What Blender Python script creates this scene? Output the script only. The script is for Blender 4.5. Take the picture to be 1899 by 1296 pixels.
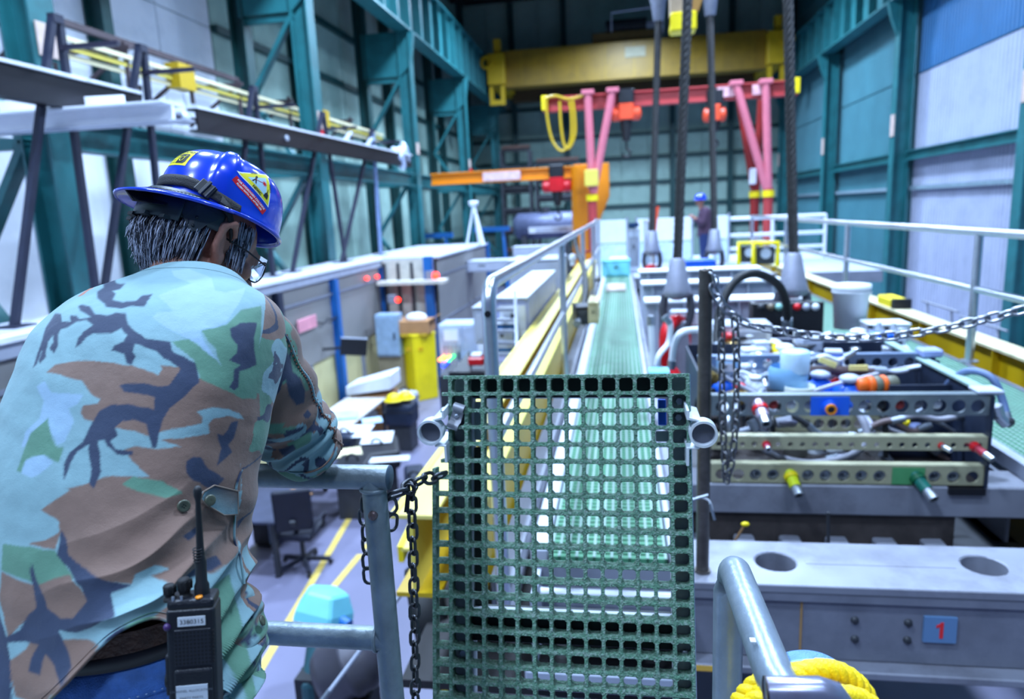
import bpy, bmesh, math, random
import numpy as np
from mathutils import Vector, Matrix, noise as mnoise
random.seed(7)
for o in list(bpy.data.objects): bpy.data.objects.remove(o)
scene = bpy.context.scene
COL = scene.collection
PI = math.pi
# ------------------------------------------------------------------ camera
# camera at the origin, hall runs along +Y, the deck the camera stands on is at z = -1.5, the shop floor at z = -4.3
IW, IH, FPX = 1899.0, 1296.0, 1301.0
def _cam_axes(v1=(1150, 385), v3=(1255, 7087)):
    k = lambda p: Vector(((p[0]-IW/2)/FPX, -(p[1]-IH/2)/FPX, -1.0))
    y = k(v1).normalized(); z = -k(v3); z = (z - y*z.dot(y)).normalized(); x = y.cross(z)
    return Matrix((x, y, z))
RC = _cam_axes()
cd = bpy.data.cameras.new('camera'); cam = bpy.data.objects.new('camera', cd); COL.objects.link(cam)
cd.sensor_fit = 'HORIZONTAL'; cd.sensor_width = 36.0; cd.lens = 36.0*FPX/IW
cd.clip_start = 0.05; cd.clip_end = 200
cam.matrix_world = RC.to_4x4()
cd.dof.use_dof = True; cd.dof.focus_distance = 1.16; cd.dof.aperture_fstop = 3.3
scene.camera = cam
# ------------------------------------------------------------------ light
w = bpy.data.worlds.new('world'); scene.world = w; w.use_nodes = True
w.node_tree.nodes['Background'].inputs[0].default_value = (0.30, 0.45, 1.0, 1)
w.node_tree.nodes['Background'].inputs[1].default_value = 0.17
def area(name, loc, size, power, color=(0.53, 0.715, 1.0), sizey=None, tgt=None):
    l = bpy.data.lights.new(name, 'AREA'); l.energy = power; l.color = color; l.size = size; l.spread = math.radians(160)
    if sizey: l.shape = 'RECTANGLE'; l.size_y = sizey
    o = bpy.data.objects.new(name, l); COL.objects.link(o); o.location = loc
    if tgt: o.rotation_euler = (Vector(tgt)-Vector(loc)).to_track_quat('-Z', 'Y').to_euler()
    return o
for i, (lx, ly, p) in enumerate([(-4.2, -1.0, 850), (3.2, -1.0, 250), (-4.4, -5.2, 650), (2.6, -5.2, 400), (-4.2, 6, 1300), (3.2, 6, 1250),
                                 (-4.4, 13, 1500), (3.4, 13, 1300), (-4.2, 21, 1300), (3.4, 21, 1400),
                                 (-4.0, 30, 1900), (4.6, 30, 1900), (0.5, 35, 2000)]):
    area('high_bay_light', (lx, ly, 9.2), 1.1, p)
vs = scene.view_settings
vs.view_transform = 'Standard'; vs.look = 'None'; vs.gamma = 1.0; vs.use_curve_mapping = False
vs.exposure = 0.05
# ------------------------------------------------------------------ helpers
def V(*a): return Vector(a)
def at(px, py, X=None, Y=None, Z=None):
    """point of the place seen at a photo pixel, on the plane x=X, y=Y or z=Z"""
    d = RC @ Vector(((px-IW/2)/FPX, -(py-IH/2)/FPX, -1.0))
    t = X/d.x if X is not None else (Y/d.y if Y is not None else Z/d.z)
    return d*t
def s2l(c):
    c = c/255.0
    return c/12.92 if c <= 0.04045 else ((c+0.055)/1.055)**2.4
def rgb(*c): return (s2l(c[0]), s2l(c[1]), s2l(c[2]), 1.0)
MATS = {}
def M(name, col, rough=0.5, metal=0.0, var=0.18, scale=6.0, bump=0.0, bscale=60.0, dirt=0.0, dcol=None, dscale=1.5, coat=0.0):
    if name in MATS: return MATS[name]
    m = bpy.data.materials.new(name); m.use_nodes = True; nt = m.node_tree; N = nt.nodes; L = nt.links
    b = N['Principled BSDF']; b.inputs['Roughness'].default_value = rough; b.inputs['Metallic'].default_value = metal
    if coat: b.inputs['Coat Weight'].default_value = coat; b.inputs['Coat Roughness'].default_value = 0.08
    c = rgb(*col); tc = N.new('ShaderNodeTexCoord')
    n = N.new('ShaderNodeTexNoise'); n.inputs['Scale'].default_value = scale; n.inputs['Detail'].default_value = 5
    L.new(tc.outputs['Object'], n.inputs['Vector'])
    r = N.new('ShaderNodeValToRGB'); r.color_ramp.elements[0].position = 0.3; r.color_ramp.elements[1].position = 0.7
    lo = tuple(c[i]*(1-var) for i in range(3))+(1,); hi = tuple(min(1, c[i]*(1+var*0.8)) for i in range(3))+(1,)
    r.color_ramp.elements[0].color = lo; r.color_ramp.elements[1].color = hi
    L.new(n.outputs['Fac'], r.inputs['Fac']); out = r.outputs['Color']
    if dirt > 0:
        n2 = N.new('ShaderNodeTexNoise'); n2.inputs['Scale'].default_value = dscale; n2.inputs['Detail'].default_value = 9; n2.inputs['Roughness'].default_value = 0.7
        L.new(tc.outputs['Object'], n2.inputs['Vector'])
        r2 = N.new('ShaderNodeValToRGB'); r2.color_ramp.elements[0].position = 0.48; r2.color_ramp.elements[1].position = 0.68
        r2.color_ramp.elements[0].color = (0, 0, 0, 1); r2.color_ramp.elements[1].color = (dirt, dirt, dirt, 1)
        L.new(n2.outputs['Fac'], r2.inputs['Fac'])
        mx = N.new('ShaderNodeMix'); mx.data_type = 'RGBA'
        L.new(r2.outputs['Color'], mx.inputs[0]); L.new(out, mx.inputs[6]); mx.inputs[7].default_value = rgb(*(dcol or (40, 36, 34)))
        out = mx.outputs[2]
    L.new(out, b.inputs['Base Color'])
    if bump > 0:
        n3 = N.new('ShaderNodeTexNoise'); n3.inputs['Scale'].default_value = bscale; n3.inputs['Detail'].default_value = 4
        L.new(tc.outputs['Object'], n3.inputs['Vector'])
        bp = N.new('ShaderNodeBump'); bp.inputs['Strength'].default_value = bump; bp.inputs['Distance'].default_value = 0.01
        L.new(n3.outputs['Fac'], bp.inputs['Height']); L.new(bp.outputs['Normal'], b.inputs['Normal'])
    MATS[name] = m; return m
def EM(name, col, strength):
    if name in MATS: return MATS[name]
    m = bpy.data.materials.new(name); m.use_nodes = True; b = m.node_tree.nodes['Principled BSDF']
    b.inputs['Base Color'].default_value = rgb(*col); b.inputs['Emission Color'].default_value = rgb(*col); b.inputs['Emission Strength'].default_value = strength
    MATS[name] = m; return m
def GL(name, col=(230, 240, 255), rough=0.03, alpha=1.0):
    if name in MATS: return MATS[name]
    m = bpy.data.materials.new(name); m.use_nodes = True; b = m.node_tree.nodes['Principled BSDF']
    b.inputs['Base Color'].default_value = rgb(*col); b.inputs['Roughness'].default_value = rough; b.inputs['Transmission Weight'].default_value = alpha; b.inputs['IOR'].default_value = 1.1
    MATS[name] = m; return m
def frame_of(d):
    d = Vector(d).normalized(); a = Vector((0, 0, 1)) if abs(d.z) < 0.9 else Vector((1, 0, 0))
    u = d.cross(a).normalized(); return u, d.cross(u).normalized(), d
class MB:
    def __init__(s): s.v = []; s.f = []; s.s = []; s.mi = []; s.cur = 0
    def add(s, vs, fs, sm=False):
        o = len(s.v); s.v.extend([tuple(q) for q in vs]); s.f.extend([tuple(i+o for i in f) for f in fs]); s.s.extend([sm]*len(fs)); s.mi.extend([s.cur]*len(fs)); return s
    def box(s, x0, x1, y0, y1, z0, z1):
        v = [(x, y, z) for x in (x0, x1) for y in (y0, y1) for z in (z0, z1)]
        return s.add(v, [(0,1,3,2), (4,6,7,5), (0,4,5,1), (2,3,7,6), (0,2,6,4), (1,5,7,3)])
    def cbox(s, c, sz, rot=None):
        hx, hy, hz = sz[0]/2, sz[1]/2, sz[2]/2
        v = [Vector((x, y, z)) for x in (-hx, hx) for y in (-hy, hy) for z in (-hz, hz)]
        if rot is not None: v = [rot @ q for q in v]
        c = Vector(c)
        return s.add([q+c for q in v], [(0,1,3,2), (4,6,7,5), (0,4,5,1), (2,3,7,6), (0,2,6,4), (1,5,7,3)])
    def beam(s, p0, p1, w, h, up=(0, 0, 1)):
        p0, p1 = Vector(p0), Vector(p1); d = (p1-p0).normalized(); up = Vector(up)
        if abs(d.dot(up)) > 0.98: up = Vector((0, 1, 0))
        x = d.cross(up).normalized(); z = x.cross(d)
        v = [p + x*a*w/2 + z*b*h/2 for p in (p0, p1) for a, b in ((-1,-1), (1,-1), (1,1), (-1,1))]
        return s.add(v, [(3,2,1,0), (4,5,6,7), (0,1,5,4), (1,2,6,5), (2,3,7,6), (3,0,4,7)])
    def prof(s, p0, p1, pts, up=(0, 0, 1)):
        """extrude a 2D profile (side, up) from p0 to p1"""
        p0, p1 = Vector(p0), Vector(p1); d = (p1-p0).normalized(); up = Vector(up)
        if abs(d.dot(up)) > 0.98: up = Vector((0, 1, 0))
        x = d.cross(up).normalized(); z = x.cross(d); n = len(pts)
        v = [p + x*a + z*b for p in (p0, p1) for a, b in pts]
        f = [(i, (i+1) % n, n+(i+1) % n, n+i) for i in range(n)]
        return s.add(v, f+[tuple(reversed(range(n))), tuple(range(n, 2*n))])
    def ibeam(s, p0, p1, w, h, tf=0.03, tw=0.02, up=(0, 0, 1)):
        a, b, t = w/2, h/2, tw/2
        return s.prof(p0, p1, [(-a,-b), (a,-b), (a,-b+tf), (t,-b+tf), (t,b-tf), (a,b-tf), (a,b), (-a,b), (-a,b-tf), (-t,b-tf), (-t,-b+tf), (-a,-b+tf)], up)
    def channel(s, p0, p1, w, h, t=0.02, up=(0, 0, 1), flip=1):
        a, b = w/2, h/2
        pts = [(-a,-b), (a,-b), (a,-b+t), (-a+t,-b+t), (-a+t,b-t), (a,b-t), (a,b), (-a,b)]
        if flip < 0: pts = [(-x, y) for x, y in reversed(pts)]
        return s.prof(p0, p1, pts, up)
    def tube(s, pts, r, seg=10, cap=True, closed=False):
        pts = [Vector(p) for p in pts]; n = len(pts); rs = r if isinstance(r, (list, tuple)) else [r]*n
        tg = []
        for i in range(n):
            if closed: d = pts[(i+1) % n]-pts[i-1]
            else: d = pts[min(i+1, n-1)]-pts[max(i-1, 0)]
            tg.append(d.normalized())
        u, w_, _ = frame_of(tg[0]); o = len(s.v); vv = []
        for i in range(n):
            if i:
                q = tg[i-1].rotation_difference(tg[i]); u = q @ u
                u = (u - tg[i]*u.dot(tg[i])).normalized()
            w_ = tg[i].cross(u)
            for k in range(seg):
                a = 2*PI*k/seg; vv.append(pts[i]+(u*math.cos(a)+w_*math.sin(a))*rs[i])
        f = []
        for i in range(n if closed else n-1):
            j = (i+1) % n
            for k in range(seg):
                l = (k+1) % seg; f.append((i*seg+k, i*seg+l, j*seg+l, j*seg+k))
        s.add(vv, f, True)
        if cap and not closed:
            s.add(vv[:seg], [tuple(reversed(range(seg)))]); s.add(vv[-seg:], [tuple(range(seg))])
        return s
    def cyl(s, p0, p1, r, r2=None, seg=16, cap=True): return s.tube([p0, p1], [r, r if r2 is None else r2], seg, cap)
    def pipe(s, p0, p1, ro, ri, seg=24):
        p0, p1 = Vector(p0), Vector(p1); u, w_, d = frame_of(p1-p0); vv = []
        for p, r in ((p0, ro), (p1, ro), (p1, ri), (p0, ri)):
            for k in range(seg):
                a = 2*PI*k/seg; vv.append(p+(u*math.cos(a)+w_*math.sin(a))*r)
        for i in range(4):
            j = (i+1) % 4
            s.add([vv[i*seg+k] for k in range(seg)]+[vv[j*seg+k] for k in range(seg)], [(k, (k+1) % seg, seg+(k+1) % seg, seg+k) for k in range(seg)], i in (0, 2))
        return s
    def lathe(s, prof, c, axis=(0, 0, 1), seg=24, sm=True):
        u, w_, d = frame_of(axis); c = Vector(c); vv = []
        for r, h in prof:
            for k in range(seg):
                a = 2*PI*k/seg; vv.append(c+d*h+(u*math.cos(a)+w_*math.sin(a))*max(r, 1e-4))
        n = len(prof)
        return s.add(vv, [(i*seg+k, i*seg+(k+1) % seg, (i+1)*seg+(k+1) % seg, (i+1)*seg+k) for i in range(n-1) for k in range(seg)], sm)
    def sph(s, c, r, seg=16, rings=10, rot=None):
        r = (r, r, r) if isinstance(r, (int, float)) else r; c = Vector(c); vv = []
        for i in range(rings+1):
            t = PI*i/rings
            for k in range(seg):
                a = 2*PI*k/seg; q = Vector((r[0]*math.sin(t)*math.cos(a), r[1]*math.sin(t)*math.sin(a), r[2]*math.cos(t)))
                vv.append(c+(rot @ q if rot is not None else q))
        return s.add(vv, [(i*seg+k, (i+1)*seg+k, (i+1)*seg+(k+1) % seg, i*seg+(k+1) % seg) for i in range(rings) for k in range(seg)], True)
    def grid(s, P, closed_u=False, sm=True):
        """P[i][j] array of points"""
        n, m = len(P), len(P[0]); vv = [q for row in P for q in row]; f = []
        for i in range(n-1):
            for j in range(m if closed_u else m-1):
                k = (j+1) % m; f.append((i*m+j, i*m+k, (i+1)*m+k, (i+1)*m+j))
        return s.add(vv, f, sm)
    def poly(s, pts, thick):
        """planar polygon points with thickness vector"""
        t = Vector(thick); n = len(pts); pts = [Vector(p) for p in pts]
        return s.add(pts+[p+t for p in pts], [tuple(reversed(range(n))), tuple(range(n, 2*n))]+[(i, (i+1) % n, n+(i+1) % n, n+i) for i in range(n)])
OFF = {}
def link(o, parent=None):
    COL.objects.link(o)
    if parent is not None: o.parent = parent
def obj(name, mb, mats, parent=None, bevel=0.0, label=None, segs=1, loc=None, kind=None):
    """one mesh object; mb is written in world coordinates unless parent offset says otherwise"""
    off = OFF.get(parent.name, Vector((0, 0, 0))) if parent is not None else (Vector(loc) if loc is not None else Vector((0, 0, 0)))
    me = bpy.data.meshes.new(name)
    me.from_pydata([(q[0]-off.x, q[1]-off.y, q[2]-off.z) for q in mb.v], [], mb.f)
    me.polygons.foreach_set('use_smooth', mb.s); me.polygons.foreach_set('material_index', mb.mi)
    for m in (mats if isinstance(mats, (list, tuple)) else [mats]): me.materials.append(m)
    bm = bmesh.new(); bm.from_mesh(me); bmesh.ops.recalc_face_normals(bm, faces=bm.faces); bm.to_mesh(me); bm.free(); me.update()
    o = bpy.data.objects.new(name, me); link(o, parent)
    if parent is None: o.location = off
    OFF[o.name] = off
    if bevel > 0:
        b = o.modifiers.new('bevel', 'BEVEL'); b.width = bevel; b.segments = segs; b.limit_method = 'ANGLE'; b.angle_limit = 0.7
    if label: o['label'] = label
    if kind: o['kind'] = kind
    return o
def tag(o, label, cat, group=None):
    o['label'] = label; o['category'] = cat
    if group: o['group'] = group
    return o
def thing(name, label, cat, loc, group=None):
    o = bpy.data.objects.new(name, None); COL.objects.link(o); o.location = loc; o.empty_display_size = 0.1
    OFF[o.name] = Vector(loc); return tag(o, label, cat, group)
def struct(o): o['kind'] = 'structure'; return o
def dup(root, delta, label=None, group=None, rz=0.0):
    r = root.copy(); COL.objects.link(r); r.location = Vector(root.location)+Vector(delta); r.rotation_euler.z = root.rotation_euler.z+rz
    if label: r['label'] = label
    if group: r['group'] = group
    for ch in list(root.children):
        c = ch.copy(); COL.objects.link(c); c.parent = r
        for g in list(ch.children):
            d = g.copy(); COL.objects.link(d); d.parent = c
    return r
def inst(o, parent, name=None):
    """another piece sharing the mesh of o"""
    c = bpy.data.objects.new(name or o.name.split('.')[0], o.data); link(c, parent); return c
def textmesh(txt, size=1.0, align='CENTER', bold=0.0):
    cu = bpy.data.curves.new('lettering', 'FONT'); cu.body = txt; cu.size = size; cu.align_x = align; cu.align_y = 'CENTER'; cu.offset = bold; cu.resolution_u = 3
    ob = bpy.data.objects.new('lettering', cu); COL.objects.link(ob)
    bpy.context.view_layer.update()
    me = bpy.data.meshes.new_from_object(ob.evaluated_get(bpy.context.evaluated_depsgraph_get()))
    vs_ = [tuple(v.co) for v in me.vertices]; fs_ = [tuple(p.vertices) for p in me.polygons]
    bpy.data.objects.remove(ob); bpy.data.curves.remove(cu); bpy.data.meshes.remove(me)
    return vs_, fs_
def text_on(mb, txt, size, origin, ux, uy, align='CENTER', off=0.001, bold=0.0):
    vs_, fs_ = textmesh(txt, size, align, bold); ux = Vector(ux).normalized(); uy = Vector(uy).normalized(); n = ux.cross(uy); o = Vector(origin)+n*off
    mb.add([o+ux*v[0]+uy*v[1] for v in vs_], fs_); return mb
def arc(c, r, a0, a1, n, u, v):
    c, u, v = Vector(c), Vector(u), Vector(v)
    return [c+u*(r*math.cos(a0+(a1-a0)*i/n))+v*(r*math.sin(a0+(a1-a0)*i/n)) for i in range(n+1)]
def smoothpath(pts, n=8):
    pts = [Vector(p) for p in pts]; out = []
    for i in range(len(pts)-1):
        p0 = pts[max(i-1, 0)]; p1 = pts[i]; p2 = pts[i+1]; p3 = pts[min(i+2, len(pts)-1)]
        for k in range(n):
            t = k/n; out.append(0.5*((2*p1)+(p2-p0)*t+(2*p0-5*p1+4*p2-p3)*t*t+(3*p1-p0-3*p2+p3)*t**3))
    out.append(pts[-1]); return out
# ------------------------------------------------------------------ materials
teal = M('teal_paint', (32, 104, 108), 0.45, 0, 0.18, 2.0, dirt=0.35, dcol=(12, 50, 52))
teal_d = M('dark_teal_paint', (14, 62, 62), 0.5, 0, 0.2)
wall_g = M('pale_green_sheet', (150, 180, 168), 0.6, 0, 0.1, 1.2, dirt=0.3, dcol=(80, 105, 100))
wall_w = M('white_wall_sheet', (222, 226, 236), 0.6, 0, 0.06, 1.0, dirt=0.25, dcol=(150, 160, 178))
wall_b = M('blue_skylight_sheet', (44, 108, 156), 0.45, 0, 0.12, 1.0)
wall_t = M('teal_blue_sheet', (66, 122, 132), 0.5, 0, 0.1, 0.8, dirt=0.25, dcol=(50, 110, 125))
black = M('roof_black', (8, 9, 12), 0.9)
galv = M('galvanised_steel', (150, 158, 170), 0.38, 0.75, 0.18, 14, dirt=0.35, dcol=(95, 105, 122), dscale=5)
alum = M('aluminium_pipe', (205, 210, 220), 0.28, 0.85, 0.08, 20)
grey = M('grey_paint', (128, 132, 145), 0.5, 0.0, 0.12, 5, dirt=0.3, dcol=(80, 84, 98))
lgrey = M('light_grey_paint', (178, 184, 200), 0.5, 0, 0.08, 5)
dgrey = M('dark_grey_steel', (58, 60, 66), 0.5, 0.3, 0.2, 5)
white = M('white_paint', (228, 232, 240), 0.4, 0, 0.05, 5)
yellow = M('yellow_paint', (196, 160, 8), 0.45, 0, 0.1, 3, dirt=0.3, dcol=(120, 96, 10))
yellow_b = M('bright_yellow', (240, 214, 10), 0.45, 0, 0.06, 5)
pyellow = M('pale_yellow_paint', (226, 204, 84), 0.5, 0, 0.08, 3)
cream = M('cream_paint', (222, 210, 170), 0.6, 0, 0.06, 3)
orange = M('orange_paint', (238, 140, 10), 0.4, 0, 0.06, 3)
redp = M('gantry_red', (176, 58, 58), 0.45, 0, 0.1, 3)
pink = M('gantry_pink', (208, 110, 124), 0.45, 0, 0.08, 3)
dred = M('dark_red', (140, 26, 22), 0.45, 0, 0.1, 3)
red = M('bright_red', (214, 18, 30), 0.35, 0, 0.1, 5)
ored = M('orange_red', (236, 78, 40), 0.4, 0, 0.08, 5)
blackp = M('black_paint', (14, 16, 24), 0.45, 0, 0.2, 6)
rubber = M('black_rubber', (20, 22, 26), 0.55, 0, 0.2, 10)
rope_m = M('wire_rope_steel', (74, 72, 72), 0.45, 0.6, 0.25, 30)
bluep = M('post_blue', (26, 98, 168), 0.45, 0, 0.1, 4)
blue_b = M('bright_blue', (24, 96, 214), 0.4, 0, 0.08, 4)
cyan = M('light_cyan_plastic', (120, 205, 222), 0.4, 0, 0.08, 4)
gr_green = M('walkway_green', (60, 126, 90), 0.55, 0, 0.15, 6)
navy = M('navy_steel', (32, 42, 64), 0.5, 0.1, 0.2, 4)
brown = M('brown_timber', (130, 96, 60), 0.7, 0, 0.2, 8)
cardb = M('cardboard', (176, 128, 84), 0.8, 0, 0.1, 6)
orangeb = M('fluorescent_orange', (244, 104, 20), 0.5, 0, 0.08, 5)
# ================================================================== THE HALL
fl = MB().box(-10, 10.5, -8, 47, -4.5, -4.3)
struct(obj('floor', fl, M('shop_floor', (124, 122, 146), 0.4, 0, 0.1, 0.6, dirt=0.3, dcol=(96, 96, 120), dscale=0.8)))
ce = struct(obj('ceiling', MB().box(-10, 10.5, -8, 47, 12.6, 12.8), black))
for i, y in enumerate(range(2, 47, 5)):
    obj('roof_truss', MB().ibeam((-9.4, y, 12.2), (9.6, y, 12.2), 0.3, 0.7), M('roof_steel', (16, 24, 28), 0.7), ce)
COLS_L = [8.31, 16.5, 24.73, 33.5, 42.2]
COLS_R = [10.0, 17.95, 25.85, 34.1, 43.1]
# ---- left wall: bays of sheet panels with studs and girts
wl = struct(obj('wall_left', MB().box(-9.75, -9.55, -6, 47, -4.3, 12.6), wall_g))
ys = [0.2]+COLS_L+[46.0]
for b in range(len(ys)-1):
    y0, y1 = ys[b]+0.02, ys[b+1]-0.02; mt = wall_w if b <= 1 else wall_g; nz = [-4.28, -1.4, 1.5, 4.6, 8.0, 12.5]; nc = 4
    base = None
    for r in range(5):
        base = None
        for c in range(nc):
            ya = y0+(y1-y0)*c/nc; yb = y0+(y1-y0)*(c+1)/nc
            if base is None:
                p = MB().box(-9.55, -9.5, 0.015, (yb-ya)-0.015, nz[r]+0.015, nz[r+1]-0.015); base = obj('panel', p, mt, wl); q = base
            else: q = inst(base, wl, 'panel')
            q.location = (0, ya, 0)
    ym = (y0+y1)/2
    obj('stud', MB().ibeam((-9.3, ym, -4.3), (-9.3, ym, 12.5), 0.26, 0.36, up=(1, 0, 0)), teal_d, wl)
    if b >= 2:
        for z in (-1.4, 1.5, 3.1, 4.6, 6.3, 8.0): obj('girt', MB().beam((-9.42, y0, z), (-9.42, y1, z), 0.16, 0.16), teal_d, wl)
# ---- left laced columns
def lcol(i, y, label):
    t = thing('laced_column', label, 'column', (-7.2, y, -4.3), 'laced columns of the left runway')
    obj('front_leg', MB().ibeam((-7.2, y, -4.3), (-7.2, y, 6.2), 0.42, 0.42, 0.035, 0.03, up=(1, 0, 0)), teal, t)
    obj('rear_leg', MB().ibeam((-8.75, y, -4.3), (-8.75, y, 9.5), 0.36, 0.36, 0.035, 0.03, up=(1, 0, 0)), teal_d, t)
    zs = [-4.1, -2.35, -0.6, 1.15, 2.9, 4.65]
    for k in range(5):
        a, c = ((-7.4, -8.6) if k % 2 else (-8.6, -7.4))
        obj('diagonal', MB().channel((a, y-0.1, zs[k]), (c, y-0.1, zs[k+1]), 0.1, 0.2, 0.03, up=(0, 1, 0)), teal, t)
    for k in (1, 3, 5): obj('strut', MB().beam((-7.4, y, zs[k]), (-8.6, y, zs[k]), 0.14, 0.14), teal, t)
    br = MB(); br.poly([(-6.85, y-0.14, 6.2), (-8.7, y-0.14, 6.2), (-8.7, y-0.14, 4.75), (-7.4, y-0.14, 4.75), (-7.0, y-0.14, 5.1)], (0, 0.28, 0))
    obj('haunch', br, teal, t, 0.01)
    obj('tag_plate', MB().box(-6.985, -6.96, y-0.16, y+0.16, 2.15, 2.55), M('beige_plate', (196, 172, 160), 0.6), t, 0.004)
    if i in (1, 3): obj('alarm_panel', MB().box(-6.985, -6.9, y-0.2, y+0.2, 1.62, 2.1), red, t, 0.01)
    return t
for i, (y, l) in enumerate(zip(COLS_L, ['teal laced steel column nearest the camera, behind the two black trestles', 'teal laced column with a red panel behind the dark channel on the roof',
        'teal laced steel column where the orange jib arm ends', 'teal laced column with a red panel above the orange jib arm', 'farthest teal laced column on the left near the end wall'])): lcol(i, y, l)
def girder(name, x, y0, y1, z0, z1, label, face):
    t = thing(name, label, 'girder', (x, y0, z0))
    obj('web', MB().box(x-0.02, x+0.02, y0, y1, z0+0.05, z1-0.05), teal, t)
    obj('bottom_flange', MB().box(x-0.28, x+0.28, y0, y1, z0, z0+0.06), teal, t)
    obj('top_flange', MB().box(x-0.28, x+0.28, y0, y1, z1-0.06, z1), teal, t)
    st = obj('stiffener', MB().box(x-0.26, x+0.26, -0.02, 0.02, z0+0.06, z1-0.06), teal, t)
    n = int((y1-y0)/1.37)
    for k in range(n+1):
        q = st if k == 0 else inst(st, t, 'stiffener')
        q.location.y = (y1-y0)*k/n
    obj('crane_rail', MB().ibeam((x, y0, z1+0.08), (x, y1, z1+0.08), 0.12, 0.16), blackp, t)
girder('runway_girder', -7.2, 2.0, 46.0, 6.2, 8.3, 'teal plate girder with stiffeners running along the left columns', 1)
girder('runway_girder', 8.95, 4.0, 46.0, 6.1, 8.0, 'teal plate girder with stiffeners running along the right wall', -1)
obj_g = thing('wall_girt', 'teal steel girt joining the left columns below the dark channels', 'girder', (-7.2, 2, 1.3))
for a, b in zip(COLS_L[:-1], COLS_L[1:]): obj('girt_length', MB().ibeam((-7.2, a+0.22, 1.28), (-7.2, b-0.22, 1.28), 0.3, 0.42, 0.03, 0.02), teal, obj_g)
# cream conductor bars on brackets along the left wall
cb = thing('conductor_bar', 'cream conductor rail on brown brackets along the left white wall', 'rail', (-8.3, 8.8, 2.7))
for k in range(3): obj('bar', MB().beam((-8.2+0.05*k, 9.0, 2.62+0.11*k), (-8.2+0.05*k, 24.4, 2.62+0.11*k), 0.05, 0.07), pyellow if k == 1 else cream, cb)
for y in (9.6, 11.4, 13.2, 15.0, 17.4, 19.5, 21.5):
    obj('bracket', MB().beam((-9.4, y, 3.0), (-8.05, y, 3.0), 0.07, 0.07).beam((-9.4, y, 2.2), (-8.2, y, 2.95), 0.06, 0.06).beam((-8.15, y, 2.35), (-8.15, y, 3.1), 0.06, 0.06), M('brown_steel', (70, 56, 60), 0.6), cb)
for y in (12.6, 19.0): obj('clamp_plate', MB().box(-8.26, -7.98, y, y+0.5, 2.55, 3.0), yellow, cb)
obj('upper_rail', MB().beam((-8.6, 9.0, 3.25), (-8.6, 15.8, 3.25), 0.1, 0.1), M('brown_steel', (70, 56, 60), 0.6), cb)
# ---- right wall
wr = struct(obj('wall_right', MB().box(9.75, 9.95, -6, 47, -4.3, 12.6), M('wall_back_teal', (60, 120, 135), 0.6)))
def corr(y0, wdt, z0, z1, x):
    m = MB(); P = []; n = int(round(wdt/0.2)); prof = [(0, 0), (0.06, 0), (0.08, -0.04), (0.16, -0.04), (0.18, 0)]
    ysx = []
    for k in range(n):
        for a, d in prof: ysx.append((y0+k*wdt/n+a*wdt/n/0.2, x+d))
    ysx.append((y0+wdt, x))
    return m.grid([[V(d, yy, z) for yy, d in ysx] for z in (z0, z1)], sm=False)
yr = [2.0]+COLS_R+[46.0]
wall_r = M('lavender_white_sheet', (172, 178, 198), 0.6, 0, 0.06, 0.8, dirt=0.35, dcol=(134, 142, 160))
for b in range(len(yr)-1):
    y0, y1 = yr[b], yr[b+1]; bands = [(-4.3, 1.15, wall_t), (1.35, 3.8, wall_t), (3.85, 9.6, wall_b if b < 3 else wall_t)]
    if b in (1, 2): bands = [(-4.3, 1.15, wall_r), (1.35, 3.8, wall_r), (3.85, 9.6, wall_b)]
    for z0, z1, mt in bands:
        base = None
        for c in range(4):
            wd = (y1-y0)/4
            if base is None: base = q = obj('sheet', corr(0.01, wd-0.02, z0, z1, 9.7), mt, wr)
            else: q = inst(base, wr, 'sheet')
            q.location.y = y0+wd*c
for i, (y, l) in enumerate(zip(COLS_R, ['teal steel column at the right edge of the picture', 'teal steel wall column at the right picture edge beside the white sheets', 'teal steel wall column between white and blue sheeted bays',
        'second teal wall column, between two blue sheeted bays', 'farthest teal wall column behind the right rope'])):
    if i == 0: continue
    t = thing('wall_column', l, 'column', (9.2, y, -4.3), 'columns of the right wall')
    obj('leg', MB().ibeam((9.2, y, -4.3), (9.2, y, 6.1), 0.4, 0.5, 0.035, 0.03, up=(1, 0, 0)), teal, t)
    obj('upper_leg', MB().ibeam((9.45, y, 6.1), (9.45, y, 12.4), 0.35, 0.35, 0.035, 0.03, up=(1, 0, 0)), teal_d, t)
    obj('haunch', MB().poly([(8.95, y-0.1, 6.1), (8.6, y-0.1, 6.1), (8.72, y-0.1, 5.6), (8.95, y-0.1, 5.0)], (0, 0.2, 0)), teal, t)
    obj('cable_tray', MB().box(9.3, 9.4, y+0.32, y+0.42, -4.3, 6.0), blackp, t)
    obj('tag_plate', MB().box(8.92, 8.945, y-0.2, y+0.12, 1.9, 2.6), M('beige_plate', (196, 172, 160), 0.6), t)
for b in range(len(yr)-1):
    g = MB().ibeam((9.4, yr[b]+0.22, 1.25), (9.4, yr[b+1]-0.22, 1.25), 0.28, 0.3, 0.03, 0.02); obj('girt', g, teal, wr)
    g = MB().beam((9.56, yr[b]+0.22, 0.2), (9.56, yr[b+1]-0.22, 0.2), 0.12, 0.12); obj('girt', g, M('grey_girt', (120, 140, 150), 0.5), wr)
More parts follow.
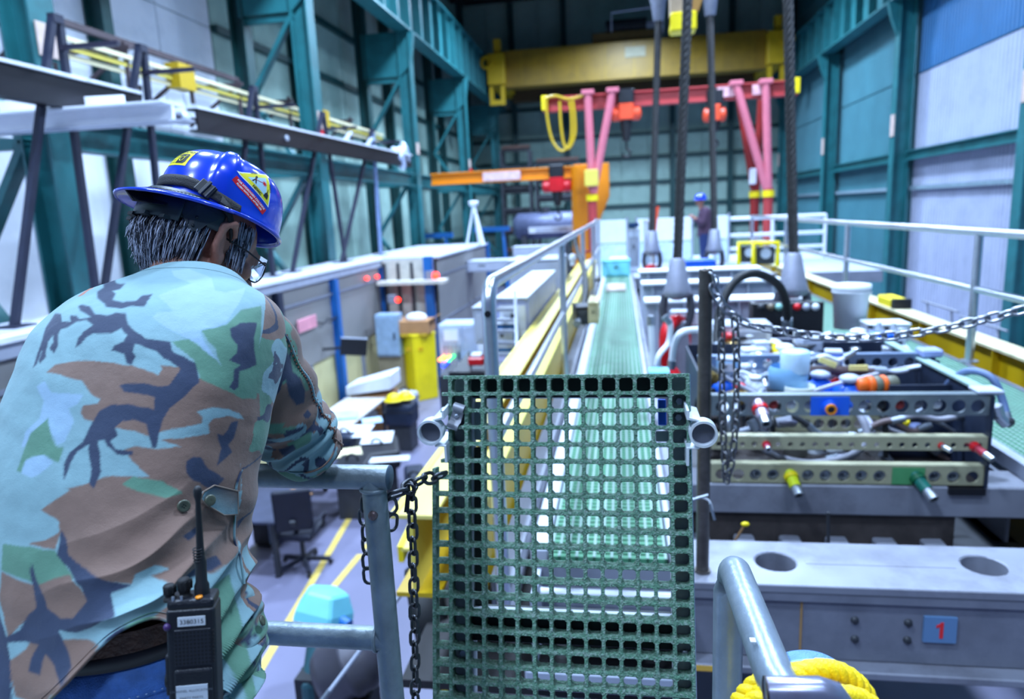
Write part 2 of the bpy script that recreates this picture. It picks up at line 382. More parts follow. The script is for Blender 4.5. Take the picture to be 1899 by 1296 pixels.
# ---- end wall
wb = struct(obj('wall_back', MB().box(-10, 10.5, 45.6, 45.8, -4.3, 12.6), wall_g))
zz = [-4.3, -1.2, 0.1, 1.5, 3.0, 4.4, 6.2, 8.2, 12.4]; xx = np.linspace(-9.6, 9.8, 13)
for r in range(8):
    base = None
    for c in range(12):
        wd = xx[1]-xx[0]
        if base is None: base = q = obj('panel', MB().box(0.03, wd-0.03, 45.5, 45.6, zz[r]+0.05, zz[r+1]-0.05), wall_g, wb)
        else: q = inst(base, wb, 'panel')
        q.location.x = xx[c]
    obj('girt', MB().beam((-9.6, 45.4, zz[r]), (9.8, 45.4, zz[r]), 0.2, 0.2), teal_d, wb)
for x in (-6.4, -3.2, 3.2, 6.6): obj('stud', MB().ibeam((x, 45.2, -4.3), (x, 45.2, 12.4), 0.3, 0.3, up=(0, 1, 0)), teal_d, wb)
# ---- floor lines
lm = M('line_yellow', (222, 192, 96), 0.6, 0, 0.12, 8)
a, b = at(455, 1290, Z=-4.3), at(660, 940, Z=-4.3); d = (b-a)
tag(obj('floor_line', MB().beam(a-d*0.3+V(0, 0, .004), b+d*0.9+V(0, 0, .004), 0.085, 0.006), lm), 'long yellow line painted on the shop floor beside the office chair', 'floor marking')
for k, (u, w_, l) in enumerate([((668, 1028), (606, 1103), 'yellow floor dash nearest the office chair'), ((590, 1120), (548, 1170), 'yellow floor dash left of the blue lid'), ((690, 1000), (676, 1018), 'short yellow floor dash close to the rail post')]):
    tag(obj('floor_line', MB().beam(at(*u, Z=-4.295), at(*w_, Z=-4.295), 0.085, 0.006), lm), l, 'floor marking', 'yellow floor dashes')
# ================================================================== OVERHEAD CRANE
Yc = 39.0
A, B = at(925, 85, Y=Yc), at(1452, 62, Y=Yc); A2, B2 = at(935, 160, Y=Yc), at(1445, 128, Y=Yc)
zt, zb = (A.z+B.z)/2, (A2.z+B2.z)/2; xa, xb = -6.55, 8.3
t = thing('overhead_crane', 'yellow overhead bridge crane spanning the hall', 'crane', (0, Yc, zb))
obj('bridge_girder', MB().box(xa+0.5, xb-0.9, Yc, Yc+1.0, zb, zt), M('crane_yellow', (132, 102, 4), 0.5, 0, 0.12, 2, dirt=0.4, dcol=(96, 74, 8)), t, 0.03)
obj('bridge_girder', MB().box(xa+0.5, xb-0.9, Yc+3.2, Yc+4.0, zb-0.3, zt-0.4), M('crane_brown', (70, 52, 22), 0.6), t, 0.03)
for x in np.linspace(xa+1.5, xb-1.6, 9): obj('seam', MB().box(x-0.02, x+0.02, Yc-0.015, Yc, zb+0.05, zt-0.05), M('yellow_seam', (150, 120, 10), 0.6), t)
for x, s_ in ((xa+0.2, 1), (xb-0.5, -1)):
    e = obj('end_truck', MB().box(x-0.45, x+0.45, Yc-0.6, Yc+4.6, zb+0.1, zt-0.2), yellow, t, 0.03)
    obj('buffer', MB().pipe((x-s_*0.45, Yc-0.7, zb+1.2), (x-s_*0.45, Yc-0.45, zb+1.2), 0.34, 0.2), yellow, e)
    obj('stop_post', MB().box(x-0.1, x+0.25, Yc-0.3, Yc+0.1, zt-0.2, zt+0.55), yellow, e)
    obj('hanger', MB().prof((x, Yc-0.4, zb-0.55), (x, Yc-0.1, zb-0.55), [(-0.4, -0.35), (0.4, -0.35), (0.4, 0.6), (0.2, 0.6), (0.2, -0.1), (-0.2, -0.1), (-0.2, 0.6), (-0.4, 0.6)]), yellow, e)
c = at(1178, 96, Y=Yc); obj('rating_plate', MB().box(c.x-0.52, c.x+0.52, Yc-0.04, Yc, c.z-0.25, c.z+0.25), M('plate_grey', (140, 136, 110), 0.6), t)
t = thing('crane_trolley', 'dark brown hoist trolley on top of the yellow crane', 'trolley', (1.0, Yc+0.6, zt))
obj('frame', MB().box(-1.3, 2.1, Yc+0.3, Yc+3.6, zt+0.05, zt+0.55), M('trolley_brown', (96, 72, 24), 0.6), t, 0.03)
obj('drum', MB().cyl((-0.6, Yc+1.2, zt+0.9), (1.5, Yc+1.2, zt+0.9), 0.42, seg=20), dgrey, t)
obj('rail', MB().tube([(-0.3, Yc+0.4, zt+0.5), (-0.3, Yc+0.4, zt+1.5), (2.0, Yc+0.4, zt+1.6), (2.0, Yc+0.4, zt+0.5)], 0.05), lgrey, t)
obj('motor', MB().cyl((1.5, Yc+0.9, zt+0.75), (2.4, Yc+0.9, zt+0.75), 0.32, seg=16), lgrey, t)
# ================================================================== RED GANTRY
Yg = 24.0
a, b = at(1008, 191, Y=Yg), at(1478, 165, Y=Yg); zg = (a.z+b.z)/2
t = thing('gantry_crane', 'red gantry crane with pink forked legs', 'gantry', ((a.x+b.x)/2, Yg, -1.4))
obj('beam', MB().ibeam((a.x, Yg, zg-0.02), (b.x, Yg, zg-0.02), 0.3, 0.46, 0.05, 0.04), redp, t, 0.008)
for x, nm in ((a.x+0.05, 0), (b.x-0.05, 1)): obj('end_stop', MB().box(x-0.1, x+0.1, Yg-0.2, Yg+0.2, zg-0.2, zg+0.26), yellow_b, t, 0.02)
for u, w_ in (((1330, 170), (1375, 165)), ((1395, 166), (1420, 164))):
    p, q = at(*u, Y=Yg-.17), at(*w_, Y=Yg-.17); obj('label_plate', MB().box(p.x, q.x, Yg-0.2, Yg-0.16, zg-0.17, zg+0.13), M('label_pink', (220, 170, 175), 0.5), t)
def leg(u0, u1, Yl, mt, r=0.125, y1=None):
    p = at(*u0, Y=Yl); q = at(*u1, Y=Yl if y1 is None else y1); obj('leg', MB().tube([p, q], r, 12), mt, t); return p, q
zf = -1.35
for pts, Yl, mt in (([(1090, 172), (1098, 352)], Yg-0.3, pink), ([(1136, 168), (1100, 358)], Yg-0.3, pink),
                    ([(1365, 155), (1421, 350)], Yg-0.3, pink), ([(1420, 152), (1425, 352)], Yg-0.3, pink),
                    ([(1372, 185), (1398, 350)], Yg+1.2, dred), ([(1412, 185), (1402, 352)], Yg+1.2, dred)): leg(*pts, Yl, mt)
for u, Yl, mt in (((1098, 358), Yg-0.3, redp), ((1425, 350), Yg-0.3, redp), ((1400, 352), Yg+1.2, dred)):
    p = at(*u, Y=Yl); obj('post', MB().cyl(p, (p.x, p.y, zf), 0.15), mt, t)
    obj('collar', MB().cyl((p.x, p.y, p.z-0.25), (p.x, p.y, p.z-0.05), 0.19), yellow_b, t)
    obj('foot_plate', MB().box(p.x-0.3, p.x+0.3, p.y-0.3, p.y+0.3, zf-0.06, zf), dred, t)
for u in ((1090, 172), (1136, 168), (1365, 155), (1420, 152)):
    p = at(*u, Y=Yg-0.3); obj('head_plate', MB().box(p.x-0.2, p.x+0.2, Yg-0.45, Yg+0.2, p.z-0.06, p.z+0.08), pink, t, 0.02)
p = at(1097, 330, Y=Yg-0.45); obj('junction_box', MB().box(p.x-0.22, p.x+0.22, Yg-0.6, Yg-0.44, p.z-0.26, p.z+0.26), pyellow, t, 0.02)
p = at(1396, 327, Y=Yg+1.0); obj('junction_box', MB().box(p.x-0.1, p.x+0.1, Yg+0.9, Yg+1.1, p.z-0.26, p.z+0.26), white, t, 0.02)
# festoon cable
t = thing('festoon_cable', 'yellow festoon cable hanging in loops from the red gantry end', 'cable', at(1045, 190, Y=Yg-0.25))
for pts in ([(1012, 185), (1016, 225), (1025, 262), (1042, 280), (1058, 262), (1060, 220), (1056, 188)], [(1038, 188), (1040, 230), (1046, 268), (1056, 274), (1066, 250), (1066, 215), (1062, 186)], [(1010, 183), (1030, 178), (1055, 184), (1085, 176), (1092, 172)]):
    obj('cable_loop', MB().tube(smoothpath([at(*q, Y=Yg-0.3) for q in pts], 6), 0.045, 8), yellow, t)
def hoist(px, py, Y, w, label, drop, mt):
    c = at(px, py, Y=Y); t = thing('chain_hoist', label, 'hoist', c, 'electric chain hoists')
    obj('trolley', MB().box(c.x-0.26, c.x+0.26, Y-0.22, Y+0.22, c.z+0.28, c.z+0.75), blackp, t, 0.04)
    obj('body', MB().cyl((c.x-w/2, Y, c.z), (c.x+w/2, Y, c.z), 0.22, seg=18).box(c.x-w*0.3, c.x+w*0.3, Y-0.24, Y+0.24, c.z-0.2, c.z+0.3), mt, t, 0.03)
    for s_ in (-1, 1): obj('end_cover', MB().sph((c.x+s_*w/2, Y, c.z), (0.09, 0.22, 0.22)), mt, t)
    obj('chain_bag', MB().cyl((c.x, Y, c.z-drop), (c.x, Y, c.z-0.2), 0.12, 0.2), rubber, t)
    obj('hook', MB().tube([(c.x, Y, c.z-drop), (c.x, Y, c.z-drop-0.25)]+[tuple(q) for q in arc((c.x, Y, c.z-drop-0.38), 0.12, PI/2, -PI, 10, (1, 0, 0), (0, 0, 1))], 0.035, 8), blackp, t)
hoist(1161, 211, Yg, 0.8, 'orange electric hoist under the red gantry left of the ropes', 0.85, ored)
hoist(1325, 213, Yg, 0.55, 'orange electric hoist under the red gantry right of the thick rope', 0.5, ored)
# ================================================================== ORANGE JIB CRANE
Yj = 26.0
a, b = at(788, 332, Y=Yj), at(1090, 320, Y=Yj); zj = (a.z+b.z)/2; c = at(1082, 400, Y=Yj)
t = thing('jib_crane', 'orange jib crane with a wide mast beside the gantry leg', 'crane', (c.x, Yj, -4.3))
obj('arm', MB().ibeam((a.x+0.25, Yj, zj), (c.x+0.2, Yj, zj), 0.3, 0.42, 0.05, 0.05), orange, t, 0.01)
obj('mast', MB().cyl((c.x-0.05, Yj, -4.3), (c.x-0.05, Yj, zj+0.2), 0.36, seg=20), orange, t)
obj('gusset', MB().poly([(c.x-0.3, Yj-0.15, zj+0.25), (c.x+0.95, Yj-0.15, zj+0.25), (c.x+0.95, Yj-0.15, zj-0.9), (c.x+0.35, Yj-0.15, zj-2.3), (c.x-0.3, Yj-0.15, zj-2.4)], (0, 0.3, 0)), orange, t, 0.02)
p, q = at(895, 328, Y=Yj-.2), at(965, 326, Y=Yj-.2)
obj('label_strip', MB().box(p.x, q.x, Yj-0.18, Yj-0.15, zj-0.16, zj+0.15), M('label_white', (226, 190, 190), 0.5), t)
hoist(1033, 345, Yj, 0.9, 'red hoist hanging from the orange jib arm', 0.7, red)
# ================================================================== END MACHINERY
t = thing('storage_tank', 'large dark grey horizontal tank beyond the orange mast', 'tank', at(1010, 430, Y=34))
c = at(1012, 418, Y=34); r = 0.62
obj('shell', MB().lathe([(0, -1.6), (r*0.6, -1.55), (r, -1.3), (r, 1.3), (r*0.6, 1.55), (0, 1.6)], c, (1, 0, 0), 28), M('tank_grey', (88, 94, 122), 0.45, 0.2), t)
for s_ in (-1, 1): obj('saddle', MB().box(c.x+s_-0.12, c.x+s_+0.12, 33.5, 34.5, -4.3, c.z-0.45), dgrey, t)
obj('manway', MB().cyl((c.x, 34, c.z+r-0.05), (c.x, 34, c.z+r+0.25), 0.25), dgrey, t)
rb = random.Random(3)
for k, (px, py, Y, w_, h_, l) in enumerate([(960, 350, 41, 1.6, 4.2, 'dark machinery frame in front of the end wall left of the tank'), (1035, 330, 41, 2.4, 1.6, 'dark pipework rack above the grey tank')]):
    c = at(px, py, Y=Y); t = thing('pipe_rack', l, 'rack', (c.x, Y, -4.3))
    for sx in (-1, 1):
        for sy in (-0.5, 0.5): obj('upright', MB().beam((c.x+sx*w_/2, Y+sy, -4.3), (c.x+sx*w_/2, Y+sy, c.z+h_/2), 0.14, 0.14), dgrey, t)
    for z in np.linspace(-3.5, c.z+h_/2, 7):
        obj('shelf_rail', MB().beam((c.x-w_/2, Y-0.5, z), (c.x+w_/2, Y-0.5, z), 0.1, 0.16), blackp, t)
        p = MB().cyl((c.x-w_/2, Y, z+0.2), (c.x+w_/2, Y, z+0.2), rb.uniform(0.1, 0.25)); obj('pipe', p, [dgrey, blackp, M('rust', (84, 60, 52), 0.7)][rb.randrange(3)], t)
for k, (px, py, Y, l) in enumerate([(805, 437, 29, 'blue steel trestle left of the white tripod'), (912, 425, 31, 'blue steel trestle behind the roof corner right of the tripod')]):
    c = at(px, py, Y=Y); t = thing('blue_trestle', l, 'trestle', (c.x, Y, -4.3), 'blue trestles by the end wall')
    obj('top_bar', MB().beam((c.x-0.8, Y, c.z), (c.x+0.8, Y, c.z), 0.2, 0.2), bluep, t)
    for s_ in (-1, 1):
        for yy in (-0.5, 0.5): obj('leg', MB().beam((c.x+s_*0.5, Y, c.z-0.1), (c.x+s_*0.7, Y+yy, -4.3), 0.1, 0.1), bluep, t)
# ================================================================== TEST RIG DECK
def holed(outer, holes, o, ux, uy, th, seg=18):
    """flat plate with round holes: outer polygon and holes in plate coordinates, th = thickness vector"""
    bm = bmesh.new(); ux, uy, o, th = Vector(ux), Vector(uy), Vector(o), Vector(th); es = []
    def loop(pts):
        vs_ = [bm.verts.new(o+ux*x+uy*y) for x, y in pts]
        for i in range(len(vs_)): es.append(bm.edges.new((vs_[i], vs_[(i+1) % len(vs_)])))
    loop(outer)
    for x, y, r in holes: loop([(x+r*math.cos(2*PI*k/seg), y+r*math.sin(2*PI*k/seg)) for k in range(seg)])
    g = bmesh.ops.triangle_fill(bm, use_beauty=True, use_dissolve=False, edges=es)
    fs_ = [f for f in bm.faces]
    r_ = bmesh.ops.extrude_face_region(bm, geom=fs_)
    bmesh.ops.translate(bm, vec=th, verts=[e for e in r_['geom'] if isinstance(e, bmesh.types.BMVert)])
    bm.verts.index_update(); mb = MB(); mb.add([v.co.copy() for v in bm.verts], [tuple(v.index for v in f.verts) for f in bm.faces]); bm.free(); return mb
def rect(x0, x1, y0, y1): return [(x0, y0), (x1, y0), (x1, y1), (x0, y1)]
stained = M('stained_steel', (138, 140, 152), 0.45, 0.2, 0.14, 4, dirt=0.55, dcol=(92, 90, 98), dscale=3.0)
stain_d = M('grimy_dark_steel', (70, 62, 60), 0.6, 0.1, 0.3, 9, dirt=0.8, dcol=(24, 20, 20), dscale=4)
bface = M('blue_grey_steel', (124, 126, 138), 0.5, 0.15, 0.16, 6, dirt=0.4, dcol=(88, 92, 106), dscale=5)
# ---- numbered front beam
x0, x1 = 0.24, 4.2; yb = 2.68
t = thing('numbered_beam', 'wide grey steel beam with two round holes on top and a red number 1', 'beam', (2.0, 2.85, -1.9))
h1, h2 = at(1438, 1041, Z=-1.5), at(1825, 1048, Z=-1.5)
obj('top_plate', holed(rect(x0, x1, yb, 3.06), [(h1.x, h1.y, 0.085), (h2.x, h2.y, 0.085)], (0, 0, -1.5), (1, 0, 0), (0, 1, 0), (0, 0, -0.035)), stained, t, 0.004)
obj('web', MB().box(x0, x1, yb+0.02, yb+0.05, -1.83, -1.53), bface, t)
obj('flange_lip', MB().box(x0, x1, yb+0.004, yb+0.03, -1.575, -1.535), bface, t, 0.004)
obj('bottom_flange', MB().box(x0, x1, yb-0.05, 3.06, -1.87, -1.835), stained, t, 0.006)
obj('rear_web', MB().box(x0, x1, 3.03, 3.055, -1.84, -1.53), bface, t)
obj('hole_liner', MB().pipe((h1.x, h1.y, -1.505), (h1.x, h1.y, -1.7), 0.09, 0.083), stained, t)
obj('hole_liner', MB().pipe((h2.x, h2.y, -1.505), (h2.x, h2.y, -1.7), 0.09, 0.083), stained, t)
obj('groove', MB().box(h1.x+0.12, h2.x-0.12, 2.86, 2.90, -1.5, -1.4985), stained, t)
for px, py in ((1588, 1155), (1588, 1190), (1688, 1160), (1686, 1192)):
    c = at(px, py, Y=yb); obj('plug', MB().lathe([(0.0, 0.012), (0.012, 0.012), (0.016, 0)], (c.x, yb+0.02, c.z), (0, -1, 0), 14), dgrey, t)
a = at(1490, 1090, Y=yb); obj('stain_stripe', MB().box(a.x-0.004, a.x+0.004, yb+0.016, yb+0.02, -1.83, -1.535), M('ochre', (170, 130, 80), 0.7), t)
obj('yellow_edge', MB().box(x0, 0.42, yb-0.052, yb-0.05, -1.865, -1.84), M('ochre2', (226, 176, 70), 0.6), t)
s0_, s1_ = at(1713, 1141, Y=yb+0.02), at(1770, 1190, Y=yb+0.02)
sg = obj('number_sign', MB().box(s0_.x, s1_.x, yb+0.008, yb+0.02, s1_.z, s0_.z), M('sign_blue', (96, 132, 172), 0.4, 0, 0.05), t, label='blue-grey plate with a red 1')
xc, zc = (s0_.x+s1_.x)/2, (s0_.z+s1_.z)/2; mb = MB().poly([(xc+a*0.01, yb+0.006, zc+b*0.01) for a, b in ((-0.3, -3.4), (1.0, -3.4), (1.0, 3.4), (0.1, 3.4), (-0.5, 2.6), (-1.6, 2.1), (-1.6, 1.0), (-0.3, 1.5))], (0, 0.003, 0)); obj('numeral', mb, M('sign_red', (226, 40, 44), 0.5, 0, 0.03), sg)
c = at(1828, 1058, Z=-1.53); tag(obj('steel_ball', MB().sph((h2.x+0.02, h2.y-0.03, -1.6), 0.035).cyl((h2.x+0.02, h2.y-0.03, -1.72), (h2.x+0.02, h2.y-0.03, -1.6), 0.02), M('chrome', (220, 224, 230), 0.12, 1.0, 0.03)), 'shiny steel ball inside the right hole of the numbered beam', 'ball')
# rig base below
t = thing('test_rig', 'dark stained steel frame under the piping manifold', 'frame', (1.3, 3.9, -4.3))
obj('cross_beam', MB().box(0.28, 2.12, 3.73, 3.98, -1.67, -1.5), stained, t, 0.008, label='light grey stained cross beam')
obj('stained_plate', MB().box(0.28, 1.72, 3.76, 3.80, -1.95, -1.67), stain_d, t)
obj('pan', MB().box(0.28, 3.1, 3.06, 19.0, -1.98, -1.93), dgrey, t); obj('pan', MB().box(-0.98, 0.26, 2.62, 19.0, -2.02, -1.98), M('pan_painted_shade', (34, 32, 34), 0.7), t)  # second pan: added dark sheet, painted shade below the walkway side
for k in range(6): obj('rib', MB().box(0.35+k*0.24, 0.46+k*0.24, 3.68, 3.76, -1.93, -1.80), stained, t, 0.01)
obj('side_girder', MB().ibeam((0.22, 3.1, -1.72), (0.22, 19, -1.72), 0.12, 0.36, 0.02, 0.02), grey, t)
obj('side_girder', MB().ibeam((2.1, 4.0, -1.74), (2.1, 19, -1.74), 0.12, 0.42, 0.02, 0.02), grey, t)
for x in (-0.3, 3.0):
    for y in (3.3, 9.0, 15.0): obj('support_leg', MB().box(x-0.12, x+0.12, y-0.12, y+0.12, -4.3, -1.95), grey, t)
obj('stay_rod', MB().cyl(at(1536, 1010, Y=3.4), at(1536, 950, Y=3.4), 0.008), dgrey, t); 
c0, c1 = at(1360, 1008, Y=3.3), at(1382, 972, Y=3.3)
g = thing('yellow_valve_stem', 'small stem with a yellow tip standing in the gap behind the numbered beam', 'valve', c0)
obj('stem', MB().cyl(c0, c1, 0.006), brown, g); obj('tip', MB().sph(c1, (0.02, 0.012, 0.012)), yellow_b, g)
# ---- green central walkway
def walkway(name, label, xa, xb, ya, yb_, z, nl, bar=0.012):
    t = thing(name, label, 'walkway', ((xa+xb)/2, ya, z))
    b = obj('long_bar', MB().box(xa, xa+bar, ya, yb_, z-0.03, z+0.003), M('walk_bar', (128, 152, 144), 0.6, 0, 0.1), t)
    for k in range(1, nl):
        q = inst(b, t, 'long_bar'); q.location.x = (xb-xa-bar)*k/(nl-1)
    n = int((yb_-ya)/0.045); m = MB()
    for k in range(n): m.box(xa, xb, ya+k*0.045, ya+k*0.045+0.03, z-0.028, z)
    obj('cross_bars', m, gr_green, t, kind='stuff')
    obj('bed', MB().box(xa, xb, ya, yb_, z-0.06, z-0.05), M('walk_bed', (46, 84, 70), 0.7), t)
    return t
wk = walkway('green_walkway', 'green grated walkway running down the middle between the railings', -0.335, 0.178, 2.86, 19.0, -1.5, 14)
obj('curb', MB().box(-0.425, -0.345, 2.9, 16.0, -1.56, -1.49), lgrey, wk, 0.006)
obj('curb', MB().box(0.186, 0.215, 2.9, 16.0, -1.56, -1.47), lgrey, wk, 0.006)
walkway('green_walkway', 'green grated walkway on the right beside the yellow beam', 2.14, 2.98, 3.4, 18.0, -1.5, 22)
t = thing('toe_plate', 'grey steel toe plates along the right walkway', 'toe plate', (3.02, 3.4, -1.6))
obj('outer_plate', MB().box(3.0, 3.03, 3.4, 18.0, -1.62, -1.495), grey, t); obj('inner_angle', MB().channel((2.1, 3.4, -1.46), (2.1, 18, -1.46), 0.06, 0.08, 0.01), lgrey, t)
# things lying on the walkway
c = at(1143, 537, Z=-1.5); tag(obj('wood_board', MB().box(c.x-0.19, c.x+0.17, c.y-0.35, c.y+0.75, -1.5, -1.46), M('board_tan', (196, 178, 172), 0.7), bevel=0.008), 'pale brown board lying on the green walkway', 'board')
c = at(1147, 492, Z=-1.5); t = thing('white_sack', 'white folded sack at the far end of the green walkway', 'sack', c)
obj('body', MB().cbox((c.x, c.y+0.2, -1.38), (0.5, 0.5, 0.2)), white, t, 0.06, segs=3); obj('fold', MB().cbox((c.x, c.y, -1.44), (0.52, 0.3, 0.1)), lgrey, t, 0.03)
# front end of the walkway seen through the gate: rollers and frame
t = thing('roller_frame', 'silver roller frame at the near end of the green walkway behind the gate', 'rollers', (-0.08, 2.75, -1.75))
for k, z in enumerate((-1.6, -1.68, -1.78)): obj('roller', MB().cyl((-0.36, 2.72-0.02*k, z), (0.2, 2.72-0.02*k, z), 0.026, seg=14), alum, t)
for x in (-0.39, 0.2): obj('side_plate', MB().box(x, x+0.02, 2.6, 2.86, -1.86, -1.55), lgrey, t)
obj('back_plate', MB().box(-0.39, 0.22, 2.84, 2.86, -1.86, -1.53), grey, t)
obj('bolt_cap', MB().sph((0.1, 2.64, -1.7), 0.03), alum, t)
obj('cross_tube', MB().box(-0.42, 0.24, 2.56, 2.6, -1.95, -1.86), lgrey, t, 0.008)
# ---- yellow beams and grey channel left of the walkway
t = thing('yellow_runway_beam', 'pale topped yellow beam running beside the left handrail', 'beam', (-0.86, 2.9, -1.4))
obj('flange', MB().box(-0.96, -0.77, 2.6, 17.0, -1.22, -1.2), M('flange_yellow', (226, 206, 110), 0.5, 0, 0.08, 3), t, 0.003); obj('web', MB().box(-0.885, -0.865, 2.6, 17, -1.55, -1.22), pyellow, t); obj('lower_flange', MB().box(-0.96, -0.77, 2.6, 17, -1.57, -1.55), yellow, t)
obj('edge_stripe', MB().box(-0.962, -0.93, 2.6, 17, -1.2, -1.196), pyellow, t)
t = thing('yellow_channel', 'deep yellow channel between the handrail posts and the green walkway', 'beam', (-0.62, 2.9, -1.5))
obj('flange', MB().box(-0.7, -0.59, 2.6, 17, -1.23, -1.21), pyellow, t); obj('web', MB().box(-0.61, -0.59, 2.6, 17, -1.62, -1.23), yellow, t)
t = thing('grey_channel', 'grey steel channel beside the white kerb of the green walkway', 'beam', (-0.52, 2.7, -1.6))
obj('channel_section', MB().channel((-0.52, 2.7, -1.6), (-0.52, 15, -1.6), 0.1, 0.16, 0.012), grey, t)
# ---- handrails
def handrail(name, label, x, ztop, zmid, posts, zfoot, r, mt, y0, y1, bend=True):
    t = thing(name, label, 'railing', (x, y0, zfoot)); R_ = 0.09
    pts = ([(x, y0, zfoot), (x, y0, ztop-R_)]+[tuple(q) for q in arc((x, y0+R_, ztop-R_), R_, PI, PI/2, 6, (0, 1, 0), (0, 0, 1))][1:]) if bend else [(x, y0, ztop)]
    obj('top_rail', MB().tube(pts+[(x, y1, ztop)], r, 14), mt, t)
    obj('mid_rail', MB().tube([(x, y0, zmid), (x, y1, zmid)], r*0.85, 12), mt, t)
    for y in posts:
        p = obj('post', MB().cyl((x, y, zfoot), (x, y, ztop), r, seg=14), mt, t)
        obj('base_flange', MB().cyl((x, y, zfoot), (x, y, zfoot+0.02), r*2.1), mt, p)
    return t
lr = handrail('handrail', 'aluminium handrail on the left of the green walkway', -0.485, -0.255, -0.85, (5.85, 9.2, 12.6, 16.0), -1.58, 0.028, alum, 2.53, 16.2)
obj('bolt_hole', MB().cyl((-0.485, 2.498, -0.36), (-0.485, 2.51, -0.36), 0.012), blackp, lr)
handrail('handrail', 'long aluminium handrail along the right walkway by the wall', 3.06, -0.345, -0.84, (3.1, 6.67, 10.27, 13.9, 17.4), -1.5, 0.035, alum, 2.4, 17.5, False)
# right yellow beam
t = thing('yellow_side_beam', 'yellow beam with a cream top flange beyond the right handrail', 'beam', (3.4, 3.0, -1.7))
obj('flange', MB().box(3.3, 3.52, 3.0, 19, -1.41, -1.385), cream, t); obj('web', MB().box(3.38, 3.4, 3.0, 19, -1.75, -1.41), yellow, t); obj('lower_flange', MB().box(3.3, 3.52, 3, 19, -1.775, -1.75), yellow, t)
for y in np.arange(3.6, 19, 1.6): obj('stiffener', MB().box(3.31, 3.38, y, y+0.015, -1.75, -1.41), yellow, t)
c = at(1680, 572, Z=-1.4); t = thing('yellow_clamp', 'yellow clamp with a black strap on the right yellow beam', 'clamp', (3.45, c.y, -1.38))
obj('jaw', MB().cbox((3.42, c.y+0.2, -1.33), (0.2, 0.5, 0.12)), yellow_b, t, 0.02); obj('strap', MB().cbox((3.42, c.y-0.1, -1.33), (0.21, 0.08, 0.13)), blackp, t)
for k, (px, py, l) in enumerate([(1480, 470, 'yellow tool case left of the two on the right beam'), (1410, 468, 'yellow and black tool case beside the white fence on the right')]):
    c = at(px-60 if k == 0 else px-20, py, Y=14.2+k*1.4); t = thing('tool_case', l, 'case', c, 'yellow cases by the right handrail')
    fr = MB().tube([(c.x-0.22, c.y, c.z-0.25), (c.x-0.22, c.y, c.z+0.2), (c.x+0.22, c.y, c.z+0.2), (c.x+0.22, c.y, c.z-0.25)], 0.05, 8)
    obj('frame', fr, yellow_b, t); obj('body', MB().cbox((c.x, c.y+0.1, c.z-0.04), (0.34, 0.2, 0.34)), dgrey, t, 0.02); obj('dial', MB().cyl((c.x, c.y-0.02, c.z), (c.x, c.y, c.z), 0.1), lgrey, t)
# wire stands behind the right rail
for k, (px, py, l) in enumerate([(1740, 590, 'thin wire sawhorse beyond the yellow beam near the chain'), (1820, 625, 'thin wire sawhorse behind the right rail post')]):
    c = at(px, py, X=4.6); t = thing('wire_sawhorse', l, 'sawhorse', c, 'wire sawhorses behind the beam')
    for s_ in (-0.4, 0.4):
        obj('leg_frame', MB().tube([(c.x-0.3, c.y+s_, -4.3), (c.x, c.y+s_, c.z+0.2), (c.x+0.3, c.y+s_, -4.3)], 0.02, 8), grey, t)
    for dz in (0.18, -0.1, -0.35): obj('rung', MB().cyl((c.x, c.y-0.6, c.z+dz), (c.x, c.y+0.6, c.z+dz), 0.016, seg=8), grey, t)
# ================================================================== LIFTING SLINGS
def wire_rope(p0, p1, R_, pitch, strands=6):
    p0, p1 = Vector(p0), Vector(p1); u, w_, d = frame_of(p1-p0); Ln = (p1-p0).length; n = int(Ln/pitch*14); m = MB()
    for s_ in range(strands):
        pts = []
        for i in range(n+1):
            a = 2*PI*(i/14+s_/strands); pts.append(p0+d*(Ln*i/n)+(u*math.cos(a)+w_*math.sin(a))*R_*0.66)
        m.tube(pts, R_*0.345, 8)
    m.cyl(p0, p1, R_*0.45, seg=6); return m
sock = M('zinc_socket', (150, 152, 168), 0.5, 0.35, 0.12, 10)
def sling(label, ptop, psock, R_, sc, pitch):
    """rope from ptop down to a cast open socket at psock (its top)"""
    t = thing('wire_rope_sling', label, 'sling', psock, 'lifting slings'); ps = Vector(psock); pt = Vector(ptop)
    obj('rope', wire_rope(ps-V(0, 0, 0.08*sc), pt, R_, pitch), rope_m, t)
    for p, s_ in ((ps, -1), (pt, 1)):
        b = obj('socket', MB().lathe([(R_*1.15, 0), (R_*1.5, 0.02*sc), (0.13*sc, 0.30*sc), (0.15*sc, 0.36*sc), (0.15*sc, 0.42*sc), (0.06*sc, 0.46*sc)], p, (0, 0, s_), 20), sock, t)
        z1 = p.z+s_*0.4*sc; z2 = p.z+s_*0.78*sc
        obj('bail', MB().tube(smoothpath([(p.x-0.13*sc, p.y, z1), (p.x-0.15*sc, p.y, (z1+z2)/2), (p.x-0.09*sc, p.y, z2), (p.x, p.y, z2+s_*0.05*sc), (p.x+0.09*sc, p.y, z2), (p.x+0.15*sc, p.y, (z1+z2)/2), (p.x+0.13*sc, p.y, z1)], 4), 0.045*sc, 8), M('bail_steel', (84, 84, 96), 0.45, 0.4), b)
    return t
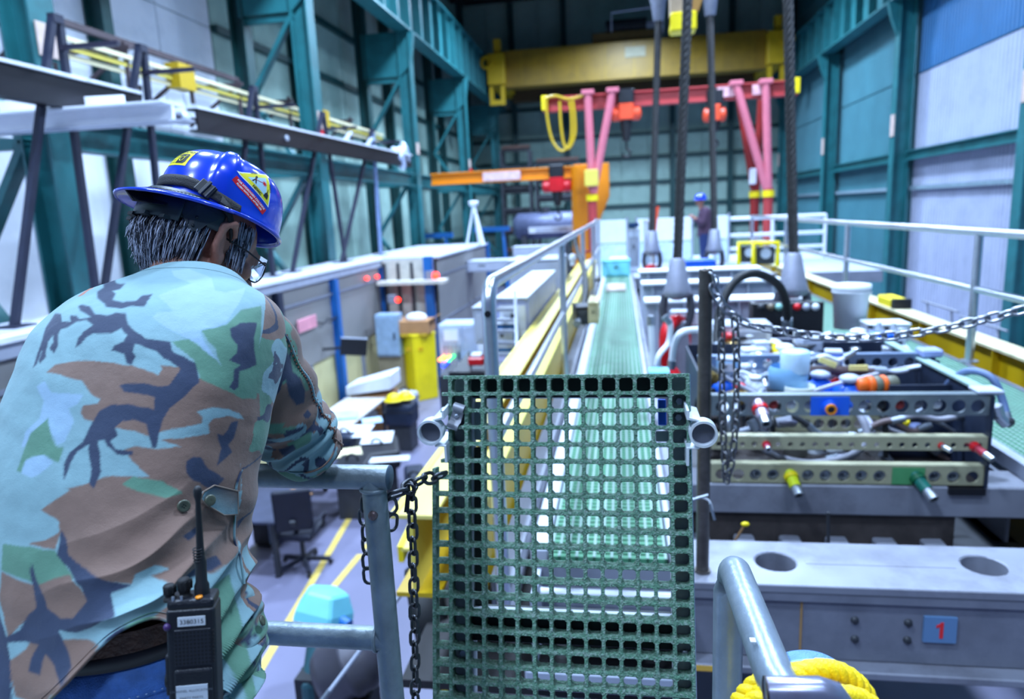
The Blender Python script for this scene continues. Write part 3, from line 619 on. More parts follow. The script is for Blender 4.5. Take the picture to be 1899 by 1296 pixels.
def shackle(label, p, sc, rz=0.0):
    t = thing('bow_shackle', label, 'shackle', p, 'red bow shackles'); p = Vector(p); c, s_ = math.cos(rz), math.sin(rz); ux = V(c, s_, 0)
    pts = [p+ux*(-0.09*sc)-V(0, 0, 0.42*sc), p+ux*(-0.13*sc)-V(0, 0, 0.2*sc)]+arc(p-V(0, 0, 0.13*sc), 0.13*sc, PI, 0, 8, ux, (0, 0, 1))+[p+ux*(0.13*sc)-V(0, 0, 0.2*sc), p+ux*(0.09*sc)-V(0, 0, 0.42*sc)]
    obj('bow', MB().tube(smoothpath(pts, 3), 0.05*sc, 10), red, t)
    for s2 in (-1, 1): obj('eye', MB().pipe(p+ux*(s2*0.05*sc)-V(0, 0, 0.44*sc), p+ux*(s2*0.15*sc)-V(0, 0, 0.44*sc), 0.09*sc, 0.03*sc), red, t)
    obj('pin', MB().cyl(p-ux*(0.2*sc)-V(0, 0, 0.44*sc), p+ux*(0.2*sc)-V(0, 0, 0.44*sc), 0.035*sc), alum, t)
nl0, nl1 = at(1256, 478, Y=7.5), at(1275, 0, Y=7.5); nr0, nr1 = at(1472, 468, Y=7.5), at(1462, 0, Y=7.5)
ext = lambda a, b, z: a+(b-a)*((z-a.z)/(b.z-a.z))
sling('thick wire rope sling left of the metal post', ext(nl0, nl1, 3.3), nl0, 0.05, 0.95, 0.42)
sling('thick wire rope sling right of the red gantry legs', ext(nr0, nr1, 3.3), nr0, 0.05, 1.0, 0.42)
fl0, fl1 = at(1209, 428, Y=13), at(1221, 40, Y=13); fr0, fr1 = at(1325, 425, Y=13), at(1317, 30, Y=13)
sling('far wire rope sling on the left of the four', fl1, fl0, 0.06, 0.95, 0.35)
sling('far wire rope sling behind the distant worker', fr1, fr0, 0.06, 0.95, 0.35)
for (p, l, rz) in ((nl0, 'red shackle under the near left rope socket', 0.9), (nr0, 'red shackle under the near right rope socket behind the black panel', 0.4), (fl0, 'red shackle under the far left rope socket', 0.8), (fr0, 'red shackle under the far right rope socket by the worker', 1.2)):
    shackle(l, (p.x-0.02, p.y, p.z-0.66), 1.35 if p.y < 10 else 1.25, rz)
    t = thing('pad_eye', l.replace('red shackle under', 'grey lifting lug below'), 'lug', (p.x, p.y, -1.5), 'lifting lugs')
    obj('lug_plate', MB().poly([(p.x-0.18, p.y-0.03, -1.93), (p.x+0.18, p.y-0.03, -1.93), (p.x+0.1, p.y-0.03, -1.2), (p.x-0.1, p.y-0.03, -1.2)], (0, 0.06, 0)), sock, t, 0.01); obj('lug_base', MB().cbox((p.x, p.y, -1.9), (0.5, 0.3, 0.06)), sock, t)
t = thing('spreader_beam', 'brown steel spreader beam above the rope slings with a yellow end block', 'spreader', (1.1, 10, 3.9))
obj('beam_body', MB().ibeam((1.12, 6.6, 4.35), (1.12, 14.2, 4.35), 0.34, 0.5, 0.04, 0.04), M('spreader_brown', (150, 108, 46), 0.6), t, 0.01)
for y in (7.5, 13.0): obj('cross_arm', MB().box(0.45, 1.85, y-0.12, y+0.12, 4.0, 4.12), M('spreader_brown', (150, 108, 46), 0.6), t)
for p in (nl0, nr0): q = ext(p, nl1 if p is nl0 else nr1, 3.3); obj('link', MB().cyl((q.x, q.y, 3.95), (q.x, q.y, 4.05), 0.06), sock, t)
c = at(1262, 58, Y=10)
obj('drop_plate', MB().box(c.x-0.14, c.x+0.02, 9.85, 10.1, c.z+0.05, 4.2), M('tan_plate', (176, 150, 120), 0.6), t, 0.01)
obj('drop_block', MB().prof((c.x+0.2, 9.9, c.z+1.0), (c.x+0.2, 10.15, c.z+1.0), [(-0.2, -0.8), (0.02, -0.8), (0.2, -0.3), (0.2, 1.1), (-0.2, 1.1)]), M('spreader_brown', (150, 108, 46), 0.6), t, 0.01)
obj('yellow_block', MB().box(c.x-0.14, c.x+0.19, 9.82, 10.12, c.z-0.03, c.z+0.2), yellow_b, t, 0.02)
# ================================================================== PIPING MANIFOLD
pale = M('zinc_yellow_steel', (176, 172, 140), 0.45, 0.25, 0.14, 12, dirt=0.4, dcol=(110, 104, 70), dscale=6)
mx0, mx1, my0, my1 = 0.468, 1.828, 3.735, 5.15
t = mani = thing('piping_manifold', 'open steel piping manifold box with rows of round port holes', 'manifold', (1.15, 4.4, -1.5))
def strip(z0, z1, n, r, y, mt, xa=mx0, xb=mx1, lip=0.06):
    h = (z1-z0); w_ = xb-xa
    o = obj('port_strip', holed(rect(xa, xb, z0, z1), [(xa+w_*(k+0.6)/(n+0.2), (z0+z1)/2-0.004, r) for k in range(n)], (0, y, 0), (1, 0, 0), (0, 0, 1), (0, 0.012, 0)), mt, t)
    obj('lip', MB().box(xa, xb, y, y+lip, z1, z1+0.008), mt, o)
    return [V(xa+w_*(k+0.6)/(n+0.2), y, (z0+z1)/2-0.004) for k in range(n)]
pa = strip(-1.115, -1.012, 15, 0.034, my0, M('strip_navy_yellow', (120, 130, 130), 0.45, 0.3, 0.2, 10, dirt=0.5, dcol=(60, 74, 100)))
pb = strip(-1.300, -1.235, 22, 0.014, my0-0.01, pale)
pc = strip(-1.492, -1.395, 15, 0.032, my0, pale)
pd = strip(-1.07, -0.985, 15, 0.03, 4.62, M('strip_blue', (104, 122, 150), 0.45, 0.3, 0.15, 10), mx0+0.02, mx1+0.1)
strip(-1.32, -1.22, 8, 0.03, 4.1, pale, 0.85, 1.45)
obj('side_panel', MB().box(mx1, mx1+0.012, my0-0.02, my1, -1.5, -1.01), navy, t); obj('side_panel', MB().box(mx0-0.012, mx0, my0+0.02, my1, -1.5, -1.01), navy, t)
obj('inner_panel', MB().box(1.5, mx1, 4.15, 4.16, -1.49, -1.06), navy, t); obj('bottom_panel', MB().box(mx0, mx1, my0+0.02, my1, -1.5, -1.49), stain_d, t)
obj('rear_panel', MB().box(mx0, mx1+0.1, my1, my1+0.01, -1.5, -1.0), navy, t)
obj('top_angle', MB().box(mx1-0.02, mx1+0.04, my0, my1, -1.012, -1.0), M('angle_green', (150, 176, 170), 0.5), t)
obj('corner_cover', MB().cbox((mx1+0.0, my0+0.05, -0.995), (0.12, 0.12, 0.02)), lgrey, t, 0.006); obj('corner_cover', MB().cbox((mx1+0.06, 4.62, -0.97), (0.12, 0.12, 0.05)), M('lav', (150, 164, 214), 0.5), t, 0.01)
obj('foot', MB().box(1.66, 1.83, my0-0.03, my0+0.05, -1.535, -1.5), blackp, t)
def fitting(p, d, Ln, r, mats, label, cat='fitting'):
    """a hose coupling sticking out of a port: ring, body, nose"""
    p, d = Vector(p), Vector(d).normalized(); g = thing('hose_coupling', label, cat, p, 'couplings on the manifold')
    obj('ring', MB().pipe(p, p+d*Ln*0.18, r*1.25, r*0.8), mats[0], g)
    obj('body', MB().cyl(p-d*0.05, p+d*Ln*0.6, r, seg=18), mats[1], g); obj('nose', MB().pipe(p+d*Ln*0.6, p+d*Ln, r*0.86, r*0.55), mats[2], g)
    obj('bore', MB().cyl(p+d*Ln*0.6, p+d*Ln*0.86, r*0.54), blackp, g)
dn = V(0.15, -0.75, -0.5)
fitting(pa[2]+V(0.01, -0.02, 0), V(0.1, -0.8, -0.45), 0.12, 0.033, (red, M('pinkish_steel', (186, 170, 190), 0.35, 0.5), alum), 'silver coupling with a red ring in the top port row')
fitting(pa[6]+V(0, -0.02, 0), V(0, -1, -0.1), 0.03, 0.033, (blue_b, blue_b, orange), 'blue ringed port with an orange inside in the top row')
fitting(pc[4], dn, 0.13, 0.03, (yellow_b, M('lime_yellow', (216, 224, 30), 0.4), alum), 'lime yellow coupling in the bottom port row')
fitting(pc[11], V(0.25, -0.75, -0.45), 0.15, 0.03, (M('deep_green', (12, 96, 60), 0.4), M('teal_green', (20, 110, 96), 0.4), alum), 'dark green coupling in the bottom port row')
fitting(pb[4]+V(0, 0, 0), V(0, -1, -0.2), 0.06, 0.017, (red, M('pink_tip', (214, 60, 90), 0.4), alum), 'small pink coupling left on the middle port row')
fitting(pb[18], V(0.3, -1, -0.1), 0.07, 0.013, (red, alum, alum), 'small silver coupling right on the middle port row')
fitting(pb[21]-V(0.03, 0, 0), V(0.35, -0.8, -0.3), 0.12, 0.02, (red, M('dull_red', (170, 40, 60), 0.4), alum), 'red coupling at the right end of the middle port row')
obj('blue_plate', MB().box(pa[6].x-0.09, pa[6].x+0.1, my0-0.006, my0, -1.113, -1.014), blue_b, mani)
obj('green_patch', MB().box(pc[10].x-0.03, pc[12].x-0.05, my0-0.004, my0, -1.49, -1.397), M('patch_green', (78, 150, 96), 0.5), mani)
for k, mt in ((3, redp), (7, dred), (8, lgrey), (9, dgrey), (10, redp), (11, grey), (12, white), (4, white), (5, lgrey)):
    obj('port_plug', MB().lathe([(0, 0.0), (0.02, 0.0), (0.026, 0.01), (0.03, 0.05)], pa[k]+V(0, 0.03, 0), (0, 1, 0), 16), mt, mani)
for k in (2, 3, 5, 6, 7, 8, 9, 10, 12, 13): obj('port_tube', MB().pipe(pc[k]+V(0, 0.012, 0), pc[k]+V(0, 0.1, 0.02), 0.029, 0.018), galv, mani)
# pipes and hoses inside
hose_g = M('grey_hose', (140, 140, 152), 0.5, 0, 0.1, 12)
def hose(label, pts, r, mt, n=8, cat='hose', ends=None):
    p = [Vector(q) for q in pts]; g = thing('hose', label, cat, p[0]); obj('tube', MB().tube(smoothpath(p, n), r, 10), mt, g)
    for q, q2 in ((p[0], p[1]), (p[-1], p[-2])):
        d = (q2-q).normalized(); obj('end_ferrule', MB().cyl(q-d*0.02, q+d*0.05, r*1.25, seg=12), ends or galv, g)
    return g
A_ = lambda x, y, Y: at(x, y, Y=Y)
hose('thick grey hose bending low inside the manifold', [A_(1395, 785, 4.0), A_(1420, 835, 3.95), A_(1490, 858, 3.9), A_(1570, 848, 3.9), A_(1608, 815, 3.95), A_(1595, 770, 4.05), A_(1580, 762, 4.2)], 0.021, hose_g)
hose('second grey hose bending beside the thick one in the manifold', [A_(1600, 765, 4.1), A_(1618, 800, 4.0), A_(1590, 838, 3.98), A_(1540, 850, 4.05)], 0.016, M('hose_lav', (164, 164, 182), 0.5))
hose('black hose arched behind the metal post', [A_(1330, 650, 5.2), A_(1335, 580, 5.4), A_(1360, 525, 5.5), A_(1398, 507, 5.6), A_(1440, 525, 5.7), A_(1458, 560, 5.8), A_(1460, 600, 5.9)], 0.034, rubber)
hose('grey hose arched at the right corner of the manifold', [A_(1745, 735, 4.3), A_(1765, 705, 4.2), A_(1800, 688, 4.1), A_(1840, 702, 4.0), A_(1860, 745, 3.95), A_(1868, 782, 3.9)], 0.02, M('hose_blue_grey', (92, 112, 150), 0.45))
g = thing('cable_gland', 'silver cable connector hanging at the end of the grey hose', 'connector', A_(1862, 780, 3.9)); c = A_(1850, 770, 3.9)
obj('body', MB().cyl(c, A_(1866, 786, 3.9), 0.03), alum, g); obj('nut', MB().cyl(A_(1845, 752, 3.9), c, 0.036, seg=6), alum, g); obj('cap', MB().sph(A_(1870, 782, 3.9), 0.03), dgrey, g)
for k, (pts, r, mt, l) in enumerate([
    ([(1510, 800), (1520, 805), (1535, 807), (1590, 807)], 0.016, hose_g, 'grey elbow pipe in the middle of the manifold'),
    ([(1410, 772), (1425, 800), (1432, 812)], 0.024, M('pinkish_steel', (186, 170, 190), 0.35, 0.5), 'pinkish pipe stub left in the manifold'),
    ([(1630, 790), (1655, 800), (1690, 812)], 0.018, hose_g, 'grey pipe slanting right of the manifold centre'),
    ([(1735, 780), (1770, 800), (1785, 815)], 0.010, alum, 'thin silver tube along the dark inner panel'),
    ([(1640, 845), (1655, 860), (1670, 880)], 0.02, grey, 'grey pipe stub behind the bottom port row'),
    ([(1725, 830), (1760, 855), (1800, 880)], 0.018, M('rust_pipe', (110, 92, 92), 0.6), 'rusty pipe slanting behind the green coupling'),
    ([(1655, 770), (1690, 772), (1705, 762)], 0.016, hose_g, 'short grey hose below the top port row'),
    ([(1440, 850), (1450, 868), (1452, 880)], 0.02, lgrey, 'pale pipe stub above the yellow coupling')]):
    hose(l, [A_(x, y, 4.02+0.02*k) for x, y in pts], r, mt, 5, 'pipe')
def lumps(name, label, cat, items):
    g = thing(name, label, cat, items[0][1])
    for nm, c, sz, mt in items: obj(nm, MB().sph(c, sz, 14, 8), mt, g)
    return g
g = thing('valve', 'grey gauge valve with a dark handle in the left of the manifold', 'valve', A_(1455, 790, 3.9))
obj('body', MB().cyl(A_(1440, 785, 3.95), A_(1468, 780, 3.95), 0.03), grey, g); obj('handle', MB().sph(A_(1462, 784, 3.86), (0.05, 0.02, 0.02)), M('handle_grey', (88, 88, 108), 0.4), g); obj('wheel', MB().tube(arc(A_(1430, 790, 3.97), 0.06, 0, 2*PI, 18, (0, 1, 0), (0, 0, 1))[:-1], 0.012, 8, closed=True), blackp, g)
for k, (px, py, l) in enumerate([(1512, 838, 'white oval float low inside the manifold left of centre'), (1548, 836, 'white oval float low inside the manifold right of the other'), (1697, 790, 'pale lavender float near the inner panel')]):
    c = A_(px, py, 4.1+0.02*k); g = thing('float', l, 'float', c, 'oval floats in the manifold'); obj('shell', MB().sph(c, (0.045, 0.03, 0.022)), white if k < 2 else M('lav', (150, 164, 214), 0.5), g); obj('stem', MB().cyl(c, c+V(0.06, 0, -0.01), 0.008), alum, g)
c = A_(1692, 786, 4.1); tag(obj('drain_tap', MB().lathe([(0, 0.02), (0.016, 0.02), (0.02, 0), (0.01, -0.02)], c+V(-0.04, -0.02, 0.01)), yellow_b), 'small yellow knob beside the lavender float', 'knob')
def bucket(name, label, c, r, h, mt, lid=None, cat='bucket'):
    c = Vector(c); g = thing(name, label, cat, c)
    obj('pail', MB().lathe([(0, 0.004), (r*0.84, 0), (r*0.97, h*0.82), (r*1.03, h*0.83), (r*1.03, h*0.88), (r, h*0.89), (r*1.04, h*0.97), (r*1.04, h), (r*0.95, h), (r*0.82, 0.02), (0, 0.02)], c, (0, 0, 1), 28), mt, g)
    if lid: obj('lid', MB().lathe([(0, h*1.03), (r*0.9, h*1.03), (r*1.06, h*1.02), (r*1.06, h*0.93)], c, (0, 0, 1), 28), lid, g)
    obj('bail', MB().tube(arc(c+V(0, -r*0.2, h*0.86), r*1.06, PI, 2*PI, 12, (1, 0, 0), (0, -0.3, 0.6)), 0.006, 6), alum, g)
    return g
bucket('bucket', 'cream white pail standing inside the manifold', (1.02, 4.2, -1.49), 0.085, 0.42, M('cream_pail', (222, 226, 214), 0.4))
c = at(1575, 608, Y=6.6); bucket('bucket', 'tall white plastic pail beside the black control panel', (c.x, 6.6, c.z), 0.155, 0.385, white, white)
c = at(1472, 742, Y=4.25)
g = thing('blue_canister', 'pale blue plastic canister with a stepped lid on the manifold', 'canister', (c.x, 4.25, -1.1))
obj('body', MB().lathe([(0, 0), (0.11, 0), (0.115, 0.1), (0.1, 0.13)], (c.x-0.03, 4.28, -1.1)), M('pale_blue_plastic', (140, 190, 232), 0.4), g); obj('cap', MB().lathe([(0.08, 0), (0.085, 0.12), (0.07, 0.13), (0, 0.13)], (c.x, 4.25, -1.0)), M('pale_blue_plastic2', (190, 218, 244), 0.4), g)
# orange and grey lantern
c = at(1625, 713, Y=4.25); g = thing('orange_light', 'orange and grey banded work light lying on the manifold', 'work light', c)
ax = V(1, 0.2, 0.02).normalized()
for a0, a1, r, mt in ((-0.12, -0.06, 0.045, orangeb), (-0.06, -0.02, 0.055, orangeb), (-0.02, 0.025, 0.052, M('olive_grey', (108, 108, 92), 0.5)), (0.025, 0.055, 0.054, orangeb), (0.055, 0.12, 0.046, M('olive_grey', (108, 108, 92), 0.5))):
    obj('band', MB().lathe([(0, a0), (r*0.9, a0), (r, a0+0.01), (r, a1-0.01), (r*0.85, a1), (0, a1)], c, ax, 20), mt, g)
# strung white lines
hose('white line sagging from the post across the manifold', [A_(1318, 680, 3.9), A_(1360, 708, 4.0), A_(1420, 738, 4.05), A_(1450, 743, 4.1), A_(1540, 715, 4.2), A_(1640, 690, 4.5), A_(1735, 672, 4.6)], 0.011, M('line_white', (196, 196, 212), 0.5), cat='line')
hose('pale line running above the yellow cap', [A_(1380, 665, 5.2), A_(1450, 650, 5.2), A_(1520, 635, 5.3), A_(1600, 622, 5.6)], 0.014, M('line_white', (196, 196, 212), 0.5), cat='line')
hose('brown pipe with pale tape bands behind the canister', [A_(1480, 688, 4.5), A_(1540, 686, 4.5), A_(1635, 690, 4.5)], 0.03, M('brown_pipe', (92, 72, 72), 0.5), 4, 'pipe')
for k, (px, py) in enumerate(((1535, 672), (1592, 682))):
    tag(obj('tape_tag', MB().cbox(A_(px, py, 4.45), (0.11, 0.012, 0.035), Matrix.Rotation(0.4 if k == 0 else 0, 3, 'Y')), M('tape_yellow', (234, 216, 130), 0.6), bevel=0.003), ['slanted yellow tape tag on the brown pipe', 'level yellow tape tag on the brown pipe'][k], 'tag')
# ---- control panel
c0, c1 = at(1396, 562, Y=6.05), at(1526, 640, Y=6.05); zt_, zb_ = c0.z, c1.z
t = thing('control_panel', 'black control panel with a row of coloured round buttons', 'control panel', ((c0.x+c1.x)/2, 6.1, zb_))
obj('face_plate', MB().box(c0.x, c1.x, 6.05, 6.08, zb_, zt_), blackp, t, 0.01)
obj('lower_tube', MB().cyl((c0.x, 6.02, zb_+0.05), (c1.x, 6.02, zb_+0.05), 0.03), M('tube_dark', (48, 56, 86), 0.35), t)
for s_ in (c0.x+0.05, c1.x-0.05): obj('stand', MB().box(s_-0.02, s_+0.02, 6.08, 6.4, -1.93, zt_-0.03), blackp, t)
for k, (px, mt) in enumerate(((1411, dgrey), (1429, M('tan_button', (120, 104, 84), 0.4)), (1444, M('green_button', (140, 190, 180), 0.4)), (1457, blackp), (1478, red), (1495, lgrey), (1512, white))):
    c = at(px, 569, Y=6.05); o = obj('button', MB().lathe([(0.03, 0), (0.03, 0.015), (0.022, 0.02), (0.02, 0.03), (0, 0.032)], (c.x, 6.05, c.z), (0, -1, 0), 16), mt, t)
# ---- assorted gear on the deck behind the manifold
def box_gear(name, label, cat, px, py, Y, sz, mt, mt2, rz=0.0, zf=None):
    c = at(px, py, Y=Y); R_ = Matrix.Rotation(rz, 3, 'Z'); w_, d_, h_ = sz
    if zf is not None: c.z = zf+h_/2
    g = thing(name, label, cat, (c.x, c.y, c.z-h_/2))
    obj('body', MB().cbox(c, sz, R_), mt, g, min(sz)*0.06)
    obj('cover', MB().cbox(c+V(0, 0, h_/2+0.008), (w_*1.03, d_*1.03, 0.02), R_), mt2, g, 0.004)
    obj('front_plate', MB().cbox(c+R_ @ V(0, -d_/2-0.004, 0), (w_*0.8, 0.008, h_*0.7), R_), mt2, g, 0.002)
    obj('latch', MB().cbox(c+R_ @ V(0, -d_/2-0.014, h_*0.12), (w_*0.12, 0.016, h_*0.1), R_), dgrey, g)
    return g
for k, (px, y, Y, w_, l) in enumerate([(1340, 497, 10.8, 1.9, 'far white cross beam on the rig deck'), (1330, 520, 9.4, 1.9, 'middle white cross beam on the rig deck'), (1330, 553, 8.2, 1.9, 'near white cross beam behind the rope socket')]):
    c = at(px, y, Y=Y); t = thing('cross_beam', l, 'beam', (1.15, Y, c.z-0.4), 'white cross beams of the rig')
    obj('cap_plate', MB().box(0.26, 2.04, Y-0.1, Y+0.3, c.z-0.03, c.z), white, t, 0.006); obj('web_plate', MB().box(0.28, 2.02, Y, Y+0.03, -1.93, c.z-0.03), lgrey, t)
    for x in np.linspace(0.4, 1.9, 6): obj('gusset', MB().box(x, x+0.015, Y-0.08, Y, -1.8, c.z-0.03), lgrey, t)
rg = random.Random(11)
gear = [('junction_box', 'white equipment box left behind the hanging chain', 'box', 1372, 625, 5.6, (0.42, 0.3, 0.2), white, lgrey),
        ('junction_box', 'pale blue equipment box behind the metal post', 'box', 1330, 665, 5.3, (0.2, 0.2, 0.16), cyan, white),
        ('valve_block', 'white valve block under the pale line', 'valve block', 1395, 668, 5.0, (0.16, 0.14, 0.14), white, lgrey),
        ('valve_block', 'small pale valve block left of the yellow cap', 'valve block', 1360, 690, 4.9, (0.14, 0.12, 0.12), lgrey, white),
        ('battery_box', 'blue box low beside the near left shackle', 'box', 1222, 705, 5.0, (0.14, 0.16, 0.12), blue_b, cyan),
        ('cooler_box', 'bright blue crate below the distant worker', 'crate', 1290, 500, 12.2, (0.6, 0.5, 0.3), blue_b, blue_b),
        ('junction_box', 'white block behind the near rope socket', 'box', 1270, 590, 7.9, (0.3, 0.2, 0.14), white, lgrey),
        ('junction_box', 'grey terminal box right of the pail', 'box', 1640, 615, 6.3, (0.32, 0.25, 0.14), lgrey, white)]
for a in gear: box_gear(*a, rz=rg.uniform(-0.2, 0.2))
g = thing('capped_valve', 'bright yellow capped valve on the deck behind the manifold', 'valve', at(1433, 650, Y=5.2)); c = at(1435, 660, Y=5.2)
obj('cap', MB().lathe([(0, 0), (0.055, 0), (0.06, 0.03), (0.052, 0.04), (0.055, 0.1), (0.045, 0.105), (0, 0.105)], c, (0.1, -0.1, 1)), yellow_b, g); obj('disc', MB().cyl(c+V(0.008, -0.01, 0.105), c+V(0.01, -0.012, 0.112), 0.04), white, g); obj('neck', MB().cyl(c-V(0, 0, 0.4), c, 0.03), brown, g)
g = thing('white_standpipe', 'short white standpipe on a yellow base below the black panel', 'pipe', at(1476, 650, Y=5.4)); c = at(1476, 645, Y=5.4)
obj('pipe', MB().cyl(c, c+V(0, 0, 0.13), 0.022), white, g); obj('base', MB().cbox(c-V(0, 0, 0.01), (0.14, 0.1, 0.02)), yellow, g); obj('stem', MB().cyl(c-V(0, 0, 0.4), c, 0.02), dgrey, g)
names = ['brass valve', 'white sphere valve', 'steel flange', 'blue handled valve', 'red handled valve', 'white tee fitting', 'silver elbow', 'pale ball valve', 'grey filter bowl', 'white pressure cap', 'dark pump head', 'silver pressure gauge']
spots = [(1350, 645), (1388, 640), (1405, 690), (1345, 720), (1420, 665), (1440, 685), (1500, 660), (1530, 655), (1560, 650), (1590, 640), (1610, 655), (1640, 650), (1370, 735), (1400, 720), (1425, 715), (1520, 725), (1560, 715), (1355, 760), (1490, 672), (1545, 700), (1660, 665), (1380, 705), (1585, 665), (1620, 640), (1335, 700), (1455, 672), (1510, 690), (1575, 735)]
where = ['left of the hanging chain end', 'beside the white box', 'between the two chain ends', 'low beside the metal post', 'under the yellow cap', 'right below the yellow cap', 'by the white standpipe', 'under the right of the chain', 'below the white pail', 'right of the white pail', 'near the brown pipe end', 'far right of the deck',
         'behind the first ports', 'above the silver coupling', 'left of the blue canister', 'right of the blue canister', 'left of the orange light', 'inside the left manifold corner', 'behind the blue canister', 'on the brown pipe', 'right of the tape tags', 'beside the sagging line', 'behind the tape tags', 'under the pail rim', 'next to the metal post', 'between cap and canister', 'beside the brown pipe start', 'under the orange light']
vm = [M('brass', (190, 160, 96), 0.35, 0.7), white, alum, blue_b, red, white, alum, lgrey, grey, white, dgrey, alum]
for k, (px, py) in enumerate(spots):
    kd = k % 12; Y = 4.15+max(0, (745-py))*0.0125; c = at(px, py, Y=Y); s_ = 1.1+0.8*rg.random()
    g = thing('deck_valve', '%s %s' % (names[kd], where[k]), 'valve', (c.x, c.y, c.z-0.1))
    ax = V(rg.uniform(-1, 1), rg.uniform(-1, 0.2), rg.uniform(-0.1, 0.4)).normalized()
    obj('body', MB().lathe([(0, -0.06*s_), (0.03*s_, -0.06*s_), (0.035*s_, -0.03*s_), (0.045*s_, -0.02*s_), (0.045*s_, 0.02*s_), (0.035*s_, 0.03*s_), (0.03*s_, 0.06*s_), (0, 0.06*s_)], c, ax, 16), vm[kd], g)
    obj('stem', MB().cyl(c-V(0, 0, 0.35), c+V(0, 0, 0.05*s_), 0.012), galv, g)
    obj('knob', MB().sph(c+V(0, 0, 0.06*s_), (0.035*s_, 0.035*s_, 0.015*s_), 12, 6), vm[(kd+4) % 12], g)
    u, w_, _ = frame_of(ax); obj('pipe_tail', MB().tube(smoothpath([c+ax*0.05*s_, c+ax*0.12*s_, c+ax*0.16*s_-V(0, 0, 0.06), c+ax*0.17*s_-V(0, 0, 0.25)], 4), 0.014, 8), [galv, alum, lgrey, rubber][k % 4], g)
# white tube loop by the near left shackle
hose('white bent tube hoop beside the near left shackle', [A_(1216, 690, 5.2), A_(1222, 660, 5.2), A_(1240, 635, 5.3), A_(1243, 600, 5.3), A_(1235, 590, 5.3)], 0.022, white, cat='pipe')
hose('white bent tube running from the shackle to the metal post', [A_(1245, 680, 5.4), A_(1250, 640, 5.4), A_(1262, 618, 5.4), A_(1285, 612, 5.5), A_(1325, 612, 5.6), A_(1390, 612, 5.7)], 0.025, white, cat='pipe')
hose('upright white tube left of the near shackle', [A_(1207, 590, 5.6), A_(1209, 640, 5.6), A_(1212, 690, 5.6)], 0.024, white, cat='pipe')
# ---- far end: white fence panels, cabinet, worker's railing
Yw = 19.2
for k, (xa, xb, l) in enumerate([(1104, 1163, 'white fence sheet at the far end left of the grey cabinet'), (1180, 1205, 'narrow white fence sheet right of the grey cabinet'), (1215, 1258, 'white fence sheet between the far ropes'), (1262, 1284, 'narrow white fence sheet left of the distant worker'), (1325, 1352, 'white fence sheet right of the distant worker')]):
    p, q = at(xa, 405, Y=Yw), at(xb, 405, Y=Yw); g = thing('fence_sheet', l, 'panel', ((p.x+q.x)/2, Yw, -1.5), 'white sheets at the far end')
    obj('upper_sheet', MB().box(p.x, q.x, Yw, Yw+0.03, -0.92, -0.32), white, g, 0.006); obj('lower_sheet', MB().box(p.x, q.x, Yw+0.02, Yw+0.05, -1.5, -0.96), M('pale_sheet', (196, 216, 236), 0.5), g, 0.006)
    for x in (p.x, q.x): obj('post', MB().cyl((x, Yw, -1.5), (x, Yw, -0.25), 0.03), alum, g)
t = handrail('handrail', 'aluminium stair handrail sloping between the far ropes', 0.62, -0.35, -0.9, (14.2, 16.4, 18.6), -1.5, 0.024, alum, 13.6, 18.8)
t = thing('far_railing', 'white pipe railing at the far right end of the deck', 'railing', (4.0, 19.3, -1.5))
for z in (-0.42, -0.85, -1.2): obj('rail', MB().cyl((2.75, 19.3, z), (5.2, 19.3, z), 0.05), white, t)
for x in (2.75, 3.9, 5.2): obj('post', MB().cyl((x, 19.3, -1.9), (x, 19.3, -0.4), 0.045), white, t)
t = thing('rig_end_deck', 'pale deck plate at the far end of the rig', 'deck', (1.2, 19.0, -1.6))
obj('plate', MB().box(-1.0, 5.5, 16.0, 22.5, -1.66, -1.56), lgrey, t); obj('edge', MB().box(-1.0, 5.5, 15.95, 16.0, -1.8, -1.56), grey, t)
for x in (-0.8, 2, 5.2): obj('leg', MB().box(x, x+0.2, 20, 20.2, -4.3, -1.66), grey, t)
box_gear('steel_cabinet', 'tall grey steel cabinet with a dark window at the far end of the walkway', 'cabinet', 1175, 452, 17.4, (0.28, 0.4, 1.0), lgrey, grey, zf=-1.55)
c = at(1175, 417, Y=17.1); tag(obj('display', MB().cbox(c, (0.24, 0.04, 0.1)), M('display_blue', (12, 46, 84), 0.3), bevel=0.01), 'dark blue display on top of the far grey cabinet', 'display')
box_gear('cyan_crate', 'pale cyan crate left of the far grey cabinet', 'crate', 1142, 468, 16.0, (0.62, 0.5, 0.34), cyan, cyan, zf=-1.5)
c = at(1213, 400, Y=15); t = thing('orange_banner', 'narrow orange flag tied to the far left rope', 'flag', c)
obj('cloth', MB().poly([at(1208, 382, Y=14.9), at(1223, 383, Y=14.9), at(1219, 408, Y=14.9), at(1217, 432, Y=14.9), at(1210, 432, Y=14.9)], (0, 0.04, 0)), ored, t); obj('tie', MB().cyl(at(1213, 380, Y=14.92), at(1213, 436, Y=14.92), 0.02), ored, t)
# cable along the left rail
hose('black cable hanging along the left yellow channel', [A_(1066, 440, 9.0), A_(1072, 470, 8.6), A_(1083, 500, 8.0), A_(1086, 540, 7.4), A_(1080, 575, 7.0), A_(1070, 600, 6.6)], 0.03, rubber, cat='cable')
box_gear('cable_junction', 'black motor box on the left channel below the cable', 'motor', 1078, 583, 6.9, (0.14, 0.3, 0.16), blackp, dgrey, 0.2)
box_gear('wood_block', 'pale wooden block beside the white kerb', 'block', 1102, 575, 6.6, (0.09, 0.5, 0.18), M('pale_wood', (210, 196, 150), 0.7), M('pale_wood', (210, 196, 150), 0.7))
c = at(1062, 478, Y=8.6); tag(obj('lamp_bulb', MB().sph(c, 0.05).cyl(c-V(0, 0, 0.09), c, 0.03), white), 'small round white lamp with yellow base on the left handrail', 'lamp')

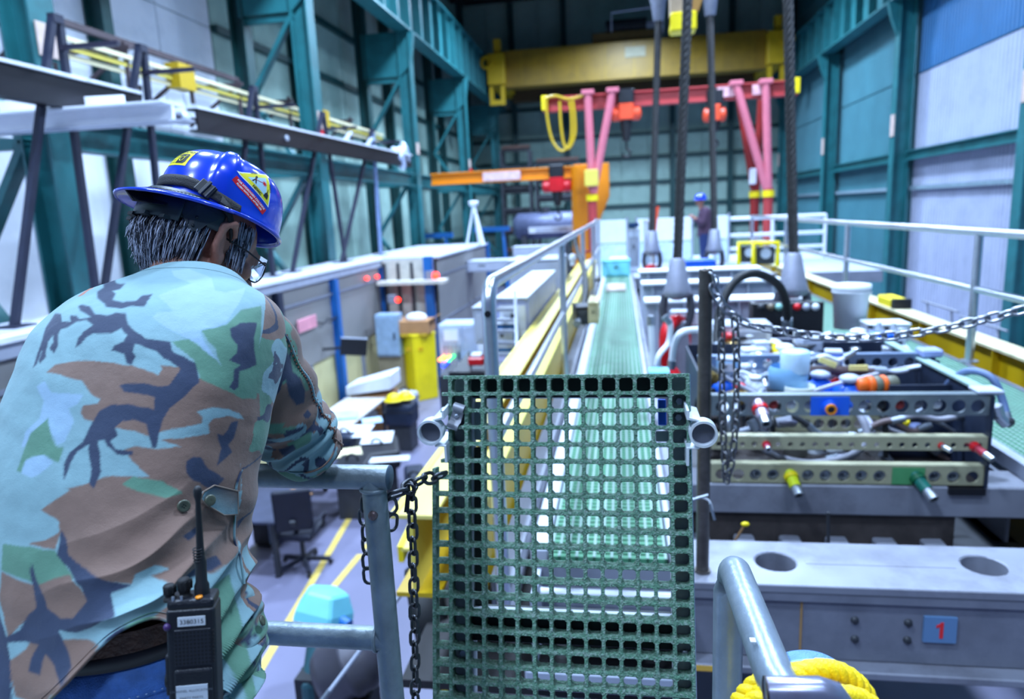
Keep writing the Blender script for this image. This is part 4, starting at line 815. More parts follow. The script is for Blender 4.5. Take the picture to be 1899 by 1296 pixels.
# ---- bottles and loose lines on the deck behind the manifold
for k, (px, py) in enumerate(((1612, 628), (1628, 622), (1642, 630), (1655, 624), (1600, 640), (1668, 634))):
    c = at(px, py+18, Y=5.6); g = thing('sample_bottle', ['pale sample bottle second from the left below the pail', 'tall clear sample bottle behind the row', 'pale sample bottle in the middle of the row', 'pale sample bottle right of the middle', 'leftmost pale sample bottle nearest the pail', 'rightmost pale sample bottle by the yellow beam'][k], 'bottle', c, 'sample bottles on the deck')
    obj('flask', MB().lathe([(0, 0), (0.035, 0), (0.037, 0.01), (0.037, 0.11), (0.016, 0.14), (0.016, 0.16), (0, 0.16)], c, (0, 0, 1), 16), M('bottle_pale', (186, 196, 214), 0.3), g); obj('stopper', MB().cyl(c+V(0, 0, 0.155), c+V(0, 0, 0.18), 0.019), white if k % 2 else dgrey, g)
    obj('stand', MB().cyl((c.x, c.y, -1.93), c, 0.03), grey, g)
for k, (pts, mt, l) in enumerate([([(1345, 700), (1375, 690), (1400, 700), (1425, 695)], white, 'loose white tube beside the hanging chain'), ([(1500, 668), (1530, 660), (1555, 668), (1580, 655)], white, 'loose white tube under the sagging chain'), ([(1340, 735), (1365, 722), (1385, 735), (1400, 728)], blue_b, 'loose blue tube low by the dark post'),
    ([(1590, 690), (1620, 682), (1660, 690), (1700, 682)], lgrey, 'pale tube lying right of the tape tags'), ([(1420, 760), (1470, 772), (1500, 790), (1510, 800)], dgrey, 'dark hose beside the cream pail'), ([(1600, 800), (1650, 780), (1690, 800), (1720, 790)], M('rust_pipe', (110, 92, 92), 0.6), 'rusty tube right of the manifold middle'), ([(1350, 790), (1370, 800), (1395, 795), (1420, 805)], lgrey, 'pale hose in the left manifold corner'), ([(1660, 780), (1700, 770), (1740, 778), (1790, 770)], hose_g, 'grey hose along the dark inner panel')]):
    hose(l, [at(x, y, Y=(4.5 if y < 745 else 4.0)) for x, y in pts], 0.013 if k < 4 else 0.017, mt, 6)
for k, (px, py, sz, mt, l) in enumerate([(1350, 678, (0.12, 0.1, 0.08), M('pale_blue_plastic', (140, 190, 232), 0.4), 'small pale blue box next to the dark post'), (1500, 640, (0.16, 0.1, 0.08), lgrey, 'small grey block left of the white pail'), (1545, 668, (0.1, 0.1, 0.1), blue_b, 'small blue block on the deck under the chain'), (1410, 650, (0.1, 0.1, 0.1), white, 'small white block left of the yellow valve'), (1660, 655, (0.16, 0.12, 0.06), lgrey, 'flat grey block right of the sample bottles'), (1570, 700, (0.14, 0.1, 0.08), dgrey, 'dark block left of the orange light')]):
    box_gear('terminal_block', l, 'block', px, py, 4.45+k*0.08 if py > 660 else 5.1, sz, mt, lgrey, rg.uniform(-0.4, 0.4))
# ================================================================== LEFT: ENCLOSURE, ROOF GEAR
zr = -0.97
roof_m = M('roof_white', (196, 200, 214), 0.45, 0, 0.07, 3, dirt=0.3, dcol=(150, 156, 176))
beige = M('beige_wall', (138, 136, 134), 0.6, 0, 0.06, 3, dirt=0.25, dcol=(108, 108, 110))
t = thing('enclosure', 'long beige walled enclosure with a pale flat roof and blue posts', 'building', (-6.5, 10, -4.3))
rf = obj('roof', MB().box(-6.96, -5.97, 1.0, 17.0, zr-0.05, zr), roof_m, t, 0.01)
for k in range(8): obj('roof_seam', MB().box(-6.98, -5.99, 2.0+k*2, 2.04+k*2, zr, zr+0.012), lgrey, rf)
obj('fascia', MB().box(-6.02, -5.95, 1.0, 17.0, zr-0.22, zr-0.02), lgrey, t, 0.01)
obj('fascia_lip', MB().box(-6.05, -5.9, 1.0, 17.0, zr-0.06, zr+0.015), white, t, 0.006)
ys = [1.0, 3.6, 6.2, 8.8, 11.4, 13.9, 17.0]
for k in range(6):
    y0, y1 = ys[k], ys[k+1]
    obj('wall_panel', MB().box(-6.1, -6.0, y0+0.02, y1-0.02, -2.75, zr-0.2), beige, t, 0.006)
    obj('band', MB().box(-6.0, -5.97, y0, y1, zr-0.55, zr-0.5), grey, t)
    obj('lower_panel', MB().box(-6.14, -6.06, y0+0.02, y1-0.02, -4.3, -2.78), M('lit_interior_cream', (214, 204, 150), 0.6, 0, 0.05), t, 0.006)  # cream colour stands in for the warm lit interior behind the openings
    obj('mullion', MB().box(-6.07, -6.0, (y0+y1)/2-0.05, (y0+y1)/2+0.05, -4.3, -2.75), grey, t)
    p = obj('post', MB().ibeam((-5.93, y1, -4.3), (-5.93, y1, zr-0.22), 0.16, 0.16, 0.02, 0.02, up=(1, 0, 0)), bluep if k in (2, 4, 5) else navy, t)
cables = MB()
for y in np.arange(9.0, 14.0, 0.5): cables.tube([(-5.96, y, -1.95-0.02*math.sin(y*7)), (-5.94, y+0.25, -2.02), (-5.96, y+0.5, -1.95)], 0.02, 6)
obj('cable_run', cables, dgrey, t)
b0, b1, b2 = at(735, 478, Z=zr), at(803, 476, Z=zr), at(905, 450, Z=zr)
t = thing('equipment_shed', 'beige equipment shed with a blue corner post behind the electrical cabinet', 'shed', (-5.2, 19, -4.3))
xr, ya, yb_ = -4.55, 17.05, 23.8
obj('side_wall', MB().box(xr-0.06, xr, ya, yb_, -4.3, zr-0.05), beige, t); obj('front_wall', MB().box(-5.95, xr, ya, ya+0.06, -4.3, zr-0.05), M('beige_light', (204, 198, 186), 0.6), t)
obj('roof', MB().box(-6.96, xr+0.08, ya, yb_+0.1, zr-0.06, zr), roof_m, t, 0.01)
for z in (-1.45, -2.6): obj('side_band', MB().box(xr, xr+0.03, ya, yb_, z-0.05, z), grey, t)
obj('shelf_lip', MB().box(-5.95, xr+0.3, ya-0.5, ya, -1.62, -1.52), M('beige_light', (204, 198, 186), 0.6), t, 0.01)
cp = obj('corner_post', MB().ibeam((-4.72, ya-0.1, -4.3), (-4.72, ya-0.1, zr+0.0), 0.2, 0.24, 0.03, 0.03, up=(0, 1, 0)), bluep, t)
obj('end_post', MB().box(xr-0.1, xr+0.1, yb_-0.1, yb_+0.12, -4.3, zr), bluep, t)
for k in range(3): obj('downpipe', MB().cyl((-5.85+0.35*k, ya-0.12, -4.3), (-5.85+0.35*k, ya-0.12, -1.1), 0.04), dgrey, t)
for (px, py, Y, l) in ((808, 511, 16.8, 'glowing red warning lamp on the blue corner post'), (738, 556, 16.4, 'small red lamp on the shed bracket')):
    c = at(px, py, Y=Y); g = thing('warning_lamp', l, 'lamp', c, 'red lamps'); s_ = 1.0 if px > 800 else 0.7
    obj('lens', MB().sph(c, 0.085*s_), EM('red_glow', (255, 40, 20), 9), g); obj('housing', MB().cbox(c+V(-0.16, 0.05, 0.02), (0.2, 0.14, 0.2)), grey, g, 0.01)
for k, (px, py) in enumerate(((681, 516), (700, 513))):
    c = at(px, py, X=-5.93); tag(obj('indicator', MB().sph(c, 0.05).cyl(c-V(0.05, 0, 0), c, 0.03), EM('red_glow_dim', (255, 60, 50), 4)), ['left of the two red indicator lights under the roof edge', 'right of the two red indicator lights under the roof edge'][k], 'light', 'red indicators')
c = at(573, 600, X=-5.9); tag(obj('notice_board', MB().box(-5.95, -5.92, c.y-0.4, c.y+0.4, c.z-0.12, c.z+0.12), M('pink_notice', (226, 150, 165), 0.6), bevel=0.004), 'pink notice fixed to the enclosure wall beside the camouflage sleeve', 'notice')
# ---- trestles on the roof
tre = M('trestle_black', (34, 38, 58), 0.5, 0.2, 0.15, 6); purp = M('purlin_dark', (44, 40, 58), 0.45, 0.2, 0.2, 5)
specs = [((103, 35), (25, 620), (186, 600), 'black trestle nearest the camera at the far left'), ((262, 90), (190, 560), (310, 560), 'black trestle directly behind the helmet'),
         ((470, 165), (430, 480), (505, 500), 'black trestle behind the right of the helmet'), ((598, 212), (545, 490), (640, 480), 'black trestle beside the red panel'), ((690, 242), (637, 470), (706, 470), 'pale legged trestle at the end of the dark channel')]
XT = -6.5
for k, (ap, f0, f1, l) in enumerate(specs):
    A_p = at(*ap, X=XT); g = thing('roof_trestle', l, 'trestle', (XT, A_p.y, zr), 'trestles standing on the roof')
    F0, F1 = at(*f0, X=XT), at(*f1, X=XT)
    mt = tre
    for i, F in enumerate((F0, F1)):
        d = (F-A_p); F_ = A_p+d*((zr-A_p.z)/d.z)
        obj('leg', MB().beam(A_p+V(0, (-0.05, 0.05)[i], 0), F_, 0.075, 0.075), M('pale_blue_steel', (120, 140, 180), 0.4) if (k == 4 and i == 1) else mt, g)
        obj('foot', MB().cbox(F_+V(0, 0, 0.01), (0.3, 0.3, 0.02)), mt, g)
    obj('head', MB().cbox(A_p, (0.09, 0.16, 0.1)), mt, g)
    obj('arm', MB().beam(A_p+V(0, 0, -0.32), A_p+V(0.75, 0.02, -0.32), 0.055, 0.055), purp, g)
    obj('tie', MB().beam(A_p+V(0, -0.28, -0.75), A_p+V(0, 0.28, -0.75), 0.04, 0.05), purp, g)
    if k < 2: obj('brace', MB().beam(A_p+V(-0.1, 0, -0.5), A_p+V(-0.9, 1.0, -0.9), 0.05, 0.06), M('brown_steel', (70, 56, 60), 0.6), g)
c_ = M('channel_dark', (14, 12, 22), 0.4, 0.2, 0.15, 6)
t = thing('steel_channel', 'near dark steel channel with a bright top resting on the trestles', 'channel', (XT, 6, 1.6))
obj('section', MB().channel((XT+0.1, 3.5, 1.6), (XT+0.1, 9.0, 1.6), 0.16, 0.34, 0.03, flip=-1), c_, t); obj('top_strip', MB().box(XT+0.0, XT+0.22, 3.5, 9.0, 1.775, 1.81), white, t); obj('end_block', MB().box(XT+0.02, XT+0.19, 8.5, 8.7, 1.47, 1.6), lgrey, t)
t = thing('steel_channel', 'long dark steel channel running to the foil wrapped end', 'channel', (XT, 15, 1.6))
obj('section', MB().channel((XT+0.1, 10.3, 1.6), (XT+0.1, 21.6, 1.68), 0.16, 0.34, 0.03, flip=-1), c_, t); obj('top_strip', MB().beam((XT+0.1, 10.3, 1.785), (XT+0.1, 21.6, 1.865), 0.22, 0.035), white, t); obj('web_bolts', MB().cyl((XT+0.19, 13.2, 1.6), (XT+0.22, 13.2, 1.6), 0.05), lgrey, t)
for k, (px, py) in enumerate(((637, 258), (678, 268))):
    c = at(px, py, X=XT+0.1); tag(obj('packing_strip', MB().beam(c+V(0, -0.1, -0.12), c+V(0, 0.5, 0.2), 0.1, 0.06), lgrey, bevel=0.01), ['left pale strip leaning on the long dark channel', 'right pale strip leaning on the long dark channel'][k], 'strip', 'pale strips on the channel')
c = at(745, 291, X=XT+0.1); g = thing('foil_bundle', 'crumpled pale foil wrapped around the channel end', 'foil', c)
for k in range(6): obj('crumple', MB().sph(c+V(rg.uniform(-.1, .1), rg.uniform(-.5, .5), rg.uniform(-.1, .12)), (0.16, 0.4, 0.14), 10, 6, Matrix.Rotation(rg.uniform(0, 3), 3, 'X')), M('foil', (190, 200, 222), 0.3, 0.3), g)
w0, w1 = at(0, 232, Y=7.75), at(322, 209, Y=7.9)
t = thing('white_crossbeam', 'white boxed beam crossing under the near dark channel', 'beam', ((w0.x+w1.x)/2, 7.8, 1.2)); d = (w1-w0)
obj('top_flange', MB().beam(w0-d*0.1+V(0, 0, 0.1), w1+V(0, 0, 0.1), 0.42, 0.03), white, t, 0.004); obj('face', MB().beam(w0-d*0.1, w1, 0.05, 0.17), M('face_white', (244, 244, 250), 0.5, 0, 0.03), t); obj('bottom_flange', MB().beam(w0-d*0.1-V(0, 0, 0.1), w1+V(0.2, 0, -0.1), 0.2, 0.025), lgrey, t)
w0, w1 = at(0, 198, Y=7.98), at(230, 186, Y=8.0); d = (w1-w0)
t = thing('white_crossbeam', 'farther white beam crossing behind the near trestle', 'beam', ((w0.x+w1.x)/2, 8.0, 1.45))
obj('face', MB().beam(w0, w1, 0.05, 0.12), M('face_white', (244, 244, 250), 0.5, 0, 0.03), t, 0.006); obj('dark_strip', MB().beam(w0-V(0, 0, 0.1), w1-V(0, 0, 0.1), 0.05, 0.05), navy, t)
t = thing('tie_rod', 'dark tie rod joining the two steel channels', 'rod', (XT, 9.6, 1.6)); obj('rod', MB().cyl((XT+0.05, 8.9, 1.62), (XT+0.08, 10.4, 1.6), 0.045), purp, t); obj('nut', MB().cyl((XT+0.07, 10.0, 1.6), (XT+0.075, 10.15, 1.6), 0.1, seg=6), lgrey, t)
# white tripod on the shed roof
p = at(878, 380, Y=22.0); t = thing('tripod', 'white tripod standing on the far corner of the shed roof', 'tripod', (p.x, 22, zr))
for k, (dx, dy) in enumerate(((0.28, -0.1), (-0.3, -0.1), (0.05, 0.35))): obj('leg', MB().tube([p, (p.x+dx*0.9, p.y+dy, zr)], [0.05, 0.075] if k == 0 else 0.035, 8), white, t)
obj('head', MB().lathe([(0, -0.05), (0.12, -0.03), (0.16, 0.08), (0.14, 0.12), (0, 0.13)], p), white, t)
# ================================================================== LOWER FLOOR, LEFT
def cabinet(label, x0, x1, y0, y1, z0, z1, mt, doors=2, name='electrical_cabinet', cat='cabinet'):
    g = thing(name, label, cat, ((x0+x1)/2, (y0+y1)/2, z0)); obj('body', MB().box(x0, x1, y0, y1, z0, z1), mt, g, 0.015)
    for k in range(doors):
        xa = x0+(x1-x0)*k/doors+0.02; xb = x0+(x1-x0)*(k+1)/doors-0.02
        dd = obj('door', MB().box(xa, xb, y0-0.02, y0, z0+0.05, z1-0.05), mt, g, 0.006); obj('handle', MB().cbox((xb-0.08, y0-0.04, (z0+z1)/2), (0.03, 0.04, 0.16)), dgrey, dd)
    return g
c0, c1 = at(812, 602, Y=14.0), at(908, 690, Y=14.0)
g = cabinet('pale grey electrical cabinet with a vented door below the shed', c0.x, c1.x, 14.0, 14.7, c1.z-0.3, c0.z, M('cab_grey', (172, 184, 206), 0.45), 2)
obj('plinth', MB().box(c0.x+0.1, c1.x-0.1, 14.1, 14.6, -4.3, c1.z-0.3), dgrey, g)
p, q = at(822, 612, Y=13.97), at(850, 632, Y=13.97); obj('schedule_card', MB().box(p.x, q.x, 13.965, 13.98, q.z, p.z), white, g)
for k in range(5): p = at(824+k*7, 640, Y=13.97); obj('vent_slot', MB().box(p.x-0.02, p.x+0.02, 13.965, 13.98, p.z-0.45, p.z), grey, g)
p = at(892, 638, Y=13.97); obj('warning_label', MB().box(p.x-0.07, p.x+0.07, 13.965, 13.98, p.z-0.16, p.z+0.1), white, g)
for k, (px, py, col, l) in enumerate(((816, 667, (255, 140, 60), 'left orange pilot light below the cabinet'), (825, 667, (255, 120, 50), 'right orange pilot light below the cabinet'), (833, 667, (40, 230, 90), 'green pilot light below the cabinet'), (822, 678, (30, 60, 255), 'blue pilot light below the cabinet'))):
    c = at(px, py, Y=13.6); tag(obj('pilot_light', MB().sph(c, 0.04).cyl(c, c+V(0, 0.4, 0), 0.03), EM('pilot%d' % k, col, 5)), l, 'light', 'pilot lights')
def yb(px, py, Z=-4.3): return at(px, py, Z=Z)
# yellow hazard bin with box on it
c = yb(783, 737); g = thing('yellow_bin', 'tall bright yellow hazardous waste bin', 'bin', c); w_ = 0.32
obj('body', MB().lathe([(0, 0), (0.42, 0), (0.44, 1.55), (0.46, 1.57), (0.46, 1.62), (0, 1.62)], c, (0, 0, 1), 4, False), yellow_b, g, 0.02); obj('lid_rim', MB().box(c.x-0.33, c.x+0.33, c.y-0.33, c.y+0.33, c.z+1.55, c.z+1.62), yellow, g, 0.01); obj('warning_band', MB().box(c.x-0.2, c.x+0.2, c.y-0.34, c.y-0.32, c.z+1.22, c.z+1.3), M('band_orange', (220, 170, 10), 0.5), g)
g = thing('carton', 'open brown carton with a white bag on the yellow bin', 'carton', c+V(0, 0, 1.62)); z0 = c.z+1.62
obj('box', MB().box(c.x-0.38, c.x+0.38, c.y-0.3, c.y+0.3, z0, z0+0.3), cardb, g, 0.01)
for s_ in (-1, 1): obj('flap', MB().beam((c.x+s_*0.38, c.y, z0+0.3), (c.x+s_*0.52, c.y, z0+0.38), 0.6, 0.015, up=(0, 0, 1)), cardb, g)
obj('bag', MB().sph((c.x, c.y, z0+0.34), (0.26, 0.22, 0.13)), white, g)
c = yb(728, 745); g = cabinet('blue-grey wall box beside the yellow bin', c.x-0.28, c.x+0.28, c.y, c.y+0.4, -4.3+1.1, -4.3+2.1, M('bluegrey_box', (140, 164, 186), 0.5), 1, 'wall_box', 'box'); obj('stand', MB().box(c.x-0.3, c.x+0.3, c.y+0.1, c.y+0.3, -4.3, -3.2), M('tan_stand', (150, 138, 110), 0.6), g)
c = yb(700, 790)+V(0, 0, 0); g = thing('carton', 'brown carton with a white lid on the floor by the blue post', 'carton', c)
obj('box', MB().box(c.x-0.42, c.x+0.42, c.y-0.3, c.y+0.3, -4.3, -3.55), cardb, g, 0.01); obj('lid', MB().poly([(c.x-0.48, c.y-0.36, -3.55), (c.x+0.48, c.y-0.36, -3.42), (c.x+0.48, c.y-0.36, -3.1), (c.x-0.48, c.y-0.36, -3.35)], (0, 0.7, 0)), white, g, 0.02); obj('label_disc', MB().cyl((c.x, c.y-0.32, -3.95), (c.x, c.y-0.3, -3.95), 0.14), white, g)
# wall monitor
a_ = at(640, 632, X=-5.3); g = thing('wall_monitor', 'black monitor on an arm leaning out from the enclosure wall', 'monitor', a_)
m0, m1, m2, m3 = at(636, 632, X=-5.35), at(684, 624, X=-5.1), at(676, 655, X=-5.05), at(632, 666, X=-5.3)
mc = (m0+m2)/2; Rm = Matrix.Rotation(0.55, 3, 'Z') @ Matrix.Rotation(0.15, 3, 'Y'); obj('screen', MB().cbox(mc, (0.52, 0.05, 0.33), Rm), M('screen_black', (10, 12, 24), 0.6), g, 0.01); obj('bezel_top', MB().cbox(mc+Rm @ V(0, 0, 0.175), (0.52, 0.06, 0.02), Rm), lgrey, g); obj('arm', MB().beam(mc+V(-0.05, 0.04, 0), V(-5.99, mc.y+0.35, mc.z-0.1), 0.05, 0.05), dgrey, g)
# desks with clutter along the enclosure
def desk(label, x0, x1, y0, y1, z, mt):
    g = thing('desk', label, 'desk', ((x0+x1)/2, (y0+y1)/2, -4.3), 'desks on the shop floor')
    obj('top', MB().box(x0, x1, y0, y1, z-0.04, z), mt, g, 0.008)
    for x in (x0+0.05, x1-0.05):
        for y in (y0+0.05, y1-0.05): obj('leg', MB().box(x-0.03, x+0.03, y-0.03, y+0.03, -4.3, z-0.04), dgrey, g)
    obj('modesty_panel', MB().box(x0+0.02, x0+0.04, y0+0.1, y1-0.1, -4.0, z-0.04), dgrey, g)
    return g
zd = -3.55
desk('cluttered work desk below the elbow of the man', -5.0, -4.2, 7.4, 9.9, zd, M('desk_dark', (60, 64, 84), 0.5))
desk('pale work desk farther along the enclosure wall', -5.6, -4.75, 10.1, 13.2, zd, M('desk_top', (196, 190, 184), 0.5))
desk('dark desk behind the office chair', -5.6, -4.75, 4.6, 7.2, zd, M('desk_dark', (60, 64, 84), 0.5))
cl = random.Random(5)
def paper(px, py, Z, sz, mt, l, rz):
    c = at(px, py, Z=Z); g = tag(obj('paper_sheet', MB().cbox(c+V(0, 0, 0.006), (sz[0], sz[1], 0.012), Matrix.Rotation(rz, 3, 'Z')), mt, bevel=0.003), l, 'paper', 'papers on the desks'); return g
for k, (px, py, sx, sy, l, mt) in enumerate([(660, 800, 0.5, 0.7, 'large white drawing sheet on the pale desk near the camouflage elbow', white), (700, 812, 0.5, 0.6, 'white paper pad in front of the dark bags', white), (640, 770, 0.5, 0.5, 'pale green folder on the pale desk', M('folder', (170, 206, 196), 0.6)), (640, 840, 0.5, 0.4, 'cream folder next to the camouflage elbow', cream), (722, 852, 0.6, 0.22, 'long white roll on the dark case', white), (690, 780, 0.35, 0.35, 'pale blue sheet beside the black bag', M('pale_blue_sheet', (176, 206, 232), 0.6)), (545, 918, 0.4, 0.3, 'tan card on the dark desk under the rail', cardb)]):
    paper(px, py, zd+0.01+0.004*k, (sx, sy), mt, l, cl.uniform(-0.5, 0.5))
for k, (px, py, Z, sz, mt, l) in enumerate([(745, 765, -3.6, (0.55, 0.5, 0.45), navy, 'dark backpack with yellow gear at the end of the desks'), (700, 840, -3.7, (0.7, 0.9, 0.3), blackp, 'large black equipment case below the white tube end'), (655, 868, -3.6, (0.5, 0.6, 0.25), blackp, 'black case partly under the rail'), (770, 900, -3.9, (0.3, 1.2, 0.25), navy, 'dark trunk beside the yellow cover'), (752, 742, -3.9, (0.5, 0.4, 0.4), lgrey, 'pale storage tub in front of the yellow bin'), (640, 815, -3.6, (0.3, 0.3, 0.2), navy, 'small dark case on the pale desk')]):
    c = at(px, py, Z=Z); g = thing('equipment_case', l, 'case', (c.x, c.y, -4.3)); R_ = Matrix.Rotation(cl.uniform(-0.4, 0.4), 3, 'Z')
    obj('shell', MB().cbox(c, sz, R_), mt, g, min(sz)*0.2, segs=3); obj('lid_seam', MB().cbox(c+V(0, 0, sz[2]*0.15), (sz[0]*1.02, sz[1]*1.02, 0.02), R_), dgrey, g); obj('grip', MB().tube(arc(c+V(0, 0, sz[2]/2), 0.09, 0, PI, 8, (1, 0, 0), (0, 0, 1)), 0.018, 8), rubber, g)
    obj('rest', MB().cbox((c.x, c.y, (-4.3+c.z-sz[2]/2)/2), (sz[0]*0.8, sz[1]*0.8, max(0.05, c.z-sz[2]/2+4.3)), R_), dgrey, g)
for k, (px, py, l, mt) in enumerate([(730, 742, 'left yellow helmet on the dark backpack', yellow_b), (752, 738, 'right yellow helmet on the dark backpack', yellow_b)]):
    c = at(px, py, Z=-3.3); g = thing('yellow_helmet', l, 'helmet', c, 'yellow helmets on the backpack'); obj('dome', MB().lathe([(0.14, 0), (0.135, 0.05), (0.1, 0.1), (0.05, 0.125), (0, 0.13)], c), mt, g); obj('brim', MB().lathe([(0.12, 0.005), (0.18, 0.0), (0.18, 0.012), (0.13, 0.02)], c), mt, g)
# office chair
c = at(565, 1050, Z=-4.3); g = thing('office_chair', 'black office swivel chair on the shop floor', 'chair', c)
bk = M('chair_black', (16, 20, 40), 0.6, 0, 0.2, 8)
for k in range(5):
    a = 2*PI*k/5+0.3; e = c+V(0.33*math.cos(a), 0.33*math.sin(a), 0.07); obj('base_arm', MB().beam(c+V(0, 0, 0.12), e, 0.05, 0.04), bk, g); obj('caster', MB().cyl(e+V(-0.02, 0, -0.04), e+V(0.02, 0, -0.04), 0.03, seg=12), rubber, g)
obj('gas_lift', MB().cyl(c+V(0, 0, 0.1), c+V(0, 0, 0.45), 0.03), dgrey, g)
obj('seat', MB().cbox(c+V(0, 0, 0.5), (0.5, 0.5, 0.1)), bk, g, 0.04, segs=3)
Rb = Matrix.Rotation(0.35, 3, 'Z') @ Matrix.Rotation(0.12, 3, 'X')
obj('backrest', MB().cbox(c+V(0.05, -0.24, 0.87), (0.46, 0.08, 0.56), Rb), bk, g, 0.035, segs=3); obj('back_bracket', MB().beam(c+V(0.02, -0.1, 0.47), c+V(0.06, -0.3, 0.75), 0.06, 0.03), dgrey, g)
for s_ in (-1, 1): obj('armrest', MB().tube([c+V(s_*0.25, 0.1, 0.5), c+V(s_*0.3, 0.1, 0.7), c+V(s_*0.3, -0.15, 0.7), c+V(s_*0.25, -0.2, 0.55)], 0.02, 8), bk, g)
# grey computer tower
c = at(510, 1010, Z=-4.3); g = thing('computer_tower', 'pale grey computer tower left of the office chair', 'computer', c)
obj('case', MB().box(c.x-0.25, c.x+0.0, c.y-0.1, c.y+0.4, -4.25, -3.75), M('tower_grey', (150, 158, 176), 0.4), g, 0.02); obj('front_bezel', MB().box(c.x-0.24, c.x-0.01, c.y-0.12, c.y-0.1, -4.24, -3.76), blackp, g, 0.01); obj('foot', MB().box(c.x-0.24, c.x-0.02, c.y-0.05, c.y+0.35, -4.3, -4.25), rubber, g)
# ---- nearer things low between the rail and the gate
def at3(px, py, Z): return at(px, py, Z=Z)
q = [at3(735, 1012, -2.3), at3(822, 1012, -2.3), at3(822, 862, -2.1), at3(760, 935, -2.1)]
g = thing('yellow_cover', 'flat pale yellow machine cover left of the gate', 'cover', (q[0]+q[2])/2); g.location.z = -2.5; OFF[g.name] = Vector(g.location)
q2 = [at3(742, 1016, -2.3), at3(845, 1016, -2.3), at3(990, 780, -2.3), at3(850, 790, -2.3)]
obj('plate', MB().poly(q2, (0, 0, -0.03)), M('cover_yellow', (232, 214, 110), 0.5), g, 0.004); obj('kick_strip', MB().beam(q2[0]+V(0, 0, -0.05), q2[3]+V(0, 0, -0.05), 0.04, 0.12), yellow_b, g); 
for s_ in (0.15, 0.85): p = q2[0].lerp(q2[3], s_)+V(0.15, 0, 0); obj('leg', MB().box(p.x-0.04, p.x+0.04, p.y-0.04, p.y+0.04, -4.3, -2.33), dgrey, g)
g = thing('yellow_guard_post', 'bright yellow guard post just behind the left gate edge', 'post', at3(812, 1080, -2.6)); p = at(812, 1090, Y=3.6); p2 = at(812, 880, Y=3.6)
obj('tube', MB().box(p.x-0.02, p.x+0.02, 3.58, 3.62, -4.3, p2.z), yellow_b, g); obj('foot', MB().cbox((p.x, 3.6, -4.29), (0.2, 0.2, 0.02)), yellow_b, g); obj('clamp', MB().cbox(at(808, 965, Y=3.6), (0.1, 0.06, 0.06)), yellow_b, g)
# cyan lid, blower and pump on the floor
c = at(600, 1128, Z=-3.4); g = thing('cyan_hood', 'light cyan plastic hood beside the floor dashes', 'hood', (c.x, c.y, -4.3)); R_ = Matrix.Rotation(-0.35, 3, 'Z')
obj('hood_shell', MB().lathe([(0, 0.17), (0.2, 0.16), (0.28, 0.0), (0.29, -0.08)], c, (0.2, 0.3, 1), 5, False), cyan, g, 0.02); obj('neck', MB().cyl(c+V(0.14, -0.06, -0.05), c+V(0.28, -0.12, -0.08), 0.05), bluep, g); obj('pole', MB().cyl((c.x, c.y, -4.3), c, 0.025), dgrey, g)
c = at(645, 1235, Z=-2.9); g = thing('pump_motor', 'round dark grey pump motor low behind the rail post', 'pump', (c.x, c.y, -4.3))
obj('barrel', MB().lathe([(0, -0.2), (0.15, -0.2), (0.2, -0.14), (0.2, 0.0), (0.215, 0.01), (0.215, 0.05), (0.2, 0.06), (0.2, 0.14), (0.12, 0.2), (0, 0.2)], c, (0.9, 0.3, 0.35), 24), M('motor_grey', (72, 70, 80), 0.45, 0.2), g); obj('stand', MB().cbox((c.x, c.y, -3.7), (0.3, 0.3, 1.2)), dgrey, g)
c = at(600, 1262, Z=-3.1); g = thing('blower', 'teal and black blower unit low beside the jeans', 'blower', (c.x, c.y, -4.3)); tl = M('blower_teal', (44, 84, 94), 0.45)
obj('housing', MB().cbox(c, (0.3, 0.24, 0.18), Matrix.Rotation(0.5, 3, 'Z')), tl, g, 0.04, segs=2); obj('motor', MB().cyl(c+V(-0.05, 0, 0.05), c+V(-0.05, 0.1, 0.2), 0.09), tl, g); obj('base', MB().cbox((c.x, c.y, -3.65), (0.28, 0.28, 1.3)), blackp, g)
hose('thin pale conduit crossing behind the rail post', [at(600, 1296, Y=2.9), at(680, 1190, Y=3.05), at(760, 1080, Y=3.2), at(800, 1035, Y=3.3)], 0.011, lgrey, cat='conduit')
g = thing('tyre', 'black rubber tyre standing left of the gate', 'tyre', at(795, 1130, Y=3.2)); c = at(800, 1140, Y=3.3)
obj('tread', MB().lathe([(0.19, -0.08), (0.26, -0.09), (0.28, -0.05), (0.28, 0.05), (0.26, 0.09), (0.19, 0.08), (0.19, -0.08)], c, (1, 0.35, 0.15), 28), rubber, g); obj('hub', MB().lathe([(0, -0.05), (0.1, -0.05), (0.19, -0.02), (0.19, 0.05)], c, (1, 0.35, 0.15), 24), dgrey, g)
# ---- machinery between the left rail and the shed
for k, (px, py, Y, sz, mt, l) in enumerate([(985, 560, 9.0, (0.35, 3.2, 0.5), M('lav_conveyor', (150, 158, 200), 0.45), 'long lavender grey conveyor behind the left handrail'), (925, 592, 8.0, (0.4, 1.0, 0.4), lgrey, 'pale grey machine hood left of the conveyor'), (1000, 505, 12.5, (0.9, 1.2, 0.5), lgrey, 'pale machine hood under the far left handrail'), (938, 620, 7.5, (0.3, 0.5, 0.3), bluep, 'blue control box low behind the left handrail post'), (900, 492, 21, (1.8, 1.0, 0.3), lgrey, 'long pale bench by the shed end'), (1000, 468, 20, (1.4, 0.8, 0.35), lgrey, 'pale duct section behind the far left handrail'), (1045, 425, 27, (2.6, 0.5, 0.2), white, 'white overhead duct in front of the grey tank')]):
    box_gear('machine_unit', l, 'machine', px, py, Y, sz, mt, lgrey if k else white)
